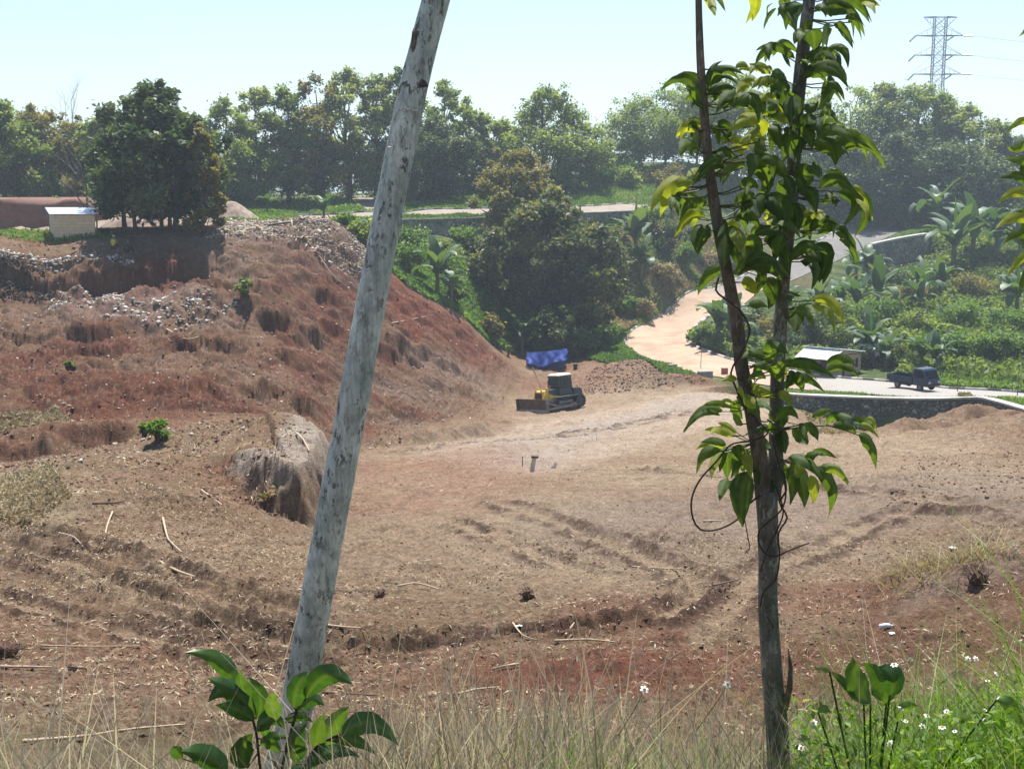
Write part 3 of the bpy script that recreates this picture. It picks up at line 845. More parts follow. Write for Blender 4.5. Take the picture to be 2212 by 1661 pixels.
def wall(name, line, depth, thick, mat, label, cat="retaining wall", cope=0.14, jag=0.0, cope_w=0.12):
    L = resample([P(t) for t in line], 1.0)
    w = empty(name, tuple(L[len(L) // 2]), label=label, cat=cat)
    o0 = Vector(L[len(L) // 2])
    body = MB(); cap = MB()
    sec = []; csec = []
    for i, p in enumerate(L):
        t = (L[min(i + 1, len(L) - 1)] - L[max(0, i - 1)]); t.z = 0; t.normalize()
        s = Vector((-t.y, t.x, 0))
        if s.y < 0: s = -s        # s points to the held-up side
        top = p - o0
        if jag: top = top + Vector((0, 0, jag * (rnd.random() - 0.5)))
        f = -0.12 * depth
        sec.append((top + s * 0.0, top + s * thick, top + s * thick + Vector((0, 0, -depth)), top + s * f + Vector((0, 0, -depth))))
        zc = Vector((0, 0, cope))
        csec.append((top - s * cope_w + Vector((0, 0, 0.003)), top + s * (thick + cope_w) + Vector((0, 0, 0.003)), top + s * (thick + cope_w) + zc, top - s * cope_w + zc))
    def strip(mb, S):
        n = len(mb.v)
        for q in S: mb.v += [tuple(k) for k in q]
        for i in range(len(S) - 1):
            for k in range(4):
                mb.f.append((n + i * 4 + k, n + i * 4 + (k + 1) % 4, n + i * 4 + 4 + (k + 1) % 4, n + i * 4 + 4 + k))
        mb.f.append((n, n + 1, n + 2, n + 3)); e = n + (len(S) - 1) * 4
        mb.f.append((e + 3, e + 2, e + 1, e))
    strip(body, sec); body.build("stone_face", mat, w)
    if cope:
        strip(cap, csec); cap.build("coping", M_COPE, w)
    return w
wall("stone_retaining_wall", WALL_LOW, 3.4, 0.55, M_STONE,
     "dark rubble stone wall with a pale coping below the parked pickup")
wall("stone_retaining_wall", WALL_UP, 4.5, 0.5, M_STONE2,
     "long grey stone wall holding up the grassy terrace, behind the leaning pale trunk")
wall("stone_retaining_wall", WALL_UP2, 3.4, 0.5, M_STONE2,
     "short grey stone wall behind the banana plant on the slope, right of the big dark tree")
wall("stone_retaining_wall", WALL_TALL, 5.2, 0.6, M_STONE2,
     "tall smooth grey wall with a white edge below the upper road bend", cope=0.3, cope_w=0.15)
wall("ruined_stone_wall", [(1348,692,150),(1372,676,151),(1400,664,152.5),(1440,650,155),(1475,636,158),(1510,622,161)], 2.2, 0.8, M_STONE,
     "low crumbling stone wall in the yellow grass above the hairpin", cat="ruined wall", cope=0, jag=0.9)
# ---------------------------------------------------------------- vegetation
LM = {
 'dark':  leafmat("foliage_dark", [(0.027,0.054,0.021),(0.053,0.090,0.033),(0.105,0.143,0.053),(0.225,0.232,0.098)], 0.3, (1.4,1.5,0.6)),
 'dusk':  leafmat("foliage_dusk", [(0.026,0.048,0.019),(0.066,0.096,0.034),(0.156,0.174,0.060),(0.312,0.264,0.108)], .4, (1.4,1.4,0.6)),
 'mid':   leafmat("foliage_mid", [(0.060,0.102,0.030),(0.132,0.186,0.054),(0.216,0.276,0.090),(0.360,0.384,0.156)], 0.5, (1.5,1.5,0.5)),
 'pale':  leafmat("foliage_pale", [(0.099,0.143,0.050),(0.198,0.242,0.088),(0.297,0.330,0.143),(0.440,0.429,0.242)], 0.5, (1.4,1.4,0.6)),
 'olive': leafmat("foliage_olive", [(0.08,0.085,0.03),(0.16,0.155,0.05),(0.25,0.23,0.08),(0.33,0.25,0.11)], 0.45, (1.4,1.3,0.5)),
 'green': leafmat("foliage_green", [(0.046,0.103,0.023),(0.092,0.172,0.040),(0.149,0.241,0.057),(0.230,0.310,0.092)], 0.45, (1.5,1.5,0.5)),
 'dry':   leafmat("dry_grass", [(0.17,0.13,0.07),(0.28,0.23,0.13),(0.40,0.34,0.20),(0.32,0.33,0.15)], 0.35, (1.2,1.1,0.7)),
 'banana':leafmat("banana_leaf", [(0.03,0.07,0.03),(0.05,0.10,0.045),(0.08,0.14,0.065),(0.12,0.18,0.08)], 0.3, (1.6,1.6,0.4), rough=0.5, spec=0.35),
 'lime':  leafmat("young_banana_leaf", [(0.25,0.38,0.05),(0.32,0.45,0.06)], 0.55, (1.3,1.3,0.4), rough=0.4),
}
M_BARK = plain("bark_dark", (0.075, 0.06, 0.047), 0.9, var=0.3, scale=4, bmp=0.6)
M_BARKP = plain("bark_pale", (0.20, 0.175, 0.14), 0.9, var=0.3, scale=4, bmp=0.6)
M_BSTEM = plain("banana_stem", (0.13, 0.12, 0.06), 0.7, var=0.35, scale=3, dirt=(0.12, 0.08, 0.05), dirt_amt=0.6)

def cards(Pn, size, rs, elong=1.7, up=0.0, tint=None, nbias=0.35, droop=0.25):
    """leaf-shaped folded cards at points Pn"""
    n = len(Pn)
    size = np.broadcast_to(np.asarray(size, float), (n,))
    d = rs.normal(size=(n, 3)); d[:, 2] = d[:, 2] * (0.6 + up) + up * 0.8 - droop * (1 - up)
    d /= np.linalg.norm(d, axis=1)[:, None] + 1e-9
    nrm = rs.normal(size=(n, 3)); nrm[:, 2] += nbias * 3
    s = np.cross(d, nrm); s /= np.linalg.norm(s, axis=1)[:, None] + 1e-9
    q = np.cross(s, d)
    L = size[:, None]; W = L / elong
    b = Pn - d * L / 2
    tip = Pn + d * L / 2 - q * L * 0.12
    l = Pn + s * W / 2 + q * L * 0.10 * rs.rand(n, 1)
    r = Pn - s * W / 2 + q * L * 0.10 * rs.rand(n, 1)
    V = np.stack([b, l, tip, r], 1).reshape(-1, 3)
    F = np.arange(n * 4).reshape(n, 4)
    if tint is None: tint = rs.rand(n)
    return V, F, np.clip(tint, 0.001, 0.999)
def foliage(name, Pn, size, rs, mat, parent=None, **kw):
    V, F, t = cards(Pn, size, rs, **kw)
    me = np_mesh(name, V, F, attrs={"tint": ('FACE', t)})
    return link(name, me, mat, parent)
def clump_points(rs, clumps, n):
    w = np.array([c[3] ** 2 for c in clumps]); w = w / w.sum()
    k = rs.choice(len(clumps), n, p=w)
    c = np.array(clumps)[k]
    d = rs.normal(size=(n, 3)); d /= np.linalg.norm(d, axis=1)[:, None]
    rr = c[:, 3] * (0.25 + 0.8 * rs.rand(n) ** 0.5) * (0.8 + 0.35 * np.sin(d[:, 0] * 7 + c[:, 0] * 3) * np.sin(d[:, 2] * 6 + c[:, 1] * 5))
    p = c[:, :3] + d * rr[:, None] * np.array([1, 1, 0.8])
    far = rs.rand(n) < .14
    p[far] += d[far] * (c[far, 3] * rs.uniform(.1, .6, far.sum()))[:, None]
    ct = rs.rand(len(clumps))
    # tint varies by clump and leaf, slightly lighter on each clump's upper side
    t = 0.45 * ct[k] + 0.45 * rs.rand(n) ** 1.5 + 0.1 * (d[:, 2] > 0.2)
    return p, t
def envelope(style, t):
    if style == 'round': return np.sqrt(max(0.0, 1 - (2 * t - 1) ** 2)) ** 0.7
    if style == 'upright': return (0.75 + 0.35 * math.sin(math.pi * min(1, t * 1.2))) * (1 - t ** 3) ** 0.5 if t < 1 else 0
    if style == 'cone': return max(0.12, (1 - t) ** 0.75)
    if style == 'spread': return max(0.2, math.sin(math.pi * (0.12 + 0.85 * t)) ** 0.6)
    return 1.0
def make_tree(name, loc, H, R, label, style='round', leaf='mid', n=6000, ls=0.42, bare=0.25, clumps=30, group=None, trunks=1, seed=0, cr=(0.2, 0.36), cat="tree", bark=None, depth=1.0, lean=0.0, parent=None, gap=0.0, rscale=1.5):
    rs = np.random.RandomState(seed + 1000); rr = random.Random(seed + 5)
    clumps = int(clumps * 1.7); n = int(n * 1.35); R = R * rscale
    bark = bark or M_BARK
    t = empty(name, loc, label=label, cat=cat, group=group)
    cl = []
    tries = 0
    while len(cl) < clumps and tries < clumps * 20:
        tries += 1
        h = rr.random() ** 0.85
        e = envelope(style, h) * R
        a = rr.random() * 2 * math.pi
        rad = R * rr.uniform(*cr) * (1 - 0.3 * h)
        q = max(0, e - rad * 0.45) * math.sqrt(rr.uniform(0.15, 1)) * rr.uniform(0.9, 1.15)
        z = H * bare + h * (H * (1 - bare) - rad * 0.8)
        c = (math.cos(a) * q + lean * z, math.sin(a) * q * depth, z, rad)
        if gap and any((c[0] - o[0]) ** 2 + (c[1] - o[1]) ** 2 + (c[2] - o[2]) ** 2 < (gap * (rad + o[3])) ** 2 for o in cl): continue
        cl.append(c)
    # sprays poking out of the outline
    for k in range(clumps // 3):
        c = rr.choice(cl)
        a = rr.random() * 2 * math.pi; rad = R * rr.uniform(0.08, 0.14)
        cl.append((c[0] + math.cos(a) * c[3] * 1.0, c[1] + math.sin(a) * c[3], c[2] + c[3] * rr.uniform(0.3, 1.0), rad))
    p, tt = clump_points(rs, cl, n)
    foliage("crown", p, ls * 1.15 * (0.6 + 0.8 * rs.rand(n)), rs, LM[leaf], t, tint=tt, nbias=.6)
    mb = MB()
    tr0 = max(0.10, H * 0.018)
    bases = [(0, 0)] if trunks == 1 else [(rr.uniform(-R, R) * 0.35, rr.uniform(-R, R) * 0.2) for _ in range(trunks)]
    spines = []
    for bx, by in bases:
        tx, ty = bx * 1.6 + rr.uniform(-.1, .1) * R + lean * H * 0.8, by * 1.4 + rr.uniform(-.1, .1) * R
        sp = [Vector((bx + (tx - bx) * s + rr.uniform(-1, 1) * 0.012 * H * (s > 0), by + (ty - by) * s, H * 0.86 * s - 0.3 * (s == 0))) for s in (0, .12, .3, .5, .7, .88, 1)]
        r = tr0 / (1 if trunks == 1 else 1.4)
        mb.tube(sp, [r * 1.35, r, r * .85, r * .68, r * .5, r * .3, r * .15], 8)
        spines.append((sp, r))
    for c in cl[:clumps]:
        sp, r = min(spines, key=lambda s: (s[0][3].x - c[0]) ** 2 + (s[0][3].y - c[1]) ** 2)
        z0 = max(H * bare * 0.75, c[2] - (abs(c[0]) + abs(c[1])) * 0.7 - 0.1 * H)
        s = min(1, z0 / (H * 0.86)); i = min(5, int(s * 6))
        j = sorted(range(len(sp)), key=lambda k: abs(sp[k].z - z0))[0]
        a = sp[j]
        b = Vector(c[:3])
        m = a.lerp(b, 0.5) + Vector((rr.uniform(-.2, .2), rr.uniform(-.2, .2), -0.05 * H * rr.random()))
        rl = r * 0.38 * (1 - 0.5 * s)
        mb.tube([a, m, b], [rl, rl * .65, rl * .2], 5, caps=False)
    mb.build("trunk", bark, t, smooth=True)
    return t
def tree_at(name, px, by, ty, hw, Y, label, **kw):
    """stands on the ground under picture x at distance Y; top edge and half width as seen in the picture"""
    g = below(px, by, Y)
    top = at(px, ty, Y)
    H = top.z - g.z
    return make_tree(name, g - Vector((0, 0, 0.15)), H, hw / ppm(Y), label, **kw)
S = iter(range(1, 10000))
BACK = "trees standing along the back of the terrace"
T = lambda *a, **k: tree_at("broadleaf_tree", *a, seed=next(S), **k)
T(10,440,205,62,150,"loose leaved tree at the far left edge of the photo, behind the red earth bank",style='upright',leaf='mid',n=7000,clumps=26,bare=.12,group=BACK)
T(95,440,232,62,156,"yellowish green tree between the left edge tree and the bare pale crown",style='round',leaf='olive',n=7000,clumps=26,bare=.15,group=BACK)
T(60,440,250,70,164,"dark tree filling the gap behind the two trees at the left edge",style='round',leaf='dark',n=6000,clumps=24,bare=.1,group=BACK)
T(190,440,262,60,160,"dark tree behind the slim dead tree near the plywood shed",style='round',leaf='dark',n=6000,clumps=24,bare=.12,group=BACK)
T(250,440,238,60,156,"mid green tree just left of the tall dark tree by the sand heap",style='round',leaf='mid',n=6000,clumps=24,bare=.15,group=BACK)
T(495,440,200,62,166,"pale green tree just right of the tall dark tree by the sand heap",style='upright',leaf='mid',n=7500,clumps=28,bare=.08,group=BACK,gap=.3)
T(560,440,176,58,170,"upright tree with open foliage, second to the right of the tall dark tree",style='upright',leaf='pale',n=7500,clumps=26,bare=.1,group=BACK,gap=.34)
T(625,440,168,58,172,"upright tree with a bare lower trunk above the small banana clump on the terrace",style='upright',leaf='mid',n=7500,clumps=26,bare=.1,group=BACK,gap=.34)
T(690,440,152,62,172,"tall tree with brownish tips, left of the sunlit gap in the tree row",style='upright',leaf='olive',n=8000,clumps=26,bare=.12,group=BACK,gap=.34)
T(755,440,137,60,174,"tallest thin crowned pale tree in the row, sky showing through its leaves",style='upright',leaf='pale',n=7000,clumps=26,bare=.13,group=BACK,gap=.36)
T(820,440,145,52,174,"thin pale tree touching the left side of the leaning trunk",style='upright',leaf='pale',n=6500,clumps=24,bare=.12,group=BACK,gap=.36)
T(868,440,140,50,176,"tree seen directly behind the leaning pale trunk",style='upright',leaf='mid',n=6500,clumps=24,bare=.1,group=BACK)
T(960,425,165,60,182,"tall open tree just right of the leaning pale trunk",style='upright',leaf='mid',n=8000,clumps=26,bare=.1,group=BACK,gap=.32)
T(935,425,250,66,170,"dense rounded dark tree low against the right side of the leaning trunk",style='round',leaf='dark',n=9000,clumps=34,bare=.08,group=BACK)
T(1010,425,205,48,184,"tree with a ragged top, second to the right of the leaning trunk",style='upright',leaf='mid',n=7000,clumps=24,bare=.09,group=BACK,gap=.32)
T(1062,415,238,44,184,"lower tree filling the dip before the broad pointed tree",style='round',leaf='mid',n=6000,clumps=22,bare=.1,group=BACK)
T(1178,410,178,82,186,"broad pointed tree standing alone in the middle of the skyline",style='upright',leaf='mid',n=13000,clumps=42,bare=.1,group=BACK)
T(1255,410,262,48,190,"small tree sloping down to the gap in the skyline",style='round',leaf='mid',n=6000,clumps=24,bare=.1,group=BACK)
T(1300,405,325,30,196,"lowest bushy tree at the skyline gap",style='round',leaf='mid',n=3000,clumps=14,bare=.05,group=BACK)
T(1408,385,185,78,208,"rounded tree with two bare trunks on the grassy hilltop",style='round',leaf='mid',n=12000,clumps=38,bare=.2,trunks=2)
T(1500,385,168,75,212,"hilltop tree partly hidden behind the thin left stem of the sapling",style='round',leaf='mid',n=9000,clumps=32,bare=.2,trunks=2)
T(1590,400,150,80,214,"hilltop tree seen between the two stems of the sapling",style='round',leaf='mid',n=9000,clumps=32,bare=.18)
T(1355,385,300,36,204,"small tree at the foot of the two trunk hilltop tree",style='round',leaf='green',n=2500,clumps=12,bare=.05,cat="small tree")
W_ = "tall trees of the wood on the right"
for i, (px, ty, hw, Y, lf, lab) in enumerate([
  (1680,185,85,222,'mid',"tall tree of the right wood hidden behind the thick stem of the sapling"),
  (1765,200,70,226,'dark',"dark tree of the right wood just right of the sapling stem"),
  (1835,182,70,224,'mid',"tree of the right wood under the low power cables"),
  (1900,172,66,226,'pale',"highest crown of the right wood, left of the pylon"),
  (1965,168,66,226,'mid',"tree of the right wood directly left of the pylon legs"),
  (2025,196,64,224,'mid',"tree of the right wood in front of the pylon legs"),
  (2085,222,66,224,'pale',"rounded tree of the right wood just right of the pylon"),
  (2145,262,62,224,'mid',"sloping shoulder tree of the right wood, third from the right edge"),
  (2200,290,60,220,'dark',"tree of the right wood behind the hanging branch at the right edge"),
  (2270,310,70,222,'mid',"outermost tree of the right wood, cut by the right edge"),
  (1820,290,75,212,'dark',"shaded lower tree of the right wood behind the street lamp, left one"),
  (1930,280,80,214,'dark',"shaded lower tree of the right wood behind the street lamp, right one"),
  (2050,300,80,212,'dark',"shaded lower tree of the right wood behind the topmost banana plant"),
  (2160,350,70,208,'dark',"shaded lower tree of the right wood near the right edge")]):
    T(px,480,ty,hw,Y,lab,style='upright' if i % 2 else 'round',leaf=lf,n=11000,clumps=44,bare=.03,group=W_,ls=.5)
tree_at("dark_leaved_tree",345,505,166,112,101,"tall dark tree with several trunks beside the sand heap, right of the plywood shed",style='upright',leaf='dark',n=19000,clumps=50,bare=.13,gap=.4,rscale=1.2,trunks=5,seed=501,ls=.42,cr=(.2,.36))
tree_at("dark_leaved_tree",270,500,215,62,106,"dark leafy side tree merging with the left flank of the tall dark tree",style='round',leaf='dark',n=9000,clumps=26,bare=.2,seed=502,ls=.34,cr=(.26,.42))
tree_at("vine_covered_tree",440,502,260,34,99,"narrow trunk wrapped in green creeper at the right side of the tall dark tree",style='upright',leaf='olive',n=6000,clumps=24,bare=.02,seed=503,ls=.3)
tree_at("bushy_tree",1170,790,425,158,137,"huge rounded dark tree rising from the valley behind the bulldozer",style='round',leaf='dusk',n=34000,clumps=50,bare=.03,trunks=3,seed=504,ls=.46,cr=(.14,.27),gap=.33,depth=.7,rscale=1.08)
tree_at("bushy_tree",1265,780,470,70,141,"right shoulder tree growing into the huge rounded dark tree",style='round',leaf='dusk',n=12000,clumps=34,bare=.05,seed=507,ls=.36,cr=(.26,.42))
tree_at("yellow_green_tree",1110,600,318,86,149,"yellow green tree with rusty tips rising over the huge dark tree",style='spread',leaf='olive',n=15000,clumps=44,bare=.3,seed=505,ls=.34,cr=(.18,.3),rscale=1.1)
tree_at("leafy_bush",1200,790,650,62,131,"drooping leafy bush just behind the blue tarpaulin",style='round',leaf='dark',n=6000,clumps=24,bare=.02,seed=506,ls=.4,cat="bush")

# bare trees
def bare_tree(px, by, ty, Y, label, spread, seed, levels=4, mat=None, r0=0.13):
    rr = random.Random(seed)
    g = below(px, by, Y); H = at(px, ty, Y).z - g.z
    t = empty("dead_tree", g, label=label, cat="dead tree")
    mb = MB()
    def grow(p, d, L, r, lev):
        q = p + d * L * 0.5 + Vector((rr.uniform(-.06, .06), rr.uniform(-.06, .06), 0)) * L
        e = q + (d + Vector((rr.uniform(-.15, .15), rr.uniform(-.15, .15), 0.05))).normalized() * L * 0.5
        mb.tube([p, q, e], [r, r * .85, r * .62], 5, caps=False)
        if lev <= 0: return
        for k in range(3 if lev > 1 else 2):
            nd = (d + Vector((rr.uniform(-1, 1) * spread, rr.uniform(-1, 1) * spread, rr.uniform(-.1, .5)))).normalized()
            grow(e if k else q, nd, L * rr.uniform(.5, .75), r * .55, lev - 1)
    grow(Vector((0, 0, -.3)), Vector((rr.uniform(-.04, .04), 0, 1)).normalized(), H * 0.42, r0, levels)
    mb.build("trunk", mat or M_BARKP, t, smooth=True)
    return t
bare_tree(192,500,262,104,"slim dead tree with pale forked branches behind the plywood shed",.75,3,levels=3,r0=.11)
bare_tree(170,440,188,158,"leafless pale crown rising above the tree row on the left",.6,9,levels=5,r0=.12)

# shrubs ------------------------------------------------------------------------
def shrub(px, py, w, h, label, leaf='mid', n=1500, Y=None, ls=.3, name="shrub", cat="shrub", group=None, seed=None, clumps=10):
    g = ground(px, py) if Y is None else below(px, py, Y)
    Yg = g.y; rs = np.random.RandomState(seed or next(S)); rr = random.Random(seed or next(S))
    W = w / ppm(Yg) / 2; H = h / ppm(Yg)
    t = empty(name, g, label=label, cat=cat, group=group)
    cl = []
    for k in range(clumps):
        a = rr.random() * 6.283; q = W * 0.75 * math.sqrt(rr.random()); hz = H * rr.uniform(.2, .8) * (1 - 0.4 * (q / W) ** 2)
        cl.append((math.cos(a) * q, math.sin(a) * q * .8, hz, min(W, H) * rr.uniform(.28, .45)))
    p, tt = clump_points(rs, cl, n)
    p[:, 2] = np.maximum(p[:, 2], 0.02)
    foliage("foliage", p, ls * (0.6 + 0.8 * rs.rand(n)), rs, LM[leaf], t, tint=tt)
    mb = MB()
    for c in cl[:6]: mb.tube([(c[0] * .2, c[1] * .2, -.1), (c[0] * .6, c[1] * .6, c[2] * .6), c[:3]], [.05, .035, .012], 5, caps=False)
    mb.build("stem", M_BARK, t)
    return t
G1 = "bushes along the foot of the tree row"
for px, py, w, h, lf, Y, lab in [
  (20,440,90,60,'dark',152,"dark bush at the left edge above the red earth bank"),
  (60,446,110,30,'olive',140,"dry weeds hanging over the top of the red earth bank"),
  (150,446,90,28,'green',140,"green weeds on the right end of the red earth bank"),
  (110,440,90,55,'mid',154,"bush above the red earth bank behind the shed roof"),
  (180,438,80,40,'olive',150,"brownish bush at the foot of the slim dead tree"),
  (235,440,80,46,'green',146,"sunlit green bush between the dead tree and the sand heap"),
  (500,436,90,62,'dark',176,"dark bush right behind the vine wrapped trunk"),
  (575,436,80,58,'dark',178,"dark bush under the upright trees, left of the terrace bananas"),
  (640,436,90,52,'dark',178,"dark bush behind the terrace bananas"),
  (720,432,100,40,'dark',180,"dark low bush in the shade beyond the side road"),
  (800,428,90,44,'dark',184,"dark bush left of the leaning trunk beyond the side road"),
  (870,424,90,50,'dark',184,"dark bush hidden behind the leaning trunk"),
  (920,418,90,42,'dark',186,"brownish dark hedge bush right of the leaning trunk"),
  (985,414,90,42,'dark',188,"dark hedge bush left of the yellow green tree"),
  (1050,410,90,42,'dark',188,"dark hedge bush behind the yellow green tree"),
  (1225,396,80,44,'dark',192,"dark bush at the foot of the broad pointed tree"),
  (1290,392,60,36,'green',196,"green bush beside the hilltop bananas"),
  (1340,385,80,36,'green',200,"green bush left of the hilltop trunks"),
  (1470,395,90,34,'green',204,"green bush behind the sapling's left stem on the hilltop"),
  (1420,424,90,44,'olive',196,"brownish bush on the hill below the two trunk tree"),
  (1350,428,70,40,'mid',192,"grey green bush in the rough hill grass"),
  (1470,440,70,40,'olive',192,"yellowish bush on the hill left of the sapling")]:
    shrub(px, py, w * 1.2, h * 1.35, lab, lf, 2400, Y, .38, group=G1)
G2 = "bushes on the valley slopes"
for px, py, w, h, lf, Y, lab in [
  (870,640,120,90,'green',126,"bright green bush on the crest right of the leaning trunk, lower one"),
  (900,590,110,70,'green',136,"bright green bush under the terrace wall right of the leaning trunk"),
  (790,560,90,70,'mid',113,"leafy bush spilling over the rubble crest left of the leaning trunk"),
  (745,510,70,44,'green',116,"small green bush at the top of the rubble slope"),
  (960,600,90,70,'mid',133,"bush between the crest banana and the huge dark tree"),
  (1000,560,90,70,'green',141,"green bush under the terrace wall beside the huge dark tree"),
  (985,680,60,60,'dark',124,"dark bush at the foot of the huge dark tree, left side"),
  (1060,740,70,60,'olive',126,"brownish scrub where the red slope meets the dark tree"),
  (1310,760,90,70,'green',131,"bright bush between the blue tarpaulin and the hairpin"),
  (1265,770,70,60,'dark',129,"dark bush just right of the blue tarpaulin"),
  (1440,560,90,100,'dark',162,"dark tall bush above the yellow grass, behind the sapling leaves"),
  (1400,500,80,50,'green',165,"green bush under the short grey wall"),
  (1500,560,70,90,'dark',170,"dark bush left of the sapling's left stem"),
  (1350,640,60,60,'green',148,"leafy green bush at the right skirt of the huge dark tree"),
  (1385,660,60,46,'dry',149,"yellow dry tussock bush above the outer kerb of the hairpin"),
  (1430,630,80,60,'dry',157,"yellow straw coloured scrub over the crumbling stone wall"),
  (1480,600,80,60,'green',165,"green scrub left of the sapling's left stem, above the crumbling wall"),
  (1530,590,70,50,'dry',170,"dry scrub beside the uphill road kerb"),
  (1330,560,60,60,'mid',155,"grey green bush between the huge dark tree and the banana plants"),
  (1580,560,90,60,'olive',176,"brownish bush on the bank above the uphill road"),
  (1510,745,70,44,'green',131,"small green bush inside the hairpin kerb"),
  (1620,740,110,110,'dark',134,"dark thicket inside the hairpin behind the sapling's stems"),
  (1680,745,100,90,'olive',130,"rusty leaved bush left of the plywood hut"),
  (1740,740,120,110,'dark',126,"dark bush directly behind the hut's white awning"),
  (1830,760,110,100,'mid',124,"bush directly behind the plywood hut"),
  (1890,760,90,90,'dark',120,"dark bush between the hut and the pickup"),
  (1950,770,110,80,'mid',117,"bush behind the parked pickup"),
  (2050,760,110,70,'green',118,"bright bush right of the parked pickup"),
  (2140,760,120,80,'green',116,"large glossy green bush near the right edge"),
  (2220,760,110,80,'green',116,"green bush cut by the right edge above the tall grass"),
  (1720,680,110,70,'dark',146,"dark bush between the sapling and the banana thicket"),
  (1800,690,110,80,'mid',142,"mid green bush above the hut roof"),
  (1890,690,120,80,'green',138,"green bush above the pickup, left one"),
  (1980,700,120,70,'mid',134,"green bush above the pickup, right one"),
  (2080,690,130,80,'green',136,"sunlit bush in the middle of the right hillside"),
  (2180,700,130,70,'green',132,"sunlit bush at the right end of the hillside"),
  (2110,640,120,60,'olive',156,"yellow green mound of scrub under the right banana grove"),
  (1970,650,90,44,'olive',158,"rusty scrub below the leaning banana leaves"),
  (2200,620,110,80,'dark',156,"dark scrub under the hanging branch at the right edge"),
  (1930,600,100,50,'dark',172,"dark scrub against the tall smooth wall"),
  (2020,590,110,44,'green',170,"bright grass patch bush at the foot of the tall smooth wall")]:
    shrub(px, py, w, h, lab, lf, 2300, Y, .34, group=G2, clumps=13)

# banana plants -------------------------------------------------------------------
def banana_meshes(seed, H):
    rr = random.Random(seed); rs = np.random.RandomState(seed)
    V = []; F = []; T_ = []
    def leaf(az, L, W, el, droop, young=False):
        n = 9
        d = Vector((math.cos(az), math.sin(az), 0)); side = Vector((-math.sin(az), math.cos(az), 0))
        p = Vector((0, 0, H * rr.uniform(0.30, 0.46))); e = el
        rows = []
        for i in range(n + 1):
            s = i / n
            w = W * (math.sin(math.pi * min(1, s * 0.93 + 0.07)) ** 0.55) * (0.15 if i == 0 else 1)
            up = Vector((0, 0, 1)) * math.cos(e) - d * math.sin(e)
            fold = rr.uniform(.15, .7)
            rows.append((p - side * w * math.cos(fold) + up * w * math.sin(fold) * .6, p.copy(), p + side * w * math.cos(fold) + up * w * math.sin(fold) * .6))
            p = p + (d * math.cos(e) + Vector((0, 0, 1)) * math.sin(e)) * L / n
            e -= droop / n * (0.5 + 1.2 * s)
        n0 = len(V)
        for r_ in rows: V.extend(tuple(q) for q in r_)
        t = rr.uniform(0.1, 0.95)
        for i in range(n):
            for k in range(2):
                if rr.random() < 0.06: continue
                a = n0 + i * 3 + k
                F.append((a, a + 1, a + 4, a + 3)); T_.append(t)
    k0 = rr.randint(9, 13)
    for k in range(k0):
        leaf(k * 2.4 + rr.uniform(-.3, .3), H * rr.uniform(.45, .72), H * rr.uniform(.085, .125), rr.uniform(.45, 1.5), rr.uniform(0.4, 2.4))
    me = np_mesh("leaves", V, F, smooth=True, attrs={"tint": ('FACE', T_)})
    me.materials.append(LM['banana'])
    mb = MB(); mb.tube([(0, 0, -.2), (0.02, 0, H * .3), (0, 0, H * .46)], [H * .04, H * .032, H * .02], 8)
    st = bpy.data.meshes.new("stem"); st.from_pydata(mb.v, [], mb.f); st.materials.append(M_BSTEM)
    # rolled young leaf
    mb = MB(); mb.tube([(0, 0, H * .42), (H * .01, 0, H * .75), (H * .03, 0, H * 1.0)], [.05, .10, .015], 7)
    yl = bpy.data.meshes.new("young_leaf"); yl.from_pydata(mb.v, [], mb.f); yl.materials.append(LM['lime'])
    return me, st, yl
BPROTO = [banana_meshes(200 + i, 4.0) for i in range(5)]
def banana(px, py, hpx, Y, label, k, young=False, group="banana plants on the slopes"):
    g = below(px, py, Y)
    s = hpx / ppm(Y) / 3.3
    t = empty("banana_plant", g, rnd.uniform(0, 6.28), label, "banana plant", group)
    t.scale = (s, s, s)
    for nm, m_ in zip(("leaves", "stem", "young_leaf"), BPROTO[k % 5]):
        if nm == "young_leaf" and not young: continue
        o = bpy.data.objects.new(nm, m_); COL.objects.link(o); o.parent = t
    return t
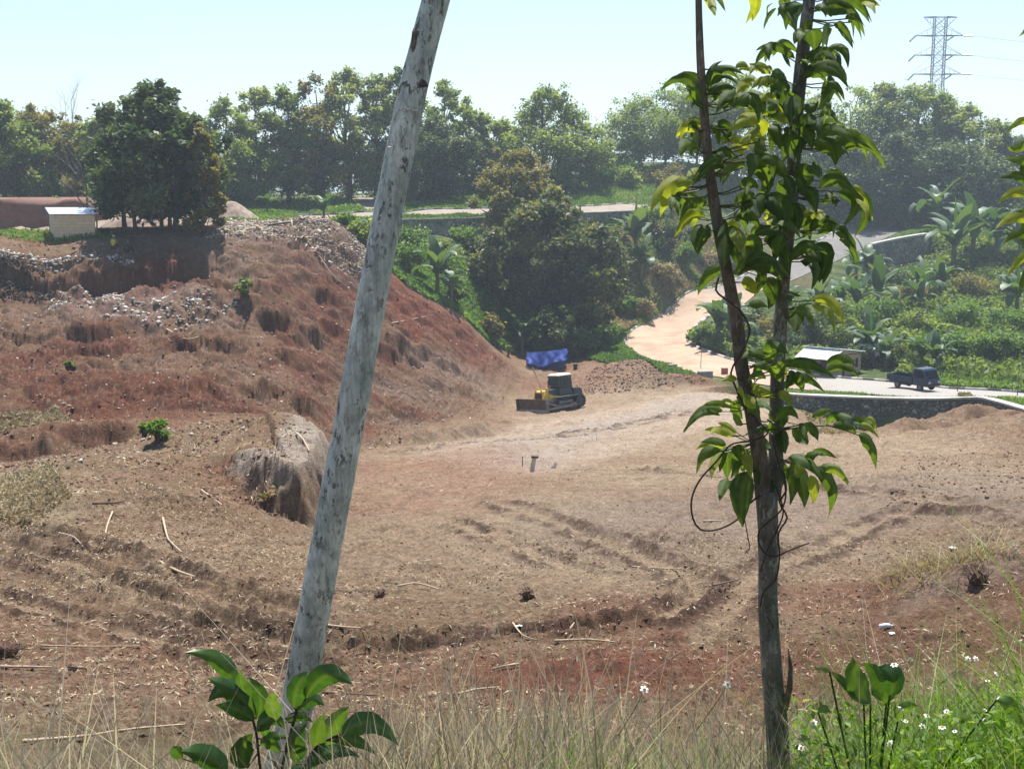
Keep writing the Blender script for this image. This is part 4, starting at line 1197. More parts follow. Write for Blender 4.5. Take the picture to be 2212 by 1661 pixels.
for i, (px, py, h, Y, yg, lab) in enumerate([
  (945,640,110,122,0,"banana plant on the crest right of the leaning trunk, arching over the red slope"),
  (975,660,80,121,0,"smaller banana plant beside the crest banana, with dry hanging leaves"),
  (1372,600,120,157,1,"banana plant with one yellow upright leaf on the slope right of the huge dark tree"),
  (1385,615,90,155,0,"drooping banana plant just below the one with the yellow upright leaf"),
  (577,440,44,148,0,"small banana plant on the terrace edge beside the rubble heap"),
  (700,465,70,147,0,"grey green banana plant on the terrace left of the leaning trunk"),
  (1272,408,46,190,0,"left banana plant on the grassy hilltop under the skyline gap"),
  (1295,405,50,190,0,"right banana plant on the grassy hilltop under the skyline gap"),
  (1128,735,90,129,0,"withered banana plant at the foot of the huge dark tree, above the tarpaulin"),
  (1550,760,110,130,0,"banana plant inside the hairpin kerb, behind the sapling"),
  (1580,770,110,128,0,"banana plant inside the hairpin touching the sapling's left stem"),
  (1700,660,84,150,1,"banana plant with pale young leaf beside the sapling's right stem"),
  (1770,660,84,150,0,"banana plant at the left end of the hillside banana thicket"),
  (1815,655,84,152,0,"banana plant in the thicket below the uphill road"),
  (1850,660,96,148,0,"banana plant in the middle of the thicket below the uphill road"),
  (1895,660,110,150,0,"banana plant at the right end of the hillside thicket"),
  (1850,590,80,172,0,"tall banana plant sticking up against the uphill road"),
  (1875,570,90,172,0,"banana plant left of the tall smooth wall"),
  (2022,510,100,196,0,"topmost banana plant in front of the dark wood"),
  (2060,570,130,172,1,"broad banana plant with a pale upright leaf right of the tall smooth wall"),
  (2100,560,120,176,0,"banana plant in the middle of the grove behind the tall smooth wall"),
  (2150,575,120,172,0,"banana plant in the grove near the hanging branch"),
  (2200,590,110,168,0,"banana plant of the grove cut by the right edge"),
  (1985,650,90,156,0,"banana plant with leaves leaning left below the tall smooth wall"),
  (2030,640,80,160,1,"light green banana plant in the bright patch under the grove"),
  (1985,690,80,148,0,"banana plant over the rusty scrub"),
  (2195,690,110,142,1,"banana plant with an upright pale leaf near the right edge"),
  (1880,775,100,118,1,"banana plant with a bright yellow young leaf right behind the hut"),
  (1915,780,80,115,0,"banana plant between the hut and the pickup"),
  (1990,790,90,112,1,"banana plant with bright yellow leaves behind the pickup cab"),
  (2020,790,80,111,0,"banana plant arching to the right of the pickup")]):
    banana(px, py, h, Y, lab, i, bool(yg))
# ---------------------------------------------------------------- ground cover (stuff)
def scatter_poly(poly3, n, rs, bias=0.0):
    """points inside a ground polygon given as picture position + distance"""
    poly = [(p[0], p[1]) for p in [P(t) for t in poly3]]
    xs = [p[0] for p in poly]; ys = [p[1] for p in poly]
    out = []
    tot = 0
    while tot < n:
        x = rs.uniform(min(xs), max(xs), n * 2); y = rs.uniform(min(ys), max(ys), n * 2)
        m = inside(x, y, poly)
        out.append(np.stack([x[m], y[m]], 1)); tot += m.sum()
        if len(out) > 60: break
    return np.concatenate(out)[:n]
def off_roads(q):
    m = ~(inside(q[:, 0], q[:, 1], ROADPOLY) | inside(q[:, 0], q[:, 1], UROADPOLY) | inside(q[:, 0], q[:, 1], SROADPOLY))
    h0 = at(1832, 815, 113)
    m &= ((q[:, 0] - h0.x) ** 2 + (q[:, 1] - h0.y) ** 2 > 4.6 ** 2) & ~((np.abs(q[:, 0] - h0.x * q[:, 1] / h0.y) < 4.2) & (q[:, 1] > 102) & (q[:, 1] < 114))
    return q[m]
M_STRAWG = leafmat('straw_grass', [(0.18,0.13,0.08),(0.30,0.24,0.15),(0.42,0.36,0.24),(0.36,0.32,0.19)], 0.25, (1.1,1.05,.8), rough=.9, spec=.1)
def cover(name, poly, n, size, hgt, mat, label, seed, up=0.9, patch=0.25, pf=0.15, elong=3.0, cat_=None, tb=0.0):
    rs = np.random.RandomState(seed)
    q = off_roads(scatter_poly(poly, n, rs))
    f = fbm(q[:, 0] * pf, q[:, 1] * pf, 3, seed)
    keep = f + rs.rand(len(q)) * 0.5 > -patch
    q = q[keep]; f = f[keep]
    h = hgt * (0.4 + 0.9 * np.clip(f + 0.4, 0, 1.2)) * rs.rand(len(q))
    z = gz(q[:, 0], q[:, 1]) + h * 0.6 + size * 0.25
    Pn = np.stack([q[:, 0], q[:, 1], z], 1)
    t = np.clip(0.35 * rs.rand(len(q)) + 0.45 * (f + 0.5) + tb, 0, 1)
    V, F, t = cards(Pn, size * (0.6 + 0.8 * rs.rand(len(q))), rs, elong=elong, up=up, tint=t, nbias=0.05)
    me = np_mesh(name, V, F, attrs={"tint": ('FACE', t)})
    return tag(link(name, me, mat), label=label, kind="stuff", cat=cat_ or "vegetation")
cover("grass", [(700,480,151),(760,430,186),(1100,408,194),(1250,392,200),(1480,358,213),(1620,385,216),(1560,440,196),(1450,450,176),(1290,458,163),(1000,470,152)], 46000, .42, .35, LM['green'], "sunlit short grass on the terrace and the low hill behind it", 61)
cover("grass", [(470,480,118),(480,435,170),(760,430,184),(760,478,150),(700,485,120)], 14000, .36, .35, LM['green'], "green grass on the terrace beside the rubble heap", 62)
cover("undergrowth", [(735,488,117),(740,525,141),(1000,530,142),(1200,520,146),(1330,560,150),(1130,700,134),(1110,780,128),(1010,690,121),(880,610,115),(800,540,112)], 30000, .5, .8, LM['green'], "bright leafy undergrowth between the dirt crest and the terrace wall", 63, up=.4, elong=1.8)
cover("dry_grass", [(1290,560,158),(1440,458,172),(1560,450,186),(1560,600,168),(1440,670,154),(1370,712,145),(1290,760,136),(1240,700,140)], 60000, .5, .9, LM['dry'], "yellow dry grass on the slope above the hairpin", 64)
cover("undergrowth", [(1270,790,127),(1290,700,138),(1380,690,147),(1450,665,155),(1560,610,168),(1545,625,164),(1430,683,152),(1368,712,144),(1345,734,137),(1352,752,131),(1385,776,126),(1433,790,121),(1500,812,114),(1480,826,111),(1390,796,120)], 16000, .34, .5, LM['green'], "green weeds along the outer edge of the hairpin", 65, up=.5, elong=2)
cover("undergrowth", [(1490,745,134),(1520,760,128),(1572,778,124),(1740,808,115),(1950,828,108),(2212,848,103),(2500,860,98),(2500,540,176),(2250,480,228),(2010,520,190),(2005,512,186),(1890,560,176),(1870,585,174),(1776,622,160),(1650,675,148),(1545,725,139)], 100000, .6, 1.9, LM['mid'], "dense leafy undergrowth covering the right hillside", 66, up=.3, elong=1.7, patch=.25, pf=.3, tb=-.12)
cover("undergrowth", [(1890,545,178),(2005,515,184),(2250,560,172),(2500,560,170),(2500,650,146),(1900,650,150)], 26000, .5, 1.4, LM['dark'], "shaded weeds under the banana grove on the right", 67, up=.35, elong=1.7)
cover("grass", [(2010,836,104),(2212,848,101),(2500,862,96),(2500,800,112),(2212,790,114),(2030,785,113)], 16000, .75, .9, LM['green'], "tall bright green grass right of the parked pickup", 68, tb=.25, elong=6, patch=.6)
cover("grass", [(1640,846,105),(1740,846,102.5),(1860,852,99.5),(2050,862,94.5),(2212,868,91.5),(2500,890,86),(2340,918,77),(2212,886,85),(2112,859,91.9),(1990,862,94.8),(1860,859,97.8),(1740,854,99.4)], 9000, .26, .22, LM['green'], "strip of grass between the road and the stone wall", 69, tb=.2, elong=4)
cover("grass", [(1905,530,186),(1950,502,202),(1995,485,214),(2100,500,205),(2020,505,190)], 5000, .4, .3, LM['green'], "grass strip above the tall smooth wall", 70, tb=.2)
cover("weeds", [(-100,520,96.5),(245,520,97),(240,508,101),(-100,508,101)], 2600, .3, .3, LM['green'], "weeds along the plateau edge in front of the plywood shed", 71)
cover("dry_grass", [(1730,880,95.5),(1860,925,91.5),(1930,935,90),(1900,960,76),(1780,920,82)], 2200, .3, .3, LM['dry'], "thin weeds at the foot of the stone wall", 72, patch=.0)
cover("dry_grass", [(-60,1065,35),(120,1045,37),(160,1110,31),(60,1150,27.5),(-60,1150,27.5)], 5000, .22, .10, M_STRAWG, "flattened straw coloured grass on the left mound", 73, up=.2, elong=5, patch=.1)
cover("dry_grass", [(-60,900,54),(120,880,57),(160,930,51),(-60,945,49.5)], 3500, .3, .12, M_STRAWG, "flattened dry grass above the small bank at the left edge", 74, up=.2, elong=5, patch=.1)

cover("grass", [(740,475,151.6),(880,470,152.6),(1000,466,153.2),(1200,459,157.5),(1400,453,168.5),(1400,456,167.8),(1290,460,161.2),(1200,464,156.1),(1000,473,151.7),(880,476,150.9),(740,479,150.3)], 9000, .4, .6, LM['green'], "grass fringe between the terrace road and its wall", 75, up=.9, patch=.6)
cover("grass", [(700,440,172),(1000,432,176),(1300,422,182),(1400,440,178),(1200,447,168),(1000,451,162),(830,456,162),(700,458,160)], 14000, .5, .4, LM['green'], "brighter long grass behind the terrace road", 76, up=.9, patch=.3, tb=.15)
cover("undergrowth", [(1560,760,128),(1740,800,118),(1950,815,112),(2010,800,113),(1990,730,128),(1800,700,138),(1600,700,146)], 26000, .5, 1.6, LM['dark'], "dark leafy thicket behind the hut and the pickup", 77, up=.3, elong=1.7, patch=.1, pf=.35)
cover("grass", [(1290,560,158),(1440,458,172),(1560,450,186),(1560,600,168),(1440,670,154),(1370,712,145),(1290,760,136),(1240,700,140)], 26000, .5, .9, LM['green'], "green patches among the dry grass above the hairpin", 78, up=.6, patch=-.1, pf=.2)
# litter, clods and rubble on bare earth ---------------------------------------------
M_STRAW = leafmat("straw_litter", [(0.20,0.13,0.08),(0.33,0.25,0.15),(0.42,0.34,0.22),(0.50,0.44,0.33)], 0.0, rough=0.9, spec=0.1)
M_CLOD = leafmat("earth_clods", [(0.07,0.04,0.028),(0.12,0.066,0.043),(0.17,0.10,0.066),(0.25,0.175,0.12)], 0.0, rough=1.0, spec=0.05)
M_RUB = leafmat("rubble_stone", [(0.15,0.11,0.085),(0.24,0.20,0.16),(0.34,0.29,0.24),(0.58,0.55,0.50)], 0.0, rough=0.9, spec=0.1)
def litter(name, poly, n, size, mat, label, seed, patch=0.0, pf=0.6, elong=4, tb=0.0):
    rs = np.random.RandomState(seed)
    q = scatter_poly(poly, n, rs)
    f = fbm(q[:, 0] * pf * .55, q[:, 1] * pf * 1.5, 3, seed) * 1.5 - 0.16
    k = f + rs.rand(len(q)) * 0.35 > patch; q = q[k]
    s = size * (0.3 + rs.rand(len(q)) ** 4 * 2.6)
    Pn = np.stack([q[:, 0], q[:, 1], gz(q[:, 0], q[:, 1]) + 0.12 * s], 1)
    V, F, t = cards(Pn, s, rs, elong=elong * 1.5, up=0.0, nbias=1.2, droop=0, tint=np.clip(rs.rand(len(q)) + tb, 0, 1))
    me = np_mesh(name, V, F, attrs={"tint": ('FACE', t)})
    return tag(link(name, me, mat), label=label, kind="stuff", cat="litter")
_oct = np.array([[1,0,0],[0,1,0],[-1,0,0],[0,-1,0],[0,0,1],[0,0,-1],[.6,.6,.5],[-.6,.6,.5],[-.6,-.6,.5],[.6,-.6,.5]], float)
_cf = np.array([[0,6,9],[6,0,1],[1,7,6],[7,1,2],[2,8,7],[8,2,3],[3,9,8],[9,3,0],[4,6,7],[4,7,8],[4,8,9],[4,9,6],[5,1,0],[5,2,1],[5,3,2],[5,0,3]])
def lumps(name, poly, n, size, mat, label, seed, patch=0.0, pf=0.5, flat=0.7, tb=0.0, mx=3.0, pw=3.0, q=None):
    rs = np.random.RandomState(seed)
    if q is None: q = scatter_poly(poly, n, rs)
    f = fbm(q[:, 0] * pf, q[:, 1] * pf, 3, seed + 3)
    k = f + rs.rand(len(q)) * 0.3 > patch; q = q[k]; m = len(q)
    s = size * (0.4 + rs.rand(m) ** pw * mx)
    R_ = np.linalg.qr(rs.normal(size=(m, 3, 3)))[0]
    base = _oct[None] * (0.45 + 0.9 * rs.rand(m, 10, 1)) * (s[:, None, None] * (0.7 + 0.6 * rs.rand(m, 1, 3)))
    V = np.einsum('nij,nkj->nki', R_, base)
    V[:, :, 2] *= flat
    V += np.stack([q[:, 0], q[:, 1], gz(q[:, 0], q[:, 1]) + s * 0.05], 1)[:, None, :]
    F = (_cf[None] + (np.arange(m) * 10)[:, None, None]).reshape(-1, 3)
    t = np.repeat(np.clip(rs.rand(m) + tb, 0.001, .999), 16)
    me = np_mesh(name, V.reshape(-1, 3), F, attrs={"tint": ('FACE', t)})
    return tag(link(name, me, mat), label=label, kind="stuff", cat="rubble")
NEARL = [(-150,1120,29),(100,1060,35),(560,1110,30.5),(760,1250,22.4),(820,1480,15.3),(820,1590,11),(-200,1590,11)]
NEARM = [(700,1590,11),(760,1250,22.4),(1000,1150,28),(1500,1150,28),(2300,1150,26),(2400,1400,14),(2300,1590,10.5)]
FIELD = [(760,1180,26),(760,985,52),(1100,920,82),(1500,880,94),(1750,910,88),(2400,940,70),(2400,1150,27)]
LSLOPE = [(-200,960,48),(-200,540,95),(440,530,98),(700,500,109),(860,620,113),(1110,800,120),(1050,900,89),(900,940,72),(700,980,48),(300,1050,37),(-200,1060,36)]
litter("wood_chip_litter", NEARL, 62000, .05, M_STRAW, "straw and wood chips strewn over the near left ground", 81, patch=-.05)
litter("wood_chip_litter", NEARM, 46000, .046, M_STRAW, "straw and wood chips strewn over the near right ground", 82, patch=.02)
litter("wood_chip_litter", FIELD, 5000, .10, M_STRAW, "scattered straw on the packed field", 83, patch=.2)
litter("wood_chip_litter", [(-150,1110,30),(-150,985,45),(300,985,46),(560,940,47),(700,1000,43),(560,1110,31)], 15000, .10, M_STRAW, "straw litter over the left mound", 84, patch=.05)
lumps("earth_clods", NEARL, 12000, .011, M_CLOD, "dark crumbled clods over the near left ground", 85, patch=.02)
lumps("earth_clods", NEARM, 11000, .011, M_CLOD, "dark crumbled clods over the near right ground", 86, patch=.05)
lumps("earth_clods", FIELD, 5000, .017, M_CLOD, "clods scattered over the packed field", 87, patch=.1)
lumps("earth_clods", [(-150,1110,30),(-150,985,45),(300,985,46),(560,940,47),(700,1000,43),(560,1110,31)], 7000, .022, M_CLOD, "dark clods over the left mound", 88, patch=.0)
lumps("earth_clods", [(1900,1140,27),(1950,980,55),(2300,960,58),(2400,1100,31)], 4000, .022, M_CLOD, "clods on the right side of the field", 89, patch=.05, tb=.1)
lumps("earth_clods", LSLOPE, 14000, .032, M_CLOD, "loose clods over the left slope", 90, patch=-.05)
lumps("rubble", LSLOPE, 9000, .035, M_RUB, "small pale stones over the left slope", 91, patch=.12)
lumps("rubble", [(440,528,98.5),(480,500,105),(640,486,114),(735,492,111),(800,560,111),(820,650,105),(740,640,103),(640,545,102)], 9000, .055, M_RUB, "pale rubble and broken concrete dumped over the crest", 92, patch=-.2, pf=.3)
lumps("rubble", [(60,655,86),(130,600,90),(250,590,91),(290,620,89),(180,665,85)], 2600, .05, M_RUB, "white gravel spilled on the ledge below the shed", 93, patch=-.1, tb=.25)
lumps("rubble", [(-80,530,94),(280,530,94.5),(290,552,93),(-80,560,92)], 2000, .06, M_RUB, "white rubbish and stones along the plateau lip", 94, patch=-.05, tb=.2)
lumps("rubble", [(200,655,86),(340,640,88),(520,700,85),(420,740,80),(230,700,81)], 1500, .06, M_RUB, "white stones on the slope below the ledge", 95, patch=.05, tb=.15)
lumps("rubble", [(480,500,112),(620,480,128),(640,470,140),(520,478,130),(440,492,116)], 1400, .07, M_RUB, "stones beside the track on the plateau", 96, patch=-.2, tb=.1)
lumps("earth_clods", [(1210,838,110),(1290,800,120),(1400,800,119),(1530,815,112),(1520,835,108),(1330,845,108)], 4500, .042, M_CLOD, "churned red earth behind the bulldozer", 97, patch=-.2, mx=3)
litter("dead_roots", [(-100,545,93),(90,545,92.5),(120,600,89.5),(-100,640,87)], 5000, .55, leafmat("root_wood", [(0.03,0.025,0.022),(0.07,0.055,0.045),(0.14,0.11,0.09)], 0, rough=.95, spec=.05), "dark tangle of dead roots and brush at the left plateau edge", 98, patch=-.4, elong=9)
litter("broken_planks", [(440,528,98.5),(640,486,114),(735,492,111),(800,560,111),(780,640,104),(640,560,101)], 1200, .6, M_STRAW, "splintered planks among the rubble of the crest", 99, patch=-.2, elong=7)
# ---------------------------------------------------------------- machines, huts, people, small things
def rotz(a): return Matrix.Rotation(a, 4, 'Z')
# bulldozer: local +x is forward
M_YEL = plain("yellow_paint", (0.75, 0.47, 0.06), 0.5, var=0.12, scale=2, dirt=(0.30, 0.19, 0.09), dirt_amt=0.35)
M_NAVY = plain("dark_blue_paint", (0.018, 0.026, 0.045), 0.4, var=0.2, scale=2, dirt=(0.08, 0.06, 0.05), dirt_amt=0.3)
M_CAB = plain("cab_paint", (0.02, 0.04, 0.045), 0.45, var=0.2, scale=2, dirt=(0.14, 0.10, 0.075), dirt_amt=0.3)
M_ROOF = plain("cab_roof_pale", (0.62, 0.55, 0.47), 0.75, var=0.1, scale=2)  # bulldozer cab roof, much paler than the cab colour
M_STEEL = plain("worn_steel", (0.17, 0.16, 0.16), 0.45, 0.5, var=0.3, scale=3, dirt=(0.13, 0.08, 0.06), dirt_amt=0.6)
M_RUST = plain("rusty_steel", (0.10, 0.065, 0.05), 0.7, 0.2, var=0.35, scale=3, dirt=(0.20, 0.13, 0.09), dirt_amt=0.5)
M_TRK = plain("track_steel", (0.045, 0.04, 0.037), 0.6, 0.3, var=0.3, scale=4, dirt=(0.16, 0.11, 0.08), dirt_amt=0.35)
M_EDGE = plain("polished_edge", (0.34, 0.37, 0.42), 0.35, 0.6, var=0.2, scale=3)
M_BLACK = plain("black_rubber", (0.02, 0.02, 0.022), 0.7, var=0.3, scale=4)
def glass(name, col=(0.06, 0.08, 0.09)):
    m, nt, b = nmat(name)
    b.inputs["Base Color"].default_value = (*col, 1); b.inputs["Roughness"].default_value = 0.08
    b.inputs["Transmission Weight"].default_value = 0.75; b.inputs["IOR"].default_value = 1.1
    b.inputs["Specular IOR Level"].default_value = 0.6
    return m
M_GLASS = glass("cab_glass", (0.16, 0.2, 0.2))
M_GLASSD = glass("dark_window", (0.05, 0.07, 0.09))
gd = below(1205, 885, 101)
heading = math.atan2(-0.64, -0.77)
doz = empty("bulldozer", gd, heading, "yellow and dark blue crawler bulldozer with its blade down on the bare earth", "bulldozer")
# tilt it to the ground
def put(o_, mb, nm, mat, **k): return mb.build(nm, mat, o_, **k)
def track(yc):
    t_ = MB()
    # loop of the track in x,z: idler in front, sprocket at the back
    loop = []
    def arc(cx, cz, r, a0, a1, n):
        for i in range(n + 1):
            a = math.radians(a0 + (a1 - a0) * i / n); loop.append((cx + r * math.cos(a), cz + r * math.sin(a)))
    arc(1.45, 0.47, 0.45, -90, 90, 10); loop.append((0.6, 1.0)); loop.append((-0.6, 1.12))
    arc(-1.55, 0.62, 0.50, 90, 225, 10); loop.append((-1.25, 0.03))
    # resample evenly for the shoes
    pts_ = [Vector((a, 0, b)) for a, b in loop] + [Vector((loop[0][0], 0, loop[0][1]))]
    L = [0]
    for i in range(1, len(pts_)): L.append(L[-1] + (pts_[i] - pts_[i - 1]).length)
    n = 44
    for k in range(n):
        s = L[-1] * k / n
        i = max(j for j in range(len(L)) if L[j] <= s); i = min(i, len(pts_) - 2)
        p = pts_[i].lerp(pts_[i + 1], (s - L[i]) / max(1e-6, L[i + 1] - L[i]))
        t = (pts_[i + 1] - pts_[i]).normalized(); nn = Vector((t.z, 0, -t.x))
        R_ = Matrix((( t.x, 0, nn.x, p.x), (0, 1, 0, yc), (t.z, 0, nn.z, p.z), (0, 0, 0, 1)))
        t_.box((0, 0, 0.0), (L[-1] / n * 0.92, 0.56, 0.05), R_)
        t_.box((0, 0, 0.055), (0.03, 0.56, 0.06), R_)
    o = put(doz, t_, "track", M_TRK)
    f = MB(); f.box((-0.05, yc, 0.42), (2.5, 0.26, 0.30)); f.box((-0.05, yc, 0.72), (1.5, 0.18, 0.22)); put(o, f, "track_frame", M_STEEL, bevel=0.03)
    f = MB(); f.cyl((-1.55, yc - 0.16, 0.62), (-1.55, yc + 0.16, 0.62), 0.42, 20); f.cyl((-1.55, yc - 0.24, 0.62), (-1.55, yc + 0.24, 0.62), 0.2, 14); put(o, f, "sprocket", M_NAVY)
    f = MB(); f.cyl((1.45, yc - 0.14, 0.47), (1.45, yc + 0.14, 0.47), 0.39, 20); put(o, f, "idler_wheel", M_RUST)
    for k in range(5):
        f = MB(); f.cyl((-1.0 + k * 0.48, yc - 0.15, 0.22), (-1.0 + k * 0.48, yc + 0.15, 0.22), 0.14, 12); put(o, f, "roller", M_RUST)
    f = MB(); f.box((-0.1, yc, 1.17), (2.3, 0.60, 0.035)); put(doz, f, "fender", M_STEEL)
for yc in (-0.98, 0.98): track(yc)
f = MB(); f.prism([(-1.9, 0.5), (1.5, 0.5), (1.5, 0.8), (1.2, 1.05), (-1.9, 1.05)], -0.62, 0.62); put(doz, f, "body", M_NAVY, bevel=0.03)
f = MB(); f.prism([(0.15, 1.05), (1.75, 1.05), (1.78, 1.62), (1.6, 1.72), (0.15, 1.86)], -0.48, 0.48); hood = put(doz, f, "hood", M_NAVY, bevel=0.04)
f = MB(); f.prism([(1.2, 0.75), (1.95, 0.7), (2.0, 1.66), (1.9, 1.76), (1.42, 1.79), (1.2, 1.3)], -0.52, 0.52); rg = put(doz, f, "radiator_guard", M_YEL, bevel=0.05)
f = MB(); f.box((2.0, 0, 1.3), (0.03, 0.82, 0.62))
for k in range(7): f.box((2.03, -0.36 + k * 0.12, 1.3), (0.03, 0.025, 0.6))
put(rg, f, "grille", M_RUST)
f = MB(); f.prism([(-0.2, 0.98), (1.3, 0.98), (1.3, 1.45), (0.9, 1.3), (-0.2, 1.18)], 0.49, 0.62); put(doz, f, "side_panel", M_YEL)
f = MB(); f.prism([(0.3, 0.98), (1.3, 0.98), (1.3, 1.16), (0.3, 1.1)], -0.62, -0.49); put(doz, f, "side_panel", M_YEL)
f = MB(); f.tube([(0.95, 0.12, 1.75), (0.95, 0.12, 2.35), (1.0, 0.12, 2.45), (1.06, 0.12, 2.5)], [0.07, 0.055, 0.055, 0.05], 10); put(doz, f, "exhaust_pipe", M_RUST, smooth=True)
f = MB(); f.cyl((0.6, -0.15, 1.8), (0.6, -0.15, 2.05), 0.1, 12); put(doz, f, "air_cleaner", M_YEL)
for s in (-1, 1):
    f = MB(); f.tube([(1.55, 0.57 * s, 1.85), (2.0, 0.60 * s, 1.2), (2.45, 0.62 * s, 0.62)], [0.07, 0.07, 0.04], 10); f.box((1.5, .56 * s, 1.86), (.26, .14, .26)); put(doz, f, "lift_cylinder", M_YEL)
    f = MB(); f.tube([(-0.4, 1.36 * s, 0.38), (2.5, 1.36 * s, 0.30)], [0.1, 0.1], 8); f.box((-0.4, 1.33 * s, 0.42), (0.35, 0.14, 0.28)); put(doz, f, "push_arm", M_STEEL)
    f = MB(); f.tube([(1.1, 1.36 * s, 0.42), (2.52, 1.30 * s, 0.95)], [0.05, 0.05], 8); put(doz, f, "brace", M_STEEL)
# blade: curved plate
f = MB(); n = 8; prof = []
for i in range(n + 1):
    a = i / n
    prof.append((2.58 + 0.28 * (2 * a - 1) ** 2 * (1 if a < .5 else .8), -0.02 + 1.22 * a))
f.prism([(x, z) for x, z in prof] + [(x - 0.07, z) for x, z in reversed(prof)], -1.86, 1.86)
for k in range(4): f.box((2.5, -1.4 + k * .93, .5), (0.12, .08, 1.0))
bl = put(doz, f, "blade", M_RUST)
f = MB()
f.add([(2.885, -1.88, -0.04), (2.885, 1.88, -0.04), (2.72, 1.88, 0.34), (2.72, -1.88, 0.34), (2.85, -1.88, -0.04), (2.85, 1.88, -0.04), (2.685, 1.88, 0.34), (2.685, -1.88, 0.34)],
      [(0, 1, 2, 3), (7, 6, 5, 4), (0, 4, 5, 1), (1, 5, 6, 2), (2, 6, 7, 3), (3, 7, 4, 0)])
put(bl, f, "cutting_edge", M_EDGE)
for s in (-1, 1):
    f = MB(); f.prism([(2.86, -0.02), (2.9, 1.16), (2.55, 1.2), (2.5, 0.0)], 1.86 * s - .02, 1.86 * s + .02); put(bl, f, "end_plate", M_STEEL)
# cab: frame of posts, windows, roof
f = MB()
cx0, cx1, cw, z0, z1 = -1.15, 0.25, 0.68, 1.2, 2.78
f.box(((cx0 + cx1) / 2, 0, 1.42), (cx1 - cx0, cw * 2, 0.66))
for (x, y) in ((cx0, -cw), (cx0, cw), (cx1, -cw), (cx1, cw), (-0.5, -cw), (-0.5, cw)):
    f.tube([(x, y * 0.98, 1.6), (x * .94 - .03, y * 0.9, z1)], 0.06, 6)
f.box((-0.46, 0, z1), (1.45, 1.34, 0.12))
cabo = put(doz, f, "cab", M_CAB)
f = MB(); n0 = [(-1.22, -.7), (.34, -.7), (.34, .7), (-1.22, .7)]
f.hexa([(x, y, z1 + .06) for x, y in n0] + [(x * .82 - .06, y * .8, z1 + .2) for x, y in n0]); put(cabo, f, "cab_roof", M_ROOF, bevel=0.03)
for nm, c, s_ in (("window", (-0.83, -cw * .94, 2.2), (.58, .015, .95)), ("window", (-0.12, -cw * .94, 2.2), (.62, .015, .95)), ("window", (-0.83, cw * .94, 2.2), (.58, .015, .95)),
                  ("window", (-0.12, cw * .94, 2.2), (.62, .015, .95)), ("windscreen", (cx1 - .02, 0, 2.2), (.015, 1.15, .95)), ("rear_window", (cx0 + .03, 0, 2.2), (.015, 1.15, .95))):
    f = MB(); f.box(c, s_); put(cabo, f, nm, M_GLASS)
f = MB(); f.box((-.75, 0, 1.85), (.5, .5, .14)); f.box((-.98, 0, 2.15), (.12, .5, .55)); put(cabo, f, "seat", M_BLACK, bevel=.04)
f = MB(); f.prism([(-2.15, 0.95), (-1.15, 0.95), (-1.15, 1.75), (-1.9, 1.68), (-2.15, 1.45)], -.85, .85); put(doz, f, "fuel_tank", M_NAVY, bevel=.06)
f = MB(); f.prism([(-2.5, 0.7), (-2.15, 0.7), (-2.15, 1.3), (-2.3, 1.35), (-2.5, 1.1)], -.4, .4); f.tube([(-2.4, 0, 1.2), (-2.6, 0, .7)], .07, 8); put(doz, f, "rear_winch", M_RUST)
for s in (-1, 1):
    f = MB(); f.cyl((1.9, .35 * s, 1.78), (2.0, .35 * s, 1.78), .08, 12); put(doz, f, "headlight", M_EDGE)
# settle the machine on sloping ground
def settle(o, L=1.6, W=1.0, lift=0.0, z=None):
    a = o.rotation_euler[2]; c, s = math.cos(a), math.sin(a)
    def g(u, v): return float(gz(o.location.x + u * c - v * s, o.location.y + u * s + v * c))
    fz, bz, lz, rz_ = (g(L, W) + g(L, -W)) / 2, (g(-L, W) + g(-L, -W)) / 2, (g(L, W) + g(-L, W)) / 2, (g(L, -W) + g(-L, -W)) / 2
    o.location.z = (fz + bz) / 2 + lift
    X = Vector((2 * L * c, 2 * L * s, fz - bz)).normalized(); Y_ = Vector((-2 * W * s, 2 * W * c, lz - rz_)).normalized()
    Z = X.cross(Y_).normalized(); Y_ = Z.cross(X)
    o.rotation_euler = Matrix((X, Y_, Z)).transposed().to_euler()
settle(doz, 1.5, 1.0, 0.02)
s_ = 1.0
doz.scale = (s_, s_, s_)

# pickup ---------------------------------------------------------------------------
gp = below(1972, 842, 99.5); gp.z = float(base_z(gp.x, gp.y)) + 0.06
pk = empty("pickup_truck", gp, math.atan2(-0.84, 0.54), "dark blue pickup truck with an empty cargo bed parked on the pale road", "pickup truck")
M_TRUCK = plain("dark_car_paint", (0.010, 0.022, 0.062), 0.28, var=0.15, scale=2, dirt=(0.04, 0.035, 0.03), dirt_amt=0.25, spec=0.5)
M_TROOF = plain("roof_sky_sheen_paint", (0.10, 0.13, 0.19), 0.22, var=0.1, scale=2, spec=0.9)  # lighter than the cab colour: sky reflection on the roof put into the paint
def pb(mb, nm, mat, par=pk, **k): return mb.build(nm, mat, par, **k)
f = MB()
cabp = [(0.55, 0.55), (1.98, 0.5), (2.05, 0.75), (1.98, 1.02), (1.60, 1.72), (1.45, 1.80), (0.68, 1.80), (0.55, 1.72)]
f.prism(cabp, -0.78, 0.78); f.box((1.1, 0, 0.48), (1.6, 1.2, 0.16)); cab_ = pb(f, "cab", M_TRUCK, bevel=0.05)
f = MB(); f.box((1.07, 0, 1.815), (0.80, 1.4, 0.03)); pb(f, "cab_roof", M_TROOF, cab_, bevel=.012)
f = MB(); f.add([(1.99, -.66, 1.05), (1.99, .66, 1.05), (1.63, .62, 1.70), (1.63, -.62, 1.70)], [(0, 1, 2, 3)])
f.v = [(x + .012, y, z + .01) for x, y, z in f.v]; f.add([(x - .01, y, z) for x, y, z in f.v], [(3, 2, 1, 0)]); pb(f, "windscreen", M_GLASSD, cab_)
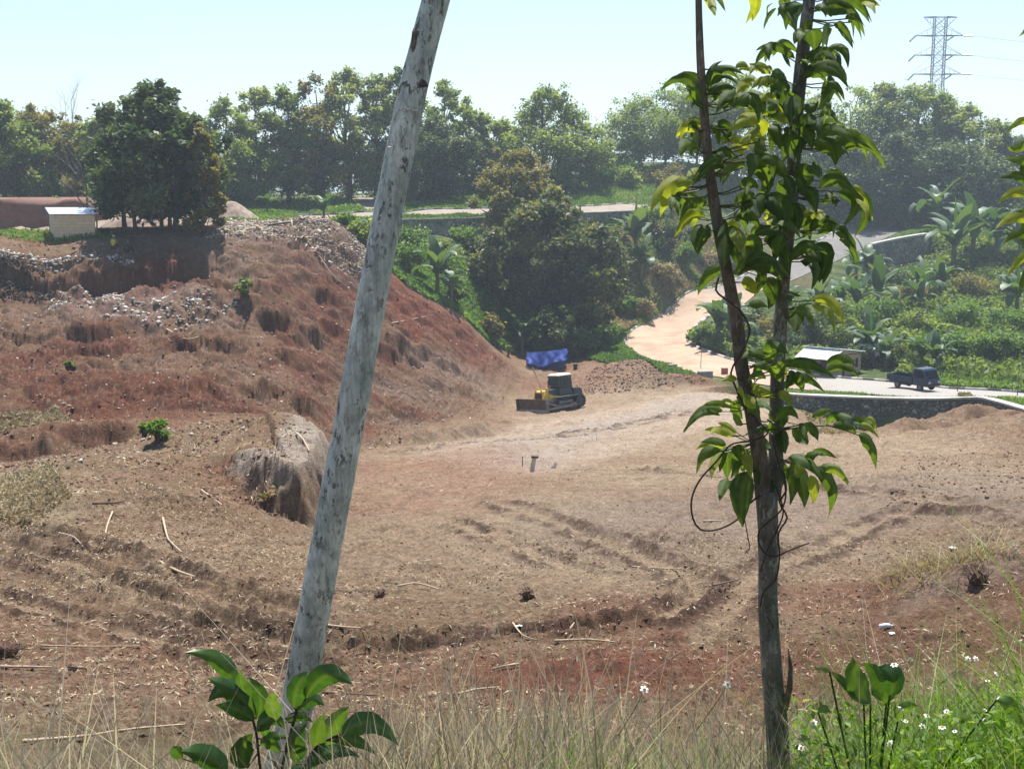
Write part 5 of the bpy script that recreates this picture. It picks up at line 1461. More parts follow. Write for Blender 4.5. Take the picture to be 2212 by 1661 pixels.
for s in (-1, 1):
    f = MB(); f.add([(.70, .79 * s, 1.1), (1.78, .79 * s, 1.1), (1.5, .79 * s, 1.66), (.72, .79 * s, 1.66)], [(0, 1, 2, 3) if s < 0 else (3, 2, 1, 0)]); pb(f, "side_window", M_GLASSD, cab_)
    f = MB(); f.box((2.045, .56 * s, .78), (.06, .26, .16)); pb(f, "headlight", M_EDGE, pk, bevel=.02)
    f = MB(); f.tube([(1.75, .79 * s, 1.25), (1.85, .93 * s, 1.27)], .015, 6); f.box((1.86, .95 * s, 1.3), (.04, .1, .2)); pb(f, "mirror", M_BLACK)
f = MB(); f.box((2.06, 0, .52), (.1, 1.5, .16)); pb(f, "bumper", M_BLACK, bevel=.03)
f = MB(); f.box((2.05, 0, .78), (.04, .6, .12)); pb(f, "grille", M_BLACK)
bed = MB(); bed.box((-.8, 0, .62), (2.55, 1.55, .07))
for s in (-1, 1): bed.box((-.8, .76 * s, .84), (2.55, .045, .38))
bed.box((-2.06, 0, .84), (.045, 1.5, .38)); bed.box((.46, 0, .9), (.045, 1.5, .5))
for x in (-1.9, -1.2, -.5, .2):
    for s in (-1, 1): bed.box((x, .795 * s, .84), (.05, .03, .36))
bo = pb(bed, "cargo_bed", M_TRUCK)
f = MB(); f.tube([(.44, -.7, 1.15), (.44, -.7, 1.62), (.44, .7, 1.62), (.44, .7, 1.15)], .025, 6); pb(f, "bed_guard", M_TRUCK)
f = MB(); f.box((-.2, 0, .46), (3.9, .8, .12)); f.box((-.4, -.55, .42), (.6, .25, .22)); pb(f, "chassis", M_BLACK)
for x in (1.25, -1.0):
    for s in (-1, 1):
        f = MB(); f.cyl((x, .6 * s, .3), (x, .78 * s, .3), .3, 22); w = pb(f, "wheel", M_BLACK, bevel=.03)
        f = MB(); f.cyl((x, .775 * s, .3), (x, .792 * s, .3), .17, 14); pb(f, "rim", M_STEEL, w)

# plywood shed on the plateau ---------------------------------------------------------
def plywood(name, col, seam=1.2):
    m, nt, b = nmat(name)
    n = noise_node(nt, 2.5, 5, 0.6)
    r = ramp(nt, n.outputs[0], [(0.3, [c * .82 for c in col]), (0.7, [c * 1.15 for c in col])])
    w = nt.nodes.new("ShaderNodeTexWave"); w.wave_type = 'BANDS'; w.bands_direction = 'Z'
    w.inputs["Scale"].default_value = 1.3; w.inputs["Distortion"].default_value = 2.5; w.inputs["Detail"].default_value = 3
    tc = nt.nodes.new("ShaderNodeTexCoord"); nt.links.new(tc.outputs["Object"], w.inputs[0])
    c = mix(nt, 0.15, r.outputs[0], w.outputs[0], 'MULTIPLY')
    nt.links.new(c, b.inputs["Base Color"]); b.inputs["Roughness"].default_value = .8
    return m
M_PLY = plywood("plywood_pale", (0.62, 0.50, 0.34))
M_PLY2 = plywood("plywood_tan", (0.55, 0.37, 0.24))
M_POST = plain("timber_post", (0.16, 0.11, 0.07), .85, var=.3, scale=4)
def tin(name, col):
    m = plain(name, col, 0.35, 0.25, var=0.08, scale=1.5)
    return m
M_TIN = tin("tin_roof", (0.62, 0.70, 0.80))
M_TINW = tin("tin_roof_white", (0.80, 0.82, 0.85))
def corrugated(corners, n=26, amp=0.02, thick=0.012):
    """corners: low-left, low-right, high-right, high-left; waves run up the slope"""
    a, b, c, d = [Vector(q) for q in corners]
    V = []; F = []
    nm = (b - a).cross(d - a).normalized()
    if nm.z < 0: nm = -nm
    for j in range(2):
        for i in range(n * 2 + 1):
            t = i / (n * 2)
            w = nm * (amp * (1 if i % 2 else -1))
            V.append(tuple(a.lerp(b, t) + w - nm * thick * j)); V.append(tuple(d.lerp(c, t) + w - nm * thick * j))
    m_ = (n * 2 + 1) * 2
    for j in range(2):
        for i in range(n * 2):
            q = (j * m_ + 2 * i, j * m_ + 2 * i + 2, j * m_ + 2 * i + 3, j * m_ + 2 * i + 1)
            F.append(q if j == 0 else q[::-1])
    for i in range(n * 2):
        F.append((2 * i, m_ + 2 * i, m_ + 2 * i + 2, 2 * i + 2)); F.append((2 * i + 1, 2 * i + 3, m_ + 2 * i + 3, m_ + 2 * i + 1))
    return V, F
g1 = below(163, 516, 98)
sh = empty("plywood_shed", (g1.x, 98, g1.z), math.radians(3), "small pale plywood shed with a flat bluish tin roof on the plateau", "shed")
zt = at(160, 463, 98).z - g1.z
f = MB()
# floor plan: front wall along +x, left side wall running back and to the left
w1, dp = 3.15, 2.3
A, B, C_, D = (-w1 / 2, 0), (w1 / 2, 0), (w1 / 2 - .9, dp), (-w1 / 2 - 1.1, dp)
def panel(a, b, h0, h1, th=.03):
    q = MB(); a = Vector((*a, 0)); b = Vector((*b, 0)); t = (b - a).normalized(); nn = Vector((t.y, -t.x, 0)) * th
    q.hexa([a + Vector((0, 0, -.3)), b + Vector((0, 0, -.3)), b - nn + Vector((0, 0, -.3)), a - nn + Vector((0, 0, -.3)), a + Vector((0, 0, h0)), b + Vector((0, 0, h1)), b - nn + Vector((0, 0, h1)), a - nn + Vector((0, 0, h0))])
    return q
panel(A, B, zt, zt).build("wall", M_PLY, sh); panel(D, A, zt * 1.2, zt).build("wall", M_PLY, sh)
panel(B, C_, zt, zt * 1.2).build("wall", M_PLY, sh); panel(C_, D, zt * 1.2, zt * 1.2).build("wall", M_PLY, sh)
for q in (A, B, C_, D):
    p_ = MB(); p_.box((q[0] + .05 * (1 if q[0] < 0 else -1), q[1] + (.07 if q[1] == 0 else -.07), zt / 2 - .1), (.08, .08, zt + .1)); p_.build("post", M_POST, sh)
p_ = MB(); p_.box((B[0] + .12, .1, zt / 2), (.1, .1, zt)); p_.build("post", M_POST, sh)
V, F = corrugated([(A[0] - .25, -.3, zt + .03), (B[0] + .45, -.25, zt + .03), (C_[0] + .25, dp + .3, zt * 1.2 + .12), (D[0] - .35, dp + .25, zt * 1.2 + .12)])
q = MB(); q.add(V, F); q.build("roof", M_TIN, sh)

# open fronted hut by the road ----------------------------------------------------------
gh = below(1830, 818, 112)
gh.z = at(1832, 815, 112).z
hut = empty("plywood_hut", gh, 0, "tan plywood hut with a white tin awning beside the road, left of the pickup", "hut")
def HP(px, py, Y):            # building corner from the photo, relative to the hut's base
    v = at(px, py, Y) - gh; return v
e1 = Vector((-0.80, 0.60, 0)); e2 = Vector((0.82, 0.57, 0))
K = Vector((at(1811, 812, 112).x - gh.x, 0, 0))       # near corner
Lb, Wb, hN, hA = 3.1, 3.0, 2.25, 2.55
def quad(pts_, nm, mat, th=Vector((0, 0, 0.03))):
    q = MB(); pts_ = [Vector(p) for p in pts_]
    nn = (pts_[1] - pts_[0]).cross(pts_[3] - pts_[0]).normalized() * .025
    q.hexa([p - nn for p in pts_] + [p + nn for p in pts_]); return q.build(nm, mat, hut)
Z = Vector((0, 0, 1))
kn, kr, kl, kb = K, K + e2 * Wb, K + e1 * Lb, K + e1 * Lb + e2 * Wb
base = -0.35
quad([kn + Z * base, kr + Z * base, kr + Z * 2.1, kn + Z * hA], "wall", M_PLY2)                 # gable wall to the right
quad([kr + Z * base, kb + Z * base, kb + Z * 2.1, kr + Z * 2.1], "wall", M_PLY2)
quad([kb + Z * base, kl + Z * base, kl + Z * hA, kb + Z * 2.1], "wall", M_PLY2)
# front: lower boarding, dark opening above
quad([kl + Z * base, kl + (kn - kl) * .42 + Z * base, kl + (kn - kl) * .42 + Z * 2.0, kl + Z * 2.0], "wall", M_POST)
quad([kl + (kn - kl) * .62 + Z * base, kn + Z * base, kn + Z * 1.75, kl + (kn - kl) * .62 + Z * 1.75], "front_board", M_PLY2)
# doorway-shaped openings on the gable: near-black plates painted as the shade inside
def plate(o, d, x0, x1, z0, z1, nm, mat, off):
    nn = Vector((d.y, -d.x, 0)) * off
    q = MB(); a, b = o + d * x0 + nn, o + d * x1 + nn
    q.hexa([a + Z * z0, b + Z * z0, b + Z * z0 - nn * .5, a + Z * z0 - nn * .5, a + Z * z1, b + Z * z1, b + Z * z1 - nn * .5, a + Z * z1 - nn * .5]); return q.build(nm, mat, hut)
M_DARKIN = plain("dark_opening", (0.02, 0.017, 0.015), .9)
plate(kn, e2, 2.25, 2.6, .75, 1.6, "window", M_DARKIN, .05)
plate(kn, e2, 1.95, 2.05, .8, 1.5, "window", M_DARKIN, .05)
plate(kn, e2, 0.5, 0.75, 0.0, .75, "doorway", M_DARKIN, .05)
plate(kn, e2, 0.0, 2.95, 1.98, 2.06, "batten", M_POST, .06)
fr = e1.cross(Z).normalized()
if fr.y > 0: fr = -fr          # towards the road
eN, eF = kn + fr * 2.0, kl + fr * 2.0
for p_ in (eN, eF, (eN + eF) / 2):
    q = MB(); q.box((p_.x, p_.y, .65), (.07, .07, 2.3)); q.build("post", M_POST, hut)
q = MB(); q.add(*corrugated([eF - e1 * -.3 + fr * .2 + Z * 1.85, eN - e1 * .3 + fr * .2 + Z * 1.85, kn - e1 * .3 + Z * (hA - .05), kl + e1 * .3 + Z * (hA - .05)])); q.build("awning", M_TINW, hut)
q = MB(); q.add(*corrugated([kn - e1 * .25 - e2 * .25 + Z * (hA + .1), kl + e1 * .25 - e2 * .25 + Z * (hA + .1), kb + e1 * .25 + e2 * .3 + Z * 2.18, kr - e1 * .25 + e2 * .3 + Z * 2.18])); q.build("roof", M_TIN, hut)
q = MB(); q.box((K.x - .7, -1.2, .35), (1.2, .6, .06)); q.box((K.x - .7, -1.2, .0), (1.1, .5, .7)); q.build("counter", M_PLY2, hut)
gs = below(1885, 812, 117)
ss = empty("lean_to", gs, 0.5, "small open lean-to with a pale tin roof between the hut and the bananas", "lean-to")
q = MB(); q.add(*corrugated([(-1, -1, 1.75), (1.2, -1, 1.65), (1.2, 1, 2.0), (-1, 1, 2.1)], 12)); q.build("roof", M_TINW, ss)
for x in (-.9, 1.1):
    for y in (-.9, .9):
        q = MB(); q.box((x, y, .75), (.07, .07, 2.1)); q.build("post", M_POST, ss)

# blue tarpaulin ---------------------------------------------------------------------
def tarp_mat():
    m, nt, b = nmat("blue_tarpaulin")
    n = noise_node(nt, 1.6, 4, .6)
    r = ramp(nt, n.outputs[0], [(.3, (0.05, 0.10, 0.50)), (.7, (0.11, 0.2, 0.68))])
    nt.links.new(r.outputs[0], b.inputs["Base Color"]); b.inputs["Roughness"].default_value = .45
    tr = nt.nodes.new("ShaderNodeBsdfTranslucent"); nt.links.new(r.outputs[0], tr.inputs[0])
    ms = nt.nodes.new("ShaderNodeMixShader"); ms.inputs[0].default_value = .35
    nt.links.new(b.outputs[0], ms.inputs[1]); nt.links.new(tr.outputs[0], ms.inputs[2]); nt.links.new(ms.outputs[0], nt.nodes["Material Output"].inputs[0])
    return m
gt = below(1181, 783, 123)
tp = empty("tarpaulin_tent", gt, 0, "bright blue tarpaulin hung over a line as a shelter under the huge dark tree", "tarpaulin")
kx = 1 / ppm(123)
def sheet(x0, x1, topf, botf, yf, n=40, m=14):
    V = []; F = []
    for i in range(n + 1):
        u = i / n; x = x0 + (x1 - x0) * u
        zt_, zb = topf(u), botf(u)
        for j in range(m + 1):
            v = j / m
            V.append((x + .06 * math.sin(9 * v + 5 * u), yf(u, v), zt_ + (zb - zt_) * v))
    for i in range(n):
        for j in range(m):
            a = i * (m + 1) + j; F.append((a, a + 1, a + m + 2, a + m + 1))
    return V, F
W2 = 44 * kx
q = MB(); q.add(*sheet(-W2, W2, lambda u: 1.75 + .0 * u + .38 * u ** 1.5 - .05 * math.sin(math.pi * u), lambda u: 0.75 - .35 * math.sin(math.pi * min(1, u * 1.3)) + .35 * u * u + .06 * math.sin(13 * u),
                     lambda u, v: -0.1 - .75 * v + .10 * math.sin(17 * u + 3 * v) * v + .07 * math.sin(31 * u - 4 * v) * v))
q.build("upper_sheet", tarp_mat(), tp, smooth=True)
M_TARPD = plain("dark_blue_sheet", (0.02, 0.035, 0.13), .6, var=.3, scale=2)
q = MB(); q.add(*sheet(-W2 * .98, W2 * .95, lambda u: 1.7 + .36 * u, lambda u: -.1, lambda u, v: .02 + .10 * math.sin(12 * u + 2 * v)))
q.build("lower_sheet", M_TARPD, tp, smooth=True)
for x in (-W2, W2 * .97):
    q = MB(); q.cyl((x, 0, -.3), (x, 0, 1.78 if x < 0 else 2.12), .035, 8); q.build("pole", M_POST, tp)

# small things -----------------------------------------------------------------------
g = ground(1243, 797)
bk = empty("bucket", g, 0, "black bucket with a white handle tag on the earth bank behind the bulldozer", "bucket")
q = MB(); q.tube([(0, 0, 0), (0, 0, .5), (0, 0, .52)], [.18, .24, .26], 16); q.build("pail", M_BLACK, bk)
q = MB(); q.tube([(.25, 0, .5), (.38, -.05, .38), (.3, 0, .2)], .04, 6); q.build("handle", M_COPE, bk)
def block(name, px, py, Y, size, mat, label, rz=0.2, cat="block", sub=None):
    p = below(px, py, Y)
    e = empty(name, p, rz, label, cat)
    q = MB(); q.box((0, 0, size[2] / 2), size); q.build("body", mat, e, bevel=.03)
    if sub: q = MB(); q.box((0, 0, size[2] + .02), (size[0] * 1.08, size[1] * 1.08, .04)); q.build(sub, mat, e)
    return e
M_CONC = plain("concrete", (0.27, 0.25, 0.23), .9, var=.2, scale=3, bmp=.3)
M_REDB = plain("red_board", (0.30, 0.075, 0.05), .7, var=.2, scale=3)
block("concrete_block", 1523, 817, 111, (1.3, .6, .7), M_CONC, "rough grey concrete block at the road edge beside the small red box", cat="concrete block")
block("red_box", 1565, 808, 114, (.55, .4, .6), M_REDB, "small dark red box standing on the sandy road edge", cat="box", sub="lid")
block("concrete_block", 1452, 800, 118, (.9, .5, .5), M_CONC, "broken concrete lump among the churned red earth", .6, cat="concrete block")
block("crate", 1712, 812, 110, (1.2, .8, .55), plain("orange_plastic", (.50, .27, .07), .6), "orange crate in front of the hut awning, behind the sapling leaves", .1, cat="crate", sub="lid")
def stake(px, py, Y, h, r, mat, label, name="stake", cat="stake", lean=(0, 0), head=None):
    p = below(px, py, Y)
    e = empty(name, p, 0, label, cat)
    q = MB(); q.tube([(0, 0, -.2), (lean[0] * .5, lean[1] * .5, h * .5), (lean[0], lean[1], h)], [r, r * .95, r * .8], 8); q.build("shaft", mat, e)
    if head:
        q = MB(); q.box((lean[0], lean[1], h + .04), (r * 3, r * 3, .08)); q.build("cap", head, e)
    return e
M_WPOST = plain("whitewashed_post", (0.55, 0.47, 0.40), .85, var=.15, scale=6)
stake(1147, 1025, 44.5, .55, .09, M_WPOST, "tall pale concrete stub with a dark cap on the pale strip of the field", "boundary_post", "post", (.14, .1), M_RUST)
stake(1193, 1012, 46.5, .25, .10, M_WPOST, "short pale concrete stub right of the capped one", "boundary_post", "post", (.12, .08))
stake(1128, 1000, 47.5, .42, .02, M_RUST, "thin rusty rod stuck in the pale strip of the field", lean=(.02, 0))
stake(1320, 1365, 18.6, .14, .045, M_BARK, "short black stub of wood in the track across the near ground", "wood_stub", "stump", (-.03, 0))
for px, py, Y, lab in ((2068,845,100,"thin dark pole in the tall grass right of the pickup"),(2198,848,98,"thin dark pole in the tall grass near the right edge")):
    stake(px, py, Y, 2.6, .04, M_POST, lab, "wooden_pole", "pole")
stake(1513, 800, 118, 2.6, .03, M_POST, "thin slanting pole beside the hairpin", "wooden_pole", "pole", (.1, 0))

# street lamp -----------------------------------------------------------------------
gl = below(1921, 484, 219)
lp = empty("street_lamp", gl, 0, "slim grey street lamp against the dark wood at the upper road bend", "street lamp")
hL = at(1921, 392, 219).z - gl.z
M_GALV = plain("galvanised_steel", (0.38, 0.40, 0.42), .5, .4, var=.1)
q = MB(); q.tube([(0, 0, 0), (0, 0, hL * .9), (.1, 0, hL), (.7, 0, hL + .15)], [.09, .065, .05, .04], 8); q.build("pole", M_GALV, lp)
q = MB(); q.box((.95, 0, hL + .16), (.6, .2, .1)); q.build("lamp_head", M_GALV, lp, bevel=.03)
# guard rail at the bend
gr = empty("guard_rail", below(2000, 478, 222), 0, "white guard rail at the upper road bend", "guard rail")
q = MB(); q.box((0, 0, .75), (7, .06, .25)); q.build("rail", M_COPE, gr)
for x in (-3, -1, 1, 3):
    q = MB(); q.box((x, .06, .3), (.1, .05, .9)); q.build("post", M_GALV, gr)

# sand and gravel heaps ----------------------------------------------------------------
def heap(px, py, Y, wpx, hpx, label, mat, seed, yr=.7):
    p = below(px, py, Y); W = wpx / ppm(Y) / 2; H = hpx / ppm(Y)
    n = 60; g_ = np.linspace(-1.25, 1.25, n)
    X_, Y_ = np.meshgrid(g_, g_)
    r = np.sqrt(X_ ** 2 + Y_ ** 2) * (1 + .12 * fbm(X_ * 1.5 + seed, Y_ * 1.5, 2, seed))
    Zl = H * np.clip(1 - r, 0, None) ** .9 * 1.05
    Zl = np.where(Zl > H * .9, H * .9 + (Zl - H * .9) * .4, Zl) + .06 * H * fbm(X_ * 6, Y_ * 6, 3, seed)
    Zg = gz(p.x + X_ * W, p.y + Y_ * W * yr) - p.z
    Zz = np.where(r > 1.0, Zg - .3, Zg - .1 + Zl)
    V = np.stack([X_ * W, Y_ * W * yr, Zz], -1).reshape(-1, 3)
    i = np.arange(n * n).reshape(n, n)
    F = np.stack([i[:-1, :-1].ravel(), i[:-1, 1:].ravel(), i[1:, 1:].ravel(), i[1:, :-1].ravel()], 1)
    o = link("earth_heap", np_mesh("earth_heap", V, F, smooth=True), mat)
    o.location = p
    return tag(o, label, "heap")
M_HEAP = plain("heap_sand", (0.30, 0.225, 0.175), .95, var=.25, scale=2.5, bmp=.6, dirt=(.16, .10, .07), dirt_amt=.3)
M_HEAPR = plain("heap_red_earth", (0.15, 0.07, 0.05), .95, var=.3, scale=1.5, bmp=.6)
heap(310, 500, 116, 210, 62, "big pale heap of earth behind the tall dark tree's trunks", M_HEAP, 3)
heap(500, 490, 122, 130, 42, "second pale heap right of the tall dark tree, beside the track", M_HEAP, 5)
heap(45, 505, 112, 110, 18, "low pale gravel heap at the left edge beside the shed", M_HEAP, 7)

# red earth bank behind the shed
def bank():
    line = resample([P(t) for t in [(-420,500,126),(-100,500,128),(60,498,130),(160,496,131),(230,494,133),(290,492,137)]], 1.0)
    V = []; n = len(line); hts = []
    for i, p in enumerate(line):
        zt_ = at(100, 432, 130).z
        zg = float(gz(p.x, p.y)) - .4
        e = 1 - .85 * float(sstep(0.72, 1.0, i / n))
        for k in range(9):
            s = k / 8
            off = .9 * s + .7 * float(fbm(np.array([p.x * .5]), np.array([s * 3.0]), 3, 77)[0])
            V.append((p.x, p.y + off, zg + (zt_ - zg) * s * e + .7 * float(pnoise(np.array([p.x * .3]), np.array([.5]), 78)[0]) * s))
        V.append((p.x, p.y + 14, zg + (zt_ - zg) * e + .1))
        V.append((p.x, p.y + 14.5, zg))
    F = []
    for i in range(n - 1):
        for k in range(10):
            a = i * 11 + k; F.append((a, a + 11, a + 12, a + 1))
    q = np_mesh("earth_bank", V, [list(f_) for f_ in F], smooth=True)
    return tag(link("earth_bank", q, M_HEAPR), kind="structure", label="vertical red earth bank behind the plywood shed")
bank()

# pylon and cables ----------------------------------------------------------------------
YP = 330.0
pb0 = at(2020, 255, YP)
gpy = onz(pb0.x, YP)
top = at(2022, 38, YP)
HT = top.z - gpy.z
py_ = empty("power_pylon", gpy, 0, "tall lattice power pylon rising behind the wood on the right", "pylon")
M_PYL = plain("pylon_steel", (0.16, 0.20, 0.30), .5, .3, var=.1)
u = 1 / ppm(YP)
zt_of = lambda py: at(2020, py, YP).z - gpy.z
q = MB()
A_ = math.radians(38)
def sq(hw, z): return [Vector((hw * math.sqrt(2) * math.cos(A_ + k * math.pi / 2), hw * math.sqrt(2) * math.sin(A_ + k * math.pi / 2), z)) for k in range(4)]
lv = [zt_of(y) for y in (38, 60, 78, 103, 125, 143, 163, 185)]
hw = 1.45
rings = [sq(hw, z) for z in lv] + [sq(hw * 1.3, lv[-1] - 5), sq(hw * 1.9, lv[-1] - 12), sq(hw * 2.8, 0)]
for i in range(len(rings) - 1):
    for k in range(4):
        a, b, c, d = rings[i][k], rings[i][(k + 1) % 4], rings[i + 1][k], rings[i + 1][(k + 1) % 4]
        q.tube([a, c], .13, 4, False); q.tube([a, d], .065, 4, False); q.tube([b, c], .065, 4, False); q.tube([a, b], .05, 4, False)
q.build("lattice_mast", M_PYL, py_)
def arm(z, w, zup, nm="cross_arm"):
    q = MB()
    for s in (-1, 1):
        tip = Vector((s * w, 0, z))
        for k in range(4):
            r0 = sq(hw, z)[k]; r1 = sq(hw, zup)[k]
            if r0.x * s > 0.2: q.tube([r0, tip], .12, 4, False); q.tube([r1, tip], .05, 4, False)
        for t in (.35, .65):
            a = Vector((s * hw, 0, z)).lerp(tip, t); b = Vector((s * hw, 0, zup)).lerp(tip, t); q.tube([a, b], .04, 4, False)
    q.box((0, 0, z), (w * 1.1, .16, .12))
    q.build(nm, M_PYL, py_)
arm(zt_of(38), 4.3, zt_of(60)); arm(zt_of(78), 6.2, zt_of(58)); arm(zt_of(120), 6.2, zt_of(100)); arm(zt_of(161), 6.2, zt_of(142))
M_INS = plain("insulator_glass", (0.12, 0.20, 0.24), .3, 0, var=.1)
tips = []
for py0 in (78, 120, 161):
    z = zt_of(py0)
    for s, dx, dz in ((-1, -1.9, -1.6), (1, 2.0, -.15), (.35, -1.9, -1.1)):
        a = Vector((6.2 * s, 0, z)) if abs(s) == 1 else Vector((3.2, -1.0, z - .3))
        b = a + Vector((dx, -1.5, dz))
        q = MB(); q.tube([a, b], .22, 6); q.build("insulator", M_INS, py_)
        tips.append((b + gpy, s))
M_WIRE = plain("cable", (0.12, 0.13, 0.15), .5)
names = ["top", "middle", "lowest"]
for i, (p, s) in enumerate(tips):
    k = i // 3
    if s == 1: e = at(2700, [70, 112, 155][k] - 8, YP - 10); lab = "%s power cable running right from the pylon out of the photo" % names[k]; sag = 3
    elif s == -1: e = at(1500, [300, 320, 345][k], 260); lab = "%s outer power cable sloping left from the pylon behind the sapling" % names[k]; sag = 7
    else: e = at(1560, [300, 320, 345][k], 262); lab = "%s inner power cable sloping left from the pylon behind the sapling" % names[k]; sag = 7
    L_ = [p.lerp(e, t / 16) - Vector((0, 0, sag * 4 * (t / 16) * (1 - t / 16))) for t in range(17)]
    q = MB(); q.tube(L_, .035, 4, False); o = q.build("power_cable", M_WIRE)
    tag(o, lab, "cable", "cables strung from the pylon")

# people --------------------------------------------------------------------------------
def skin_mesh(name, joints, edges, radii, mat, parent):
    me = bpy.data.meshes.new(name); me.from_pydata(joints, edges, []); me.update()
    o = link(name, me, mat, parent)
    sk = o.modifiers.new("skin", 'SKIN'); sk.use_smooth_shade = True
    for i, r in enumerate(radii):
        me.skin_vertices[0].data[i].radius = (r, r)
    me.skin_vertices[0].data[0].use_root = True
    sb = o.modifiers.new("sub", 'SUBSURF'); sb.levels = 1; sb.render_levels = 1
    return o
M_SKIN = plain("skin", (0.22, 0.12, 0.08), .6, var=.08)
M_HAIR = plain("hair", (0.012, 0.01, 0.01), .6)
def person(loc, rz, label, shirt, trousers, sit=False, hat=None, s=1.0):
    e = empty("person", loc, rz, label, "person", "people at the edge of the works")
    if sit:
        hip, kneeL, kneeR, ftL, ftR = (0, 0, .25), (.42, .12, .48), (.40, -.12, .50), (.62, .14, .06), (.60, -.15, .06)
        neck = (.12, 0, .80); sh_ = .78; hands = [(.42, .12, .50), (.40, -.10, .52)]; elb = [(.22, .24, .52), (.20, -.24, .52)]
    else:
        hip, kneeL, kneeR, ftL, ftR = (0, 0, .92), (.04, .10, .50), (.0, -.11, .50), (-.02, .12, .06), (-.04, -.13, .06)
        neck = (.02, 0, 1.46); sh_ = 1.42; hands = [(.16, .25, .80), (.10, -.27, .78)]; elb = [(.02, .26, 1.08), (-.02, -.27, 1.08)]
    n = Vector(neck); h = Vector(hip)
    ch = h.lerp(n, .7)
    J = [hip, tuple(h.lerp(n, .4)), tuple(ch), neck, tuple(n + Vector((.02, 0, .10))), tuple(n + Vector((.03, 0, .22))), tuple(n + Vector((.03, 0, .29))),
         (ch.x, .18, sh_), elb[0], hands[0], (ch.x, -.18, sh_), elb[1], hands[1],
         (h.x, .10, h.z - .02), kneeL, ftL, (ftL[0] + .15, ftL[1], ftL[2] - .02), (h.x, -.10, h.z - .02), kneeR, ftR, (ftR[0] + .15, ftR[1], ftR[2] - .02)]
    E = [(0, 1), (1, 2), (2, 3), (3, 4), (4, 5), (5, 6), (2, 7), (7, 8), (8, 9), (2, 10), (10, 11), (11, 12), (0, 13), (13, 14), (14, 15), (15, 16), (0, 17), (17, 18), (18, 19), (19, 20)]
    Rr = [.13, .125, .13, .055, .065, .095, .06, .06, .045, .035, .06, .045, .035, .085, .06, .045, .035, .085, .06, .045, .035]
    skin_mesh("body", J, E, Rr, M_SKIN, e)
    si = [0, 1, 2, 7, 8, 10, 11]; mp = {a: i for i, a in enumerate(si)}
    skin_mesh("shirt", [J[i] for i in si], [(0, 1), (1, 2), (2, 3), (3, 4), (2, 5), (5, 6)], [.15, .15, .16, .085, .07, .085, .07], shirt, e)
    skin_mesh("trousers", [J[i] for i in (0, 13, 14, 15, 17, 18, 19)], [(0, 1), (1, 2), (2, 3), (0, 4), (4, 5), (5, 6)], [.145, .105, .08, .065, .105, .08, .065], trousers, e)
    hd = Vector(J[5])
    q = MB()
    for j in range(5):
        pass
    q.tube([hd + Vector((-.02, 0, .02)), hd + Vector((-.02, 0, .06)), hd + Vector((-.015, 0, .11)), hd + Vector((-.01, 0, .135))], [.105, .108, .08, .02], 12)
    q.build("cap" if hat else "hair", hat or M_HAIR, e, smooth=True)
    e.scale = (s, s, s)
    return e
fab = lambda n, c: plain(n, c, .85, var=.12, scale=8)
M_YSH = fab("yellow_shirt", (0.50, 0.42, 0.05)); M_DSH = fab("dark_shirt", (0.03, 0.04, 0.07)); M_WSH = fab("white_shirt", (0.55, 0.55, 0.56)); M_TR = fab("dark_trousers", (0.035, 0.035, 0.045))
person(below(244, 522, 95.2, .02), math.radians(80), "person in a yellow shirt and pale cap sitting on the plateau edge, back turned", M_YSH, M_TR, True, M_WPOST)
person(below(272, 524, 95.0, .02), math.radians(40), "person in dark clothes sitting beside the one in yellow", M_DSH, M_TR, True)
person(below(1880, 812, 116, .05), math.radians(-100), "person in a dark shirt standing in the shade right of the hut", M_DSH, M_TR)
person(below(1891, 813, 116, .05), math.radians(-120), "person in a white shirt standing between the hut and the pickup", M_WSH, M_TR)
# ---------------------------------------------------------------- foreground
def bark_mat(name, c1, c2, spot, sc=1.0):
    m, nt, b = nmat(name)
    tc = nt.nodes.new("ShaderNodeTexCoord"); mp = nt.nodes.new("ShaderNodeMapping"); nt.links.new(tc.outputs["Object"], mp.inputs[0])
    mp.inputs["Scale"].default_value = (1, 1, .45)
    n1 = noise_node(nt, 22 * sc, 6, .7, mp.outputs[0]); n2 = noise_node(nt, 30 * sc, 5, .75, mp.outputs[0]); n3 = noise_node(nt, 5 * sc, 4, .6, mp.outputs[0])
    mp2 = nt.nodes.new("ShaderNodeMapping"); nt.links.new(tc.outputs["Object"], mp2.inputs[0]); mp2.inputs["Scale"].default_value = (1, 1, .06)
    n4 = noise_node(nt, 90 * sc, 3, .6, mp2.outputs[0])
    a = ramp(nt, n1.outputs[0], [(.40, c1), (.56, c2)])
    sp = ramp(nt, n2.outputs[0], [(.545, (0, 0, 0)), (.585, (1, 1, 1))])
    n6 = noise_node(nt, 3.2, 3, .6, mp.outputs[0]); mk = ramp(nt, n6.outputs[0], [(.36, (.35, .35, .35)), (.5, (1, 1, 1))])
    sp_ = mix(nt, 1.0, sp.outputs[0], mk.outputs[0], 'MULTIPLY')
    c = mix(nt, sp_, a.outputs[0], spot)
    r = ramp(nt, n3.outputs[0], [(.35, (.66, .68, .66)), (.62, (1.15, 1.12, 1.08))])
    c = mix(nt, 1, c, r.outputs[0], 'MULTIPLY')
    r4 = ramp(nt, n4.outputs[0], [(.35, (.86, .86, .86)), (.6, (1.05, 1.05, 1.05))])
    c = mix(nt, 1, c, r4.outputs[0], 'MULTIPLY')
    nt.links.new(c, b.inputs["Base Color"]); b.inputs["Roughness"].default_value = .85; b.inputs["Specular IOR Level"].default_value = .2
    hh = mix(nt, .5, n2.outputs[0], n4.outputs[0])
    bump(nt, b, hh, 1.0, .010)
    return m
M_PALE = bark_mat("pale_lichen_bark", (0.42, 0.44, 0.395), (0.68, 0.71, 0.64), (0.19, 0.175, 0.145))
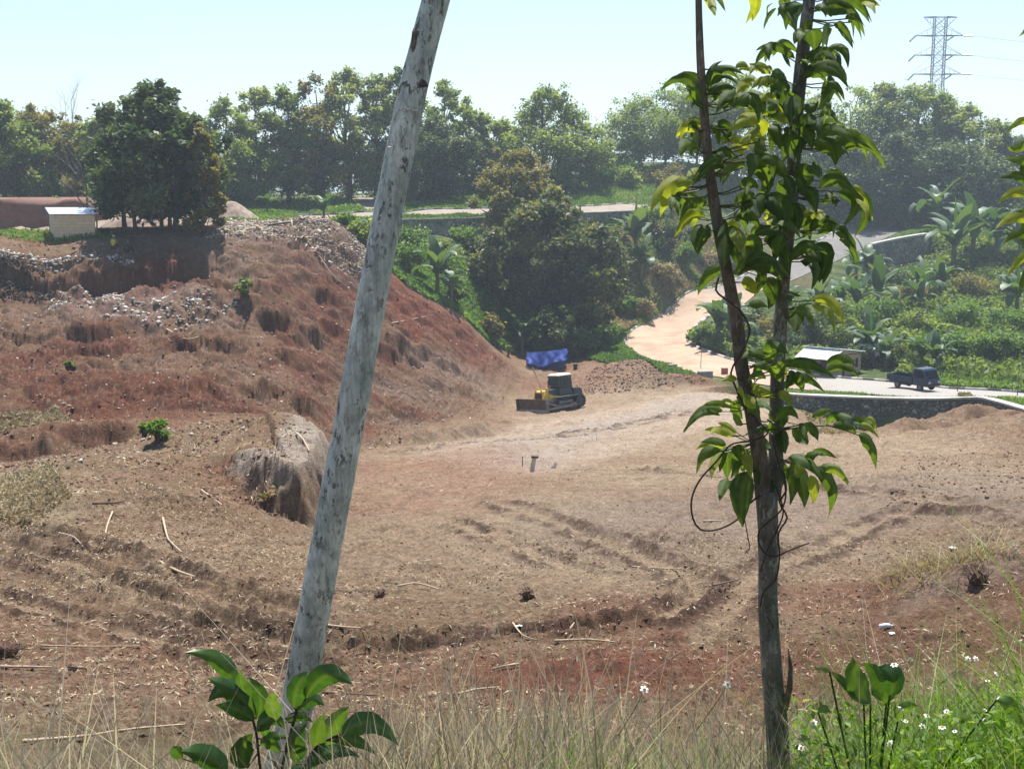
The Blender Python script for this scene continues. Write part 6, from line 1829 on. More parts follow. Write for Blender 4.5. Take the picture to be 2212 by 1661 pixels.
M_SAP = bark_mat("grey_brown_bark", (0.12, 0.11, 0.085), (0.20, 0.185, 0.15), (0.34, 0.34, 0.29), 1.2)
M_SAPY = bark_mat("brown_young_bark", (0.11, 0.09, 0.065), (0.17, 0.14, 0.105), (0.24, 0.20, 0.15), 1.2)
M_SAPT = plain("green_stalk", (0.07, 0.075, 0.03), .6, var=.2, scale=20)
M_VINE = plain("vine_stem", (0.05, 0.032, 0.022), .7, var=.2, scale=20)
M_LEAF = leafmat("broad_leaf", [(0.045,0.085,0.032),(0.068,0.12,0.038),(0.10,0.16,0.05),(0.27,0.31,0.06)], 0.5, (2.0, 1.9, .45), rough=.6, spec=.2, veins=True)
M_LEAF2 = leafmat("glossy_leaf", [(0.025,0.075,0.02),(0.04,0.105,0.027),(0.065,0.14,0.035),(0.13,0.21,0.06)], 0.35, (2.0, 2.0, .5), rough=.38, spec=.5, veins=True)
def knobby(pts_, rad, n=20, seg=0.05, amp=.04, seed=0):
    """smooth trunk with slight swellings; returns MB"""
    rr = np.random.RandomState(seed)
    L = resample(pts_, seg)
    tot = [0]
    for i in range(1, len(L)): tot.append(tot[-1] + (L[i] - L[i - 1]).length)
    src = [0]
    P_ = [Vector(p) for p in pts_]
    for i in range(1, len(P_)): src.append(src[-1] + (P_[i] - P_[i - 1]).length)
    mb = MB(); rads = np.interp([t / tot[-1] for t in tot], [s / src[-1] for s in src], rad)
    mb.tube(L, list(rads), n)
    V = np.array(mb.v); cen = np.repeat(np.array([tuple(p) for p in L]), n, axis=0)
    d = V - cen; r = np.linalg.norm(d, axis=1); an = np.tile(np.arange(n) * 2 * np.pi / n, len(L)); s = np.repeat(np.array(tot), n)
    k = 1 + amp * fbm(an * 0.9 + seed, s * 6, 3, seed) + amp * .8 * pnoise(s * 3.0, s * 0 + seed, 9)
    V = cen + d * k[:, None]
    mb.v = [tuple(v) for v in V]
    return mb
def leaf_mesh(V, F, tint, vein, base, mid, tip, w, t, rs, curl=.25, wavy=.04, n=12, m=3, face=None):
    """curved leaf with a folded midrib between base, mid and tip (world points)"""
    base, mid, tip = Vector(base), Vector(mid), Vector(tip)
    ctrl = mid * 2 - (base + tip) * .5
    def pt(s): return base * (1 - s) ** 2 + ctrl * 2 * s * (1 - s) + tip * s * s
    rows = []
    view = (Vector((0, 0, 0)) - mid).normalized()
    n0 = len(V); L = (tip - base).length
    tw = rs.uniform(-.5, .5)
    ph = rs.uniform(0, 6)
    for i in range(n + 1):
        s = i / n
        p = pt(s); d = (pt(min(1, s + .02)) - pt(max(0, s - .02))).normalized()
        sd = d.cross(face if face is not None else view)
        if sd.length < 1e-4: sd = d.orthogonal()
        sd.normalize()
        nn = sd.cross(d).normalized()
        a = tw * (s - .3)
        sd2 = sd * math.cos(a) + nn * math.sin(a); nn2 = nn * math.cos(a) - sd * math.sin(a)
        prof = (math.sin(math.pi * min(1.0, s ** .78)) ** .8) * (1.12 - .35 * s) if s < .97 else 0.015
        if s == 0: prof = .04
        ww = w / 2 * prof * (1 + .05 * math.sin(9 * s * 3 + ph))
        for k in range(-m, m + 1):
            c = k / m
            q = p + sd2 * ww * c - nn2 * (abs(c) ** 1.2 * ww * curl) + nn2 * (wavy * L * .35 * math.sin(14 * s + ph + 2 * (c > 0)) * abs(c) ** 2)
            V.append(tuple(q)); vein.append(.4 if k == 0 else (0.10 if (i % 2 == 0 and abs(k) < m) else 0.0))
    w_ = 2 * m + 1
    for i in range(n):
        for k in range(2 * m):
            a = n0 + i * w_ + k
            F.append((a, a + 1, a + w_ + 1, a + w_)); tint.append(t)
class Leaves:
    def __init__(self): self.V = []; self.F = []; self.t = []; self.v = []
    def build(self, name, mat, parent):
        me = np_mesh(name, self.V, self.F, smooth=True, attrs={"tint": ('FACE', self.t), "vein": ('POINT', self.v)})
        return link(name, me, mat, parent)

# leaning pale trunk
lt = empty("leaning_tree", (0, 0, 0), label="leaning pale tree trunk with lichen spots and a broken stub near the top", cat="tree")
YT = 5.6
sp = [at(560, 1830, 5.6), at(632, 1560, 5.6), at(655, 1450, 5.6), at(708, 1160, 5.6), at(757, 900, 5.62), at(808, 620, 5.65), at(862, 340, 5.7), at(905, 140, 5.72), at(957, -60, 5.75), at(1010, -300, 5.8)]
g0 = onz(sp[0].x, sp[0].y)
lt.location = g0
sp = [p - g0 for p in sp]
rr_ = [.088, .081, .078, .0735, .071, .068, .066, .064, .060, .055]
mb = knobby(sp, rr_, 28, .035, .05, 4); mb.build("trunk", M_PALE, lt, smooth=True)
mb = knobby([at(905, 190, 5.70) - g0, at(899, 130, 5.69) - g0, at(900, 68, 5.69) - g0], [.045, .026, .02], 14, .02, .25, 8)
st_ = mb.build("broken_stub", M_SAPY, lt, smooth=True)
sv = MB()
for k in range(7):
    a = at(894 + k * 2.4, 74, 5.685 + .005 * (k % 3)) - g0; sv.tube([a, a + Vector((rnd.uniform(-.006, .006), 0, rnd.uniform(.01, .035)))], [.004, .0012], 5)
sv.build("splinter", M_STRAW, st_)
sv = MB(); a = at(925, 36, 5.68) - g0
for k in range(3): sv.tube([a + Vector((.01, 0, -.02)), a + Vector((-.012 + .006 * k, 0, .02 + .01 * k))], [.006, .0015], 5)
sv.build("twig_stub", M_SAPY, lt)
for (px, py) in ((878, 232), (893, 235), (838, 315), (872, 318)):
    q = MB(); c = at(px + 4, py, 5.62) - g0
    q.tube([c + Vector((math.cos(t) * .013, -.004, math.sin(t) * .009)) for t in (2.6, 3.4, 4.2, 5.0, 5.8)], .0035, 6); q.build("branch_scar", M_PALE, lt)

# sapling with two stems
sa = empty("forked_sapling", (0, 0, 0), label="young tree with two upright stems and drooping broad leaves in front of the hut", cat="young tree")
YS = 5.0
def UC(cx, cy): return (1425.7 + cx * 0.3642, cy * 0.3642)
def LC(cx, cy): return (1425.7 + cx * 0.41626, 518.5 + cy * 0.4164)
tb = at(1678, 1700, YS)
gs0 = onz(tb.x, tb.y); sa.location = gs0
def S_(px, py, Y=YS): return at(px, py, Y) - gs0
fork = (1651, 1060)
main = [S_(1690, 1830), S_(1680, 1600), S_(1668, 1450), S_(1659, 1300), S_(1659, 1150), S_(1655, 1060)]
mb = knobby(main, [.052, .049, .045, .041, .041, .047], 22, .03, .06, 12); mb.build("trunk", M_SAP, sa, smooth=True)
lst = [S_(1651, 1075), S_(1640, 980), S_(1622, 880), S_(1602, 790), S_(1592, 700), S_(1575, 610), S_(1553, 500), S_(1540, 420), S_(1528, 330), S_(1522, 250), S_(1514, 150), S_(1510, 40), S_(1508, -80)]
mb = knobby(lst, [.038, .034, .030, .028, .027, .025, .023, .022, .020, .018, .0165, .0135, .012], 18, .03, .06, 13); mb.build("stem", M_SAPY, sa, smooth=True)
rst = [S_(1668, 1080, 5.05), S_(1676, 990, 5.1), S_(1677, 900, 5.12), S_(1680, 800, 5.14), S_(1687, 690, 5.16), S_(1694, 580, 5.17), S_(1708, 450, 5.18), S_(1716, 340, 5.2), S_(1722, 230, 5.2), S_(1735, 110, 5.2), S_(1748, 0, 5.2), S_(1756, -90, 5.2)]
mb = knobby(rst, [.036, .032, .030, .029, .0285, .028, .028, .028, .028, .027, .025, .023], 18, .03, .07, 14); mb.build("stem", M_SAP, sa, smooth=True)
LOW = [(330,890,220,890,123,1003,45,.4),(375,870,290,850,215,865,30,.7),(400,1020,310,990,230,985,45,.95),(400,1000,345,965,300,950,40,.9),(345,1065,280,1045,210,1050,40,.6),
 (320,1090,240,1110,190,1210,52,.3),(320,1100,280,1160,265,1240,45,.95),(345,1080,350,1170,348,1240,58,.2),(350,1230,325,1290,310,1355,45,.3),(400,1060,415,1130,440,1220,60,.15),
 (450,1080,460,1140,470,1200,50,.99),(460,1200,425,1330,430,1490,105,.1),(500,1180,545,1240,600,1330,80,.05),(640,1150,620,1230,600,1340,64,.05),(475,1040,530,1060,575,1095,60,.15),
 (665,1130,760,1150,840,1250,72,.3),(680,1150,735,1260,750,1390,78,.2),(780,1220,800,1300,790,1370,50,.99),(800,1180,905,1290,870,1440,76,.25),(830,1175,910,1190,980,1260,50,.6),
 (750,1140,810,1110,870,1115,45,.3),(690,960,740,1030,760,1060,60,.3),(640,980,645,1050,650,1110,74,.05),(870,960,930,915,1040,945,48,.3),(1040,960,1090,975,1135,1030,36,.9),
 (1030,1010,1100,1070,1122,1195,60,.3),(900,960,970,965,1020,1010,45,.2),(790,920,850,895,890,880,35,.7),(600,940,660,890,720,930,50,.3),(480,870,530,855,580,890,50,.4),
 (390,830,405,890,430,930,60,.05),(640,770,740,720,860,795,46,.3),(665,650,770,640,910,720,56,.3),(860,640,950,620,1015,655,46,.3),(590,640,490,590,415,625,50,.35),
 (590,690,520,650,460,670,35,.3),(560,620,600,560,665,590,72,.2),(590,640,610,690,620,740,76,.6),(400,720,360,720,320,735,35,.99),(550,720,500,700,455,740,30,.2),
 (700,690,730,740,740,790,50,.1),(470,750,500,780,530,820,46,.97),(540,200,585,270,560,360,82,.1),(480,200,470,240,505,285,72,.97),(680,270,705,280,735,295,50,.6),
 (700,340,705,410,700,480,76,.1),(720,340,790,360,830,410,50,.3),(790,340,880,370,905,480,55,.9),(750,80,820,130,790,250,82,.1),(460,340,510,335,560,350,42,.3),
 (330,140,245,190,195,290,56,.3),(400,170,500,95,620,120,62,.3),(480,140,570,140,640,220,72,.2),(610,80,620,20,640,-20,60,.3),(680,110,760,40,870,75,50,.3),
 (700,1230,730,1180,700,1120,50,.9),(560,1000,590,960,560,900,50,.2),(430,960,395,930,375,905,40,.7),(620,870,640,930,610,990,50,.4),(740,960,790,990,820,1040,46,.3),
 (440,800,470,850,500,870,50,.95),(500,820,540,800,600,820,44,.97),(610,800,660,820,690,870,44,.9),(560,960,520,990,480,990,44,.2),(410,1110,390,1180,400,1240,46,.3),(1000,930,1060,940,1110,960,34,.3)]
UP = [(300,-20,310,40,330,95,40,.9),(575,-20,565,60,545,130,46,.97),(730,-20,735,40,720,80,60,.3),(690,50,640,110,615,185,20,.3),(820,20,765,80,790,170,68,.05),
 (960,20,1120,0,1245,140,62,.2),(960,60,1060,50,1150,100,90,.1),(1180,-10,1240,10,1305,40,46,.9),(1110,110,1170,130,1215,220,36,.3),(1010,140,985,210,990,290,46,.6),
 (1060,150,1100,200,1145,290,44,.3),(870,190,825,210,795,265,60,.3),(900,180,915,240,910,300,84,.05),(800,350,680,280,565,305,42,.3),(700,300,650,320,625,375,46,.2),
 (770,280,740,320,765,365,46,.3),(980,300,1080,290,1115,410,54,.1),(880,330,980,310,1060,330,50,.3),(880,375,930,355,980,365,40,.3),(870,430,1010,380,1110,480,92,.2),
 (975,480,990,570,930,660,64,.2),(1000,490,1055,520,1095,600,42,.3),(940,680,1000,665,1055,730,42,.3),(520,400,480,385,445,405,36,.9),(660,440,590,400,530,430,50,.95),
 (690,525,610,485,545,530,52,.99),(530,520,490,520,450,560,50,.97),(740,440,700,440,655,460,52,.2),(700,470,710,510,700,550,74,.05),(660,610,620,585,570,612,46,.99),
 (740,740,680,675,595,690,46,.99),(600,700,520,710,400,790,82,.99),(590,710,580,780,490,815,80,.97),(530,890,450,835,360,860,46,.97),(640,830,560,840,500,865,40,.97),
 (270,600,150,475,5,530,56,.2),(240,590,215,530,190,480,60,.2),(290,520,300,420,380,358,32,.2),(290,540,360,410,500,445,56,.2),(300,580,370,530,440,545,52,.2),
 (290,640,210,590,150,590,50,.3),(440,640,550,590,585,720,84,.2),(260,760,200,725,130,750,46,.2),(250,780,160,760,95,820,62,.97),(265,780,225,850,220,935,66,.1),
 (220,880,160,855,120,930,72,.5),(340,740,390,755,418,830,54,.1),(725,520,735,640,765,740,112,.02),(800,560,790,650,770,720,90,.05),(830,740,880,715,930,750,74,.2),
 (720,820,745,840,760,880,62,.4),(790,740,840,800,860,870,76,.1),(790,820,795,890,800,970,92,.1),(930,810,1040,760,1155,830,62,.5),(1040,900,1110,830,1215,870,64,.45),
 (1050,910,1210,850,1335,1000,66,.6),(900,850,1010,880,1040,990,84,.1),(470,960,400,950,355,1090,62,.2),(380,1000,310,980,200,1095,62,.1),(250,1020,200,1020,150,1065,52,.9),
 (540,940,625,1020,640,1150,104,.15),(600,960,700,990,770,1090,84,.3),(180,1110,70,1150,0,1290,82,.97),(130,1100,105,1140,115,1190,54,.1),(130,1170,75,1190,70,1255,54,.6),
 (290,1220,180,1215,120,1310,56,.3),(240,1300,165,1300,85,1410,62,.85),(280,1330,235,1400,225,1510,104,.02),(380,1330,385,1450,375,1590,98,.02),(430,1350,470,1420,470,1500,82,.99),
 (490,1390,530,1500,430,1630,92,.7),(440,1290,530,1270,600,1370,84,.02),(480,1100,530,1090,585,1120,62,.4),(600,1200,720,1240,735,1380,112,.1),(640,1270,690,1310,720,1410,90,.8),
 (740,1220,860,1300,890,1440,84,.2),(790,1120,870,1130,905,1250,84,.15),(960,1110,1060,1070,1155,1155,64,.2),(1060,1150,1230,1230,1150,1410,90,.15),(1130,1110,1180,1130,1222,1195,32,.99),
 (1160,1180,1220,1230,1225,1310,38,.99),(1060,1180,1010,1180,960,1225,54,.1),(930,1240,950,1280,965,1320,52,.99),(850,1280,900,1265,945,1270,32,.95),(890,1380,970,1305,1080,1350,52,.05),
 (930,1390,1060,1340,1125,1440,58,.1),(1050,1380,1130,1440,1160,1570,52,.5),(560,1400,650,1365,765,1430,62,.1),(630,1440,730,1480,770,1650,92,.05),(860,1510,920,1455,992,1515,52,.1),
 (865,1515,960,1560,915,1680,84,.1),(490,1600,580,1525,685,1560,62,.2),(500,1610,600,1570,735,1640,62,.2),(820,980,860,1060,830,1140,90,.1),(700,1080,760,1160,800,1260,90,.15),
 (560,860,600,900,660,920,60,.5),(640,760,680,800,720,900,70,.4),(860,1000,910,1010,950,1060,50,.3),(640,640,690,680,720,740,80,.3),(460,560,400,600,380,660,60,.3),(330,900,390,930,400,1000,50,.2),
 (640,1150,600,1220,590,1300,80,.1),(540,1180,480,1190,440,1240,60,.2),(860,640,900,640,940,600,60,.3),(700,1290,780,1290,840,1360,70,.2)]
rsL = np.random.RandomState(21)
def whorls(lst_, conv, scale, parent, name_, Y0, attach):
    groups = {}
    extra = []
    for L_ in lst_:
        for rep_ in range(2 if name_ == "upper" else 1):
            if rsL.rand() > (.85 if name_ == "upper" else .5): continue
            dx, dy = rsL.uniform(-45, 45), rsL.uniform(-40, 45); rx = rsL.uniform(-60, 60); k = rsL.uniform(.6, 1.0)
            bx, by, mx_, my_, tx, ty, w, t = L_
            extra.append((bx + dx, by + dy, bx + dx + (mx_ - bx) * k + rx * .3, by + dy + (my_ - by) * k - 8, bx + dx + (tx - bx) * k + rx, by + dy + (ty - by) * k + 18, w * k, min(.99, abs(t + rsL.uniform(-.2, .25)))))
    lst_ = list(lst_) + extra
    for L_ in lst_:
        bx, by, mx_, my_, tx, ty, w, t = L_
        b, m_, tp_ = conv(bx, by), conv(mx_, my_), conv(tx, ty)
        # nearest stem
        key = int(b[1] // 150)
        groups.setdefault(key, Leaves())
        G = groups[key]
        y0 = Y0 + rsL.uniform(-.16, .16)
        dy = rsL.uniform(-.12, .06)
        B = at(b[0], b[1], y0) - gs0; M_ = at(m_[0], m_[1], y0 + dy * .5) - gs0 + Vector((0, 0, .004)); T__ = at(tp_[0], tp_[1], y0 + dy) - gs0
        face = (Vector((0, -1, 0)) * 1.0 + Vector((rsL.uniform(-.5, .5), 0, rsL.uniform(-.1, .8)))).normalized()
        leaf_mesh(G.V, G.F, G.t, G.v, B, M_, T__, 1.22 * w * scale / ppm(Y0), t * .99, rsL, curl=rsL.uniform(.15, .5), face=face)
        # petiole back to the stem
        s = min(attach, key=lambda q: (q - B).length)
        d = (M_ - B).normalized()
        pet.append((s, (s + B) / 2 + Vector((0, 0, -.008)), B + d * .01))
    for k, G in groups.items(): G.build("foliage", M_LEAF, parent)
pet = []
stemp = resample(lst, .04) + resample(rst, .04) + resample(main[-2:], .04)
whorls(LOW, LC, 0.42, sa, "lower", 5.0, stemp)
whorls(UP, UC, 0.3642, sa, "upper", 5.05, stemp)
q = MB()
for a, m_, b in pet:
    if (a - b).length > .2: continue
    q.tube([a, m_, b], [.0035, .0028, .0025], 5, caps=False)
q.tube([S_(*LC(560, 930)), S_(*LC(640, 985), 4.95), S_(*LC(740, 965), 4.95), S_(*LC(870, 960), 4.93), S_(*LC(960, 985), 4.93), S_(*LC(1035, 1015), 4.93)], [.006, .005, .0045, .004, .0035, .002], 6)
q.build("twigs", M_SAPT, sa)
q = MB(); q.tube([S_(1694, 1530, 4.97), S_(1706, 1485, 4.96), S_(1708, 1440, 4.96), S_(1703, 1400, 4.96)], [.018, .013, .009, .004], 8); q.build("dead_twig", M_SAPY, sa, smooth=True)

# twining vine
vn = empty("climbing_vine", gs0, label="thin brown vine looping round the sapling's trunk and hanging in a wide curl", cat="vine")
def VP(l, r, nm="strand"):
    q = MB(); L_ = resample([at(*LC(a, b), Y) - gs0 for a, b, Y in l], .02)
    q.tube(L_, r, 6); q.build(nm, M_VINE, vn, smooth=True)
VP([(305,195,4.96),(290,260,4.95),(330,300,4.95),(400,350,4.94),(440,400,4.95),(465,470,4.96),(440,550,4.95),(400,620,4.93),(368,690,4.93),(400,780,4.94),(440,860,4.94),(500,930,4.93),(560,1000,4.92),(480,1040,4.92),(370,1060,4.92),(300,1140,4.92),(210,1240,4.92),(165,1340,4.92),(170,1440,4.92),(210,1500,4.92),(300,1500,4.92),(400,1450,4.93),(440,1390,4.94),(510,1330,4.96),(580,1290,5.05)], .0042)
VP([(580,1000,5.0),(600,1100,4.97),(650,1280,4.94),(640,1380,4.94),(590,1440,4.94),(520,1500,4.94),(510,1560,4.95),(540,1620,4.95),(600,1640,4.95),(690,1600,4.94),(775,1570,4.93)], .0036)
VP([(640,1200,4.98),(655,1300,4.96),(620,1360,4.95),(660,1440,4.95),(615,1520,4.95),(620,1640,4.95),(600,1760,4.95),(540,1820,4.95),(520,1900,4.95)], .0040)
VP([(600,1280,4.95),(640,1400,4.95),(610,1500,4.95),(560,1600,4.95),(520,1720,4.95)], .0032)
VP([(440,1450,4.93),(450,1510,4.93),(465,1600,4.93),(440,1625,4.93)], .0022)
VP([(555,1950,4.96),(575,1985,4.96),(590,2010,4.96)], .003)

# hanging branch at the right edge ------------------------------------------------------
gb = onz(2.35, 5.3)
rb = empty("roadside_tree", gb, label="leafy branch tips hanging in at the right edge of the photo", cat="tree")
q = knobby([Vector((0.35, .1, -.2)), Vector((.30, .05, 1.0)), Vector((.22, 0, 2.0)), Vector((.15, 0, 3.4))], [.05, .045, .035, .02], 12, .08, .06, 44); q.build("trunk", M_SAP, rb, smooth=True)
G = Leaves()
RB = [(2225,270,2205,262,2172,290,16,.9),(2225,300,2200,320,2175,318,18,.7),(2230,350,2200,345,2165,345,20,.6),(2230,400,2200,380,2160,385,22,.3),(2235,425,2195,415,2155,440,22,.9),(2230,440,2200,470,2170,470,20,.3),
 (2230,480,2190,470,2150,495,22,.95),(2235,520,2200,505,2165,530,20,.4),(2235,545,2205,560,2175,600,18,.9),(2235,330,2215,360,2205,400,20,.2),(2235,40,2222,60,2200,80,12,.9),(2235,570,2215,600,2200,640,18,.5),(2235,460,2215,500,2210,540,22,.1)]
sp_ = resample([Vector((0.30, .05, .6)), Vector((.22, 0, 2.0)), Vector((.15, 0, 3.4))], .05)
q = MB()
for L_ in RB:
    y0 = 5.3 + rsL.uniform(-.1, .1)
    B, M_, T__ = (at(L_[0], L_[1], y0) - gb, at(L_[2], L_[3], y0) - gb, at(L_[4], L_[5], y0 - .05) - gb)
    leaf_mesh(G.V, G.F, G.t, G.v, B, M_, T__, L_[6] * 1.1 / ppm(5.3), L_[7], rsL, face=Vector((0, -1, .3)).normalized())
    s = min(sp_, key=lambda k: (k - B).length); q.tube([s, (s + B) / 2, B], [.006, .004, .003], 5, caps=False)
G.build("leaves", M_LEAF, rb); q.build("branch", M_VINE, rb)

# broad-leaved plant at the bottom left ---------------------------------------------------
def BC(cx, cy): return (cx * .39064, 1012.7 + cy * .39064)
b0 = at(*BC(1500, 1900), 4.6)
gpl = onz(b0.x, b0.y)
bp = empty("broad_leaved_plant", gpl, label="glossy green broad leaved plant at the foot of the leaning pale trunk", cat="plant")
PL_ = [(1290,1220,1215,1060,1020,1015,90,.5),(1290,1220,1220,1180,1150,1160,60,.3),(1370,1310,1260,1215,1150,1290,112,.1),(1400,1390,1310,1330,1190,1305,80,.3),(1400,1400,1345,1230,1330,1110,92,.6),
 (1420,1380,1440,1260,1375,1150,84,.2),(1530,1390,1505,1310,1515,1230,85,.8),(1420,1450,1490,1375,1580,1440,100,.2),(1440,1530,1510,1480,1590,1490,55,.4),(1625,1320,1640,1210,1700,1120,112,.3),
 (1690,1270,1810,1140,1950,1190,112,.1),(1630,1340,1720,1275,1795,1310,72,.2),(1570,1400,1650,1370,1730,1400,52,.3),(1370,1650,1340,1560,1400,1460,112,.1),(1640,1630,1630,1500,1700,1400,122,.05),
 (1750,1560,1755,1460,1790,1350,92,.8),(1800,1530,1840,1420,1930,1310,112,.75),(1890,1480,2040,1400,2205,1530,112,.4),(1830,1500,1950,1495,2080,1580,72,.6),(1700,1640,1830,1560,1990,1590,82,.1),
 (1260,1670,1130,1580,1000,1560,112,.1),(1010,1600,975,1560,960,1530,62,.5),(1600,1680,1680,1640,1760,1640,62,.3),(1240,1690,1190,1640,1170,1590,90,.3),(1480,1500,1460,1440,1440,1420,50,.3),(1550,1560,1500,1530,1460,1540,50,.5)]
G = Leaves(); q = MB()
stems = [[(1500,1950),(1440,1660),(1415,1450),(1370,1320),(1290,1220)],[(1520,1950),(1560,1650),(1610,1450),(1640,1330)],[(1560,1950),(1650,1720),(1730,1560),(1800,1500),(1890,1470)],[(1480,1950),(1420,1800),(1370,1700),(1250,1680)]]
SP3 = []
for s in stems:
    L_ = resample([at(*BC(*c), 4.6) - gpl for c in s], .03); SP3 += L_; q.tube(L_, .006, 6)
for L_ in PL_:
    y0 = 4.6 + rsL.uniform(-.12, .1)
    B, M_, T__ = (at(*BC(L_[0], L_[1]), y0) - gpl, at(*BC(L_[2], L_[3]), y0 - .02) - gpl, at(*BC(L_[4], L_[5]), y0 - rsL.uniform(0, .1)) - gpl)
    leaf_mesh(G.V, G.F, G.t, G.v, B, M_, T__, L_[6] * .48 / ppm(4.6), L_[7], rsL, curl=rsL.uniform(.15, .45), face=Vector((rsL.uniform(-.4, .4), -1, rsL.uniform(.2, 1.0))).normalized())
    s = min(SP3, key=lambda k: (k - B).length); q.tube([s, B], [.004, .003], 5, caps=False)
G.build("leaves", M_LEAF2, bp); q.build("stem", M_VINE, bp)

# broad weed on the right
def RC(cx, cy): return ((1960 + cx * .28423) * .8641, (1450 + cy * .28423) * .8641)
b0 = at(*RC(800, 1500), 4.5); gw = onz(b0.x, b0.y)
wd_ = empty("large_leaved_weed", gw, label="weed with large upright oval leaves among the flowering grass at bottom right", cat="weed")
G = Leaves(); q = MB()
for L_ in [(760,1080,640,880,600,670,150,.75),(900,1080,870,900,700,720,170,.6),(700,1060,560,920,410,800,70,.3),(930,1010,960,850,830,760,170,.2),(400,800,340,780,260,760,30,.9),(1000,1240,1060,1120,1190,1105,70,.97),(1870,1050,2050,1160,2200,1500,90,.9),(300,1160,360,1130,420,1170,50,.9)]:
    y0 = 4.5 + rsL.uniform(-.05, .05)
    B, M_, T__ = at(*RC(L_[0], L_[1]), y0) - gw, at(*RC(L_[2], L_[3]), y0) - gw, at(*RC(L_[4], L_[5]), y0) - gw
    leaf_mesh(G.V, G.F, G.t, G.v, B, M_, T__, L_[6] * .40 / ppm(4.5), L_[7], rsL, curl=.2, wavy=.08, face=Vector((.3, -1, .4)).normalized())
    q.tube([Vector((rsL.uniform(-.05, .05), 0, -.05)), B * .5 + Vector((0, 0, -.02)), B], .004, 5)
G.build("leaves", M_LEAF2, wd_); q.build("stem", LM['green'], wd_)

# dry and green grass on the near bank -------------------------------------------------------
def blades(name, q_, hts, wid, mat, label, seed, lean=.35, segs=4, tints=None, curve=.5, cat="grass"):
    rs = np.random.RandomState(seed); n = len(q_)
    az = rs.rand(n) * 2 * np.pi; ln = np.abs(rs.normal(0, lean, n)); cv = curve * rs.rand(n)
    d = np.stack([np.cos(az), np.sin(az), np.zeros(n)], 1)
    sa_ = rs.rand(n) * 2 * np.pi; sd = np.stack([np.cos(sa_), np.sin(sa_) * .5, np.zeros(n)], 1)
    b = np.stack([q_[:, 0], q_[:, 1], gz(q_[:, 0], q_[:, 1]) - .02], 1)
    rows = []
    for i in range(segs + 1):
        s = i / segs
        c = b + d * (hts * (ln * s + cv * s * s))[:, None] + np.array([0, 0, 1.0]) * (hts * (s - .35 * cv * s * s))[:, None]
        w = (wid * (1 - s ** 1.5 * .9))[:, None]
        rows += [c - sd * w / 2, c + sd * w / 2]
    V = np.stack(rows, 1).reshape(-1, 3); k = 2 * (segs + 1)
    f = np.array([[2 * i, 2 * i + 1, 2 * i + 3, 2 * i + 2] for i in range(segs)])
    F = (f[None] + (np.arange(n) * k)[:, None, None]).reshape(-1, 4)
    t = np.repeat(np.clip(rs.rand(n) if tints is None else tints, .001, .999), segs)
    me = np_mesh(name, V, F, attrs={"tint": ('FACE', t)})
    return tag(link(name, me, mat), label=label, kind="stuff", cat=cat)
M_DRYB = leafmat("dry_stalk", [(0.13,0.10,0.075),(0.30,0.26,0.195),(0.50,0.46,0.36),(0.33,0.26,0.20)], .4, (1.15, 1.1, .85), rough=.8)
M_GRB = leafmat("green_blade", [(0.06,0.13,0.02),(0.10,0.20,0.03),(0.16,0.28,0.05),(0.24,0.30,0.09)], .45, (1.6, 1.6, .4), rough=.5, spec=.35)
def bank_pts(rs, n, x0, x1, y0, y1, patch=0.0, pf=2.0, seed=0):
    out = np.empty((0, 2))
    while len(out) < n:
        yy = y0 + (y1 - y0) * rs.rand(n * 2); xx = (x0 + (x1 - x0) * rs.rand(n * 2)) * (yy + 1.0) / 5.0
        f = fbm(xx * pf, yy * pf, 2, seed); m = f + rs.rand(n * 2) * .6 > patch
        out = np.concatenate([out, np.stack([xx[m], yy[m]], 1)])
    return out[:n]
rs = np.random.RandomState(301)
X0, X1 = -2.7, 2.7
q_ = bank_pts(rs, 2700, -.75, 1.3, 4.2, 6.4, .12, 2.6, 5); blades("dry_grass", q_, rs.uniform(.15, .75, len(q_)) * (.5 + .6 * rs.rand(len(q_))), rs.uniform(.004, .009, len(q_)), M_DRYB, "dry straw coloured grass along the bottom middle", 31, .45, curve=.2)
q_ = bank_pts(rs, 1000, -2.7, -.7, 4.2, 6.4, .1, 2.0, 6); blades("dry_grass", q_, rs.uniform(.2, .62, len(q_)) * (.6 + .6 * rs.rand(len(q_))), rs.uniform(.004, .008, len(q_)), M_DRYB, "thin dry stalks along the bottom left", 32, .4)
q_ = bank_pts(rs, 1300, .8, 2.7, 4.1, 6.6, .05, 2.0, 7); blades("dry_grass", q_, rs.uniform(.3, .9, len(q_)) * (.6 + .6 * rs.rand(len(q_))), rs.uniform(.0025, .005, len(q_)), M_DRYB, "dry stalks mixed into the green grass at bottom right", 33, .3)
q_ = bank_pts(rs, 330, -2.4, 2.4, 4.3, 6.5, .0, 2.0, 8); blades("dry_grass", q_, rs.uniform(.5, .95, len(q_)), rs.uniform(.007, .012, len(q_)), M_DRYB, "tall dry seed stalks standing over the near grass", 34, .6, curve=.08, tints=.35 + .4 * rs.rand(len(q_)))
q_ = bank_pts(rs, 6500, 1.2, 2.9, 4.0, 6.4, .0, 1.5, 9); blades("grass", q_, rs.uniform(.25, .85, len(q_)) * (.5 + .7 * rs.rand(len(q_))), rs.uniform(.004, .009, len(q_)), M_GRB, "bright green grass in the bottom right corner", 35, .4, curve=.8)
q_ = bank_pts(rs, 600, .1, 1.4, 4.1, 5.8, .15, 2.0, 10); blades("grass", q_, rs.uniform(.2, .5, len(q_)), rs.uniform(.004, .008, len(q_)), M_GRB, "green grass between the dry stalks left of the sapling", 36, .45, curve=.8)
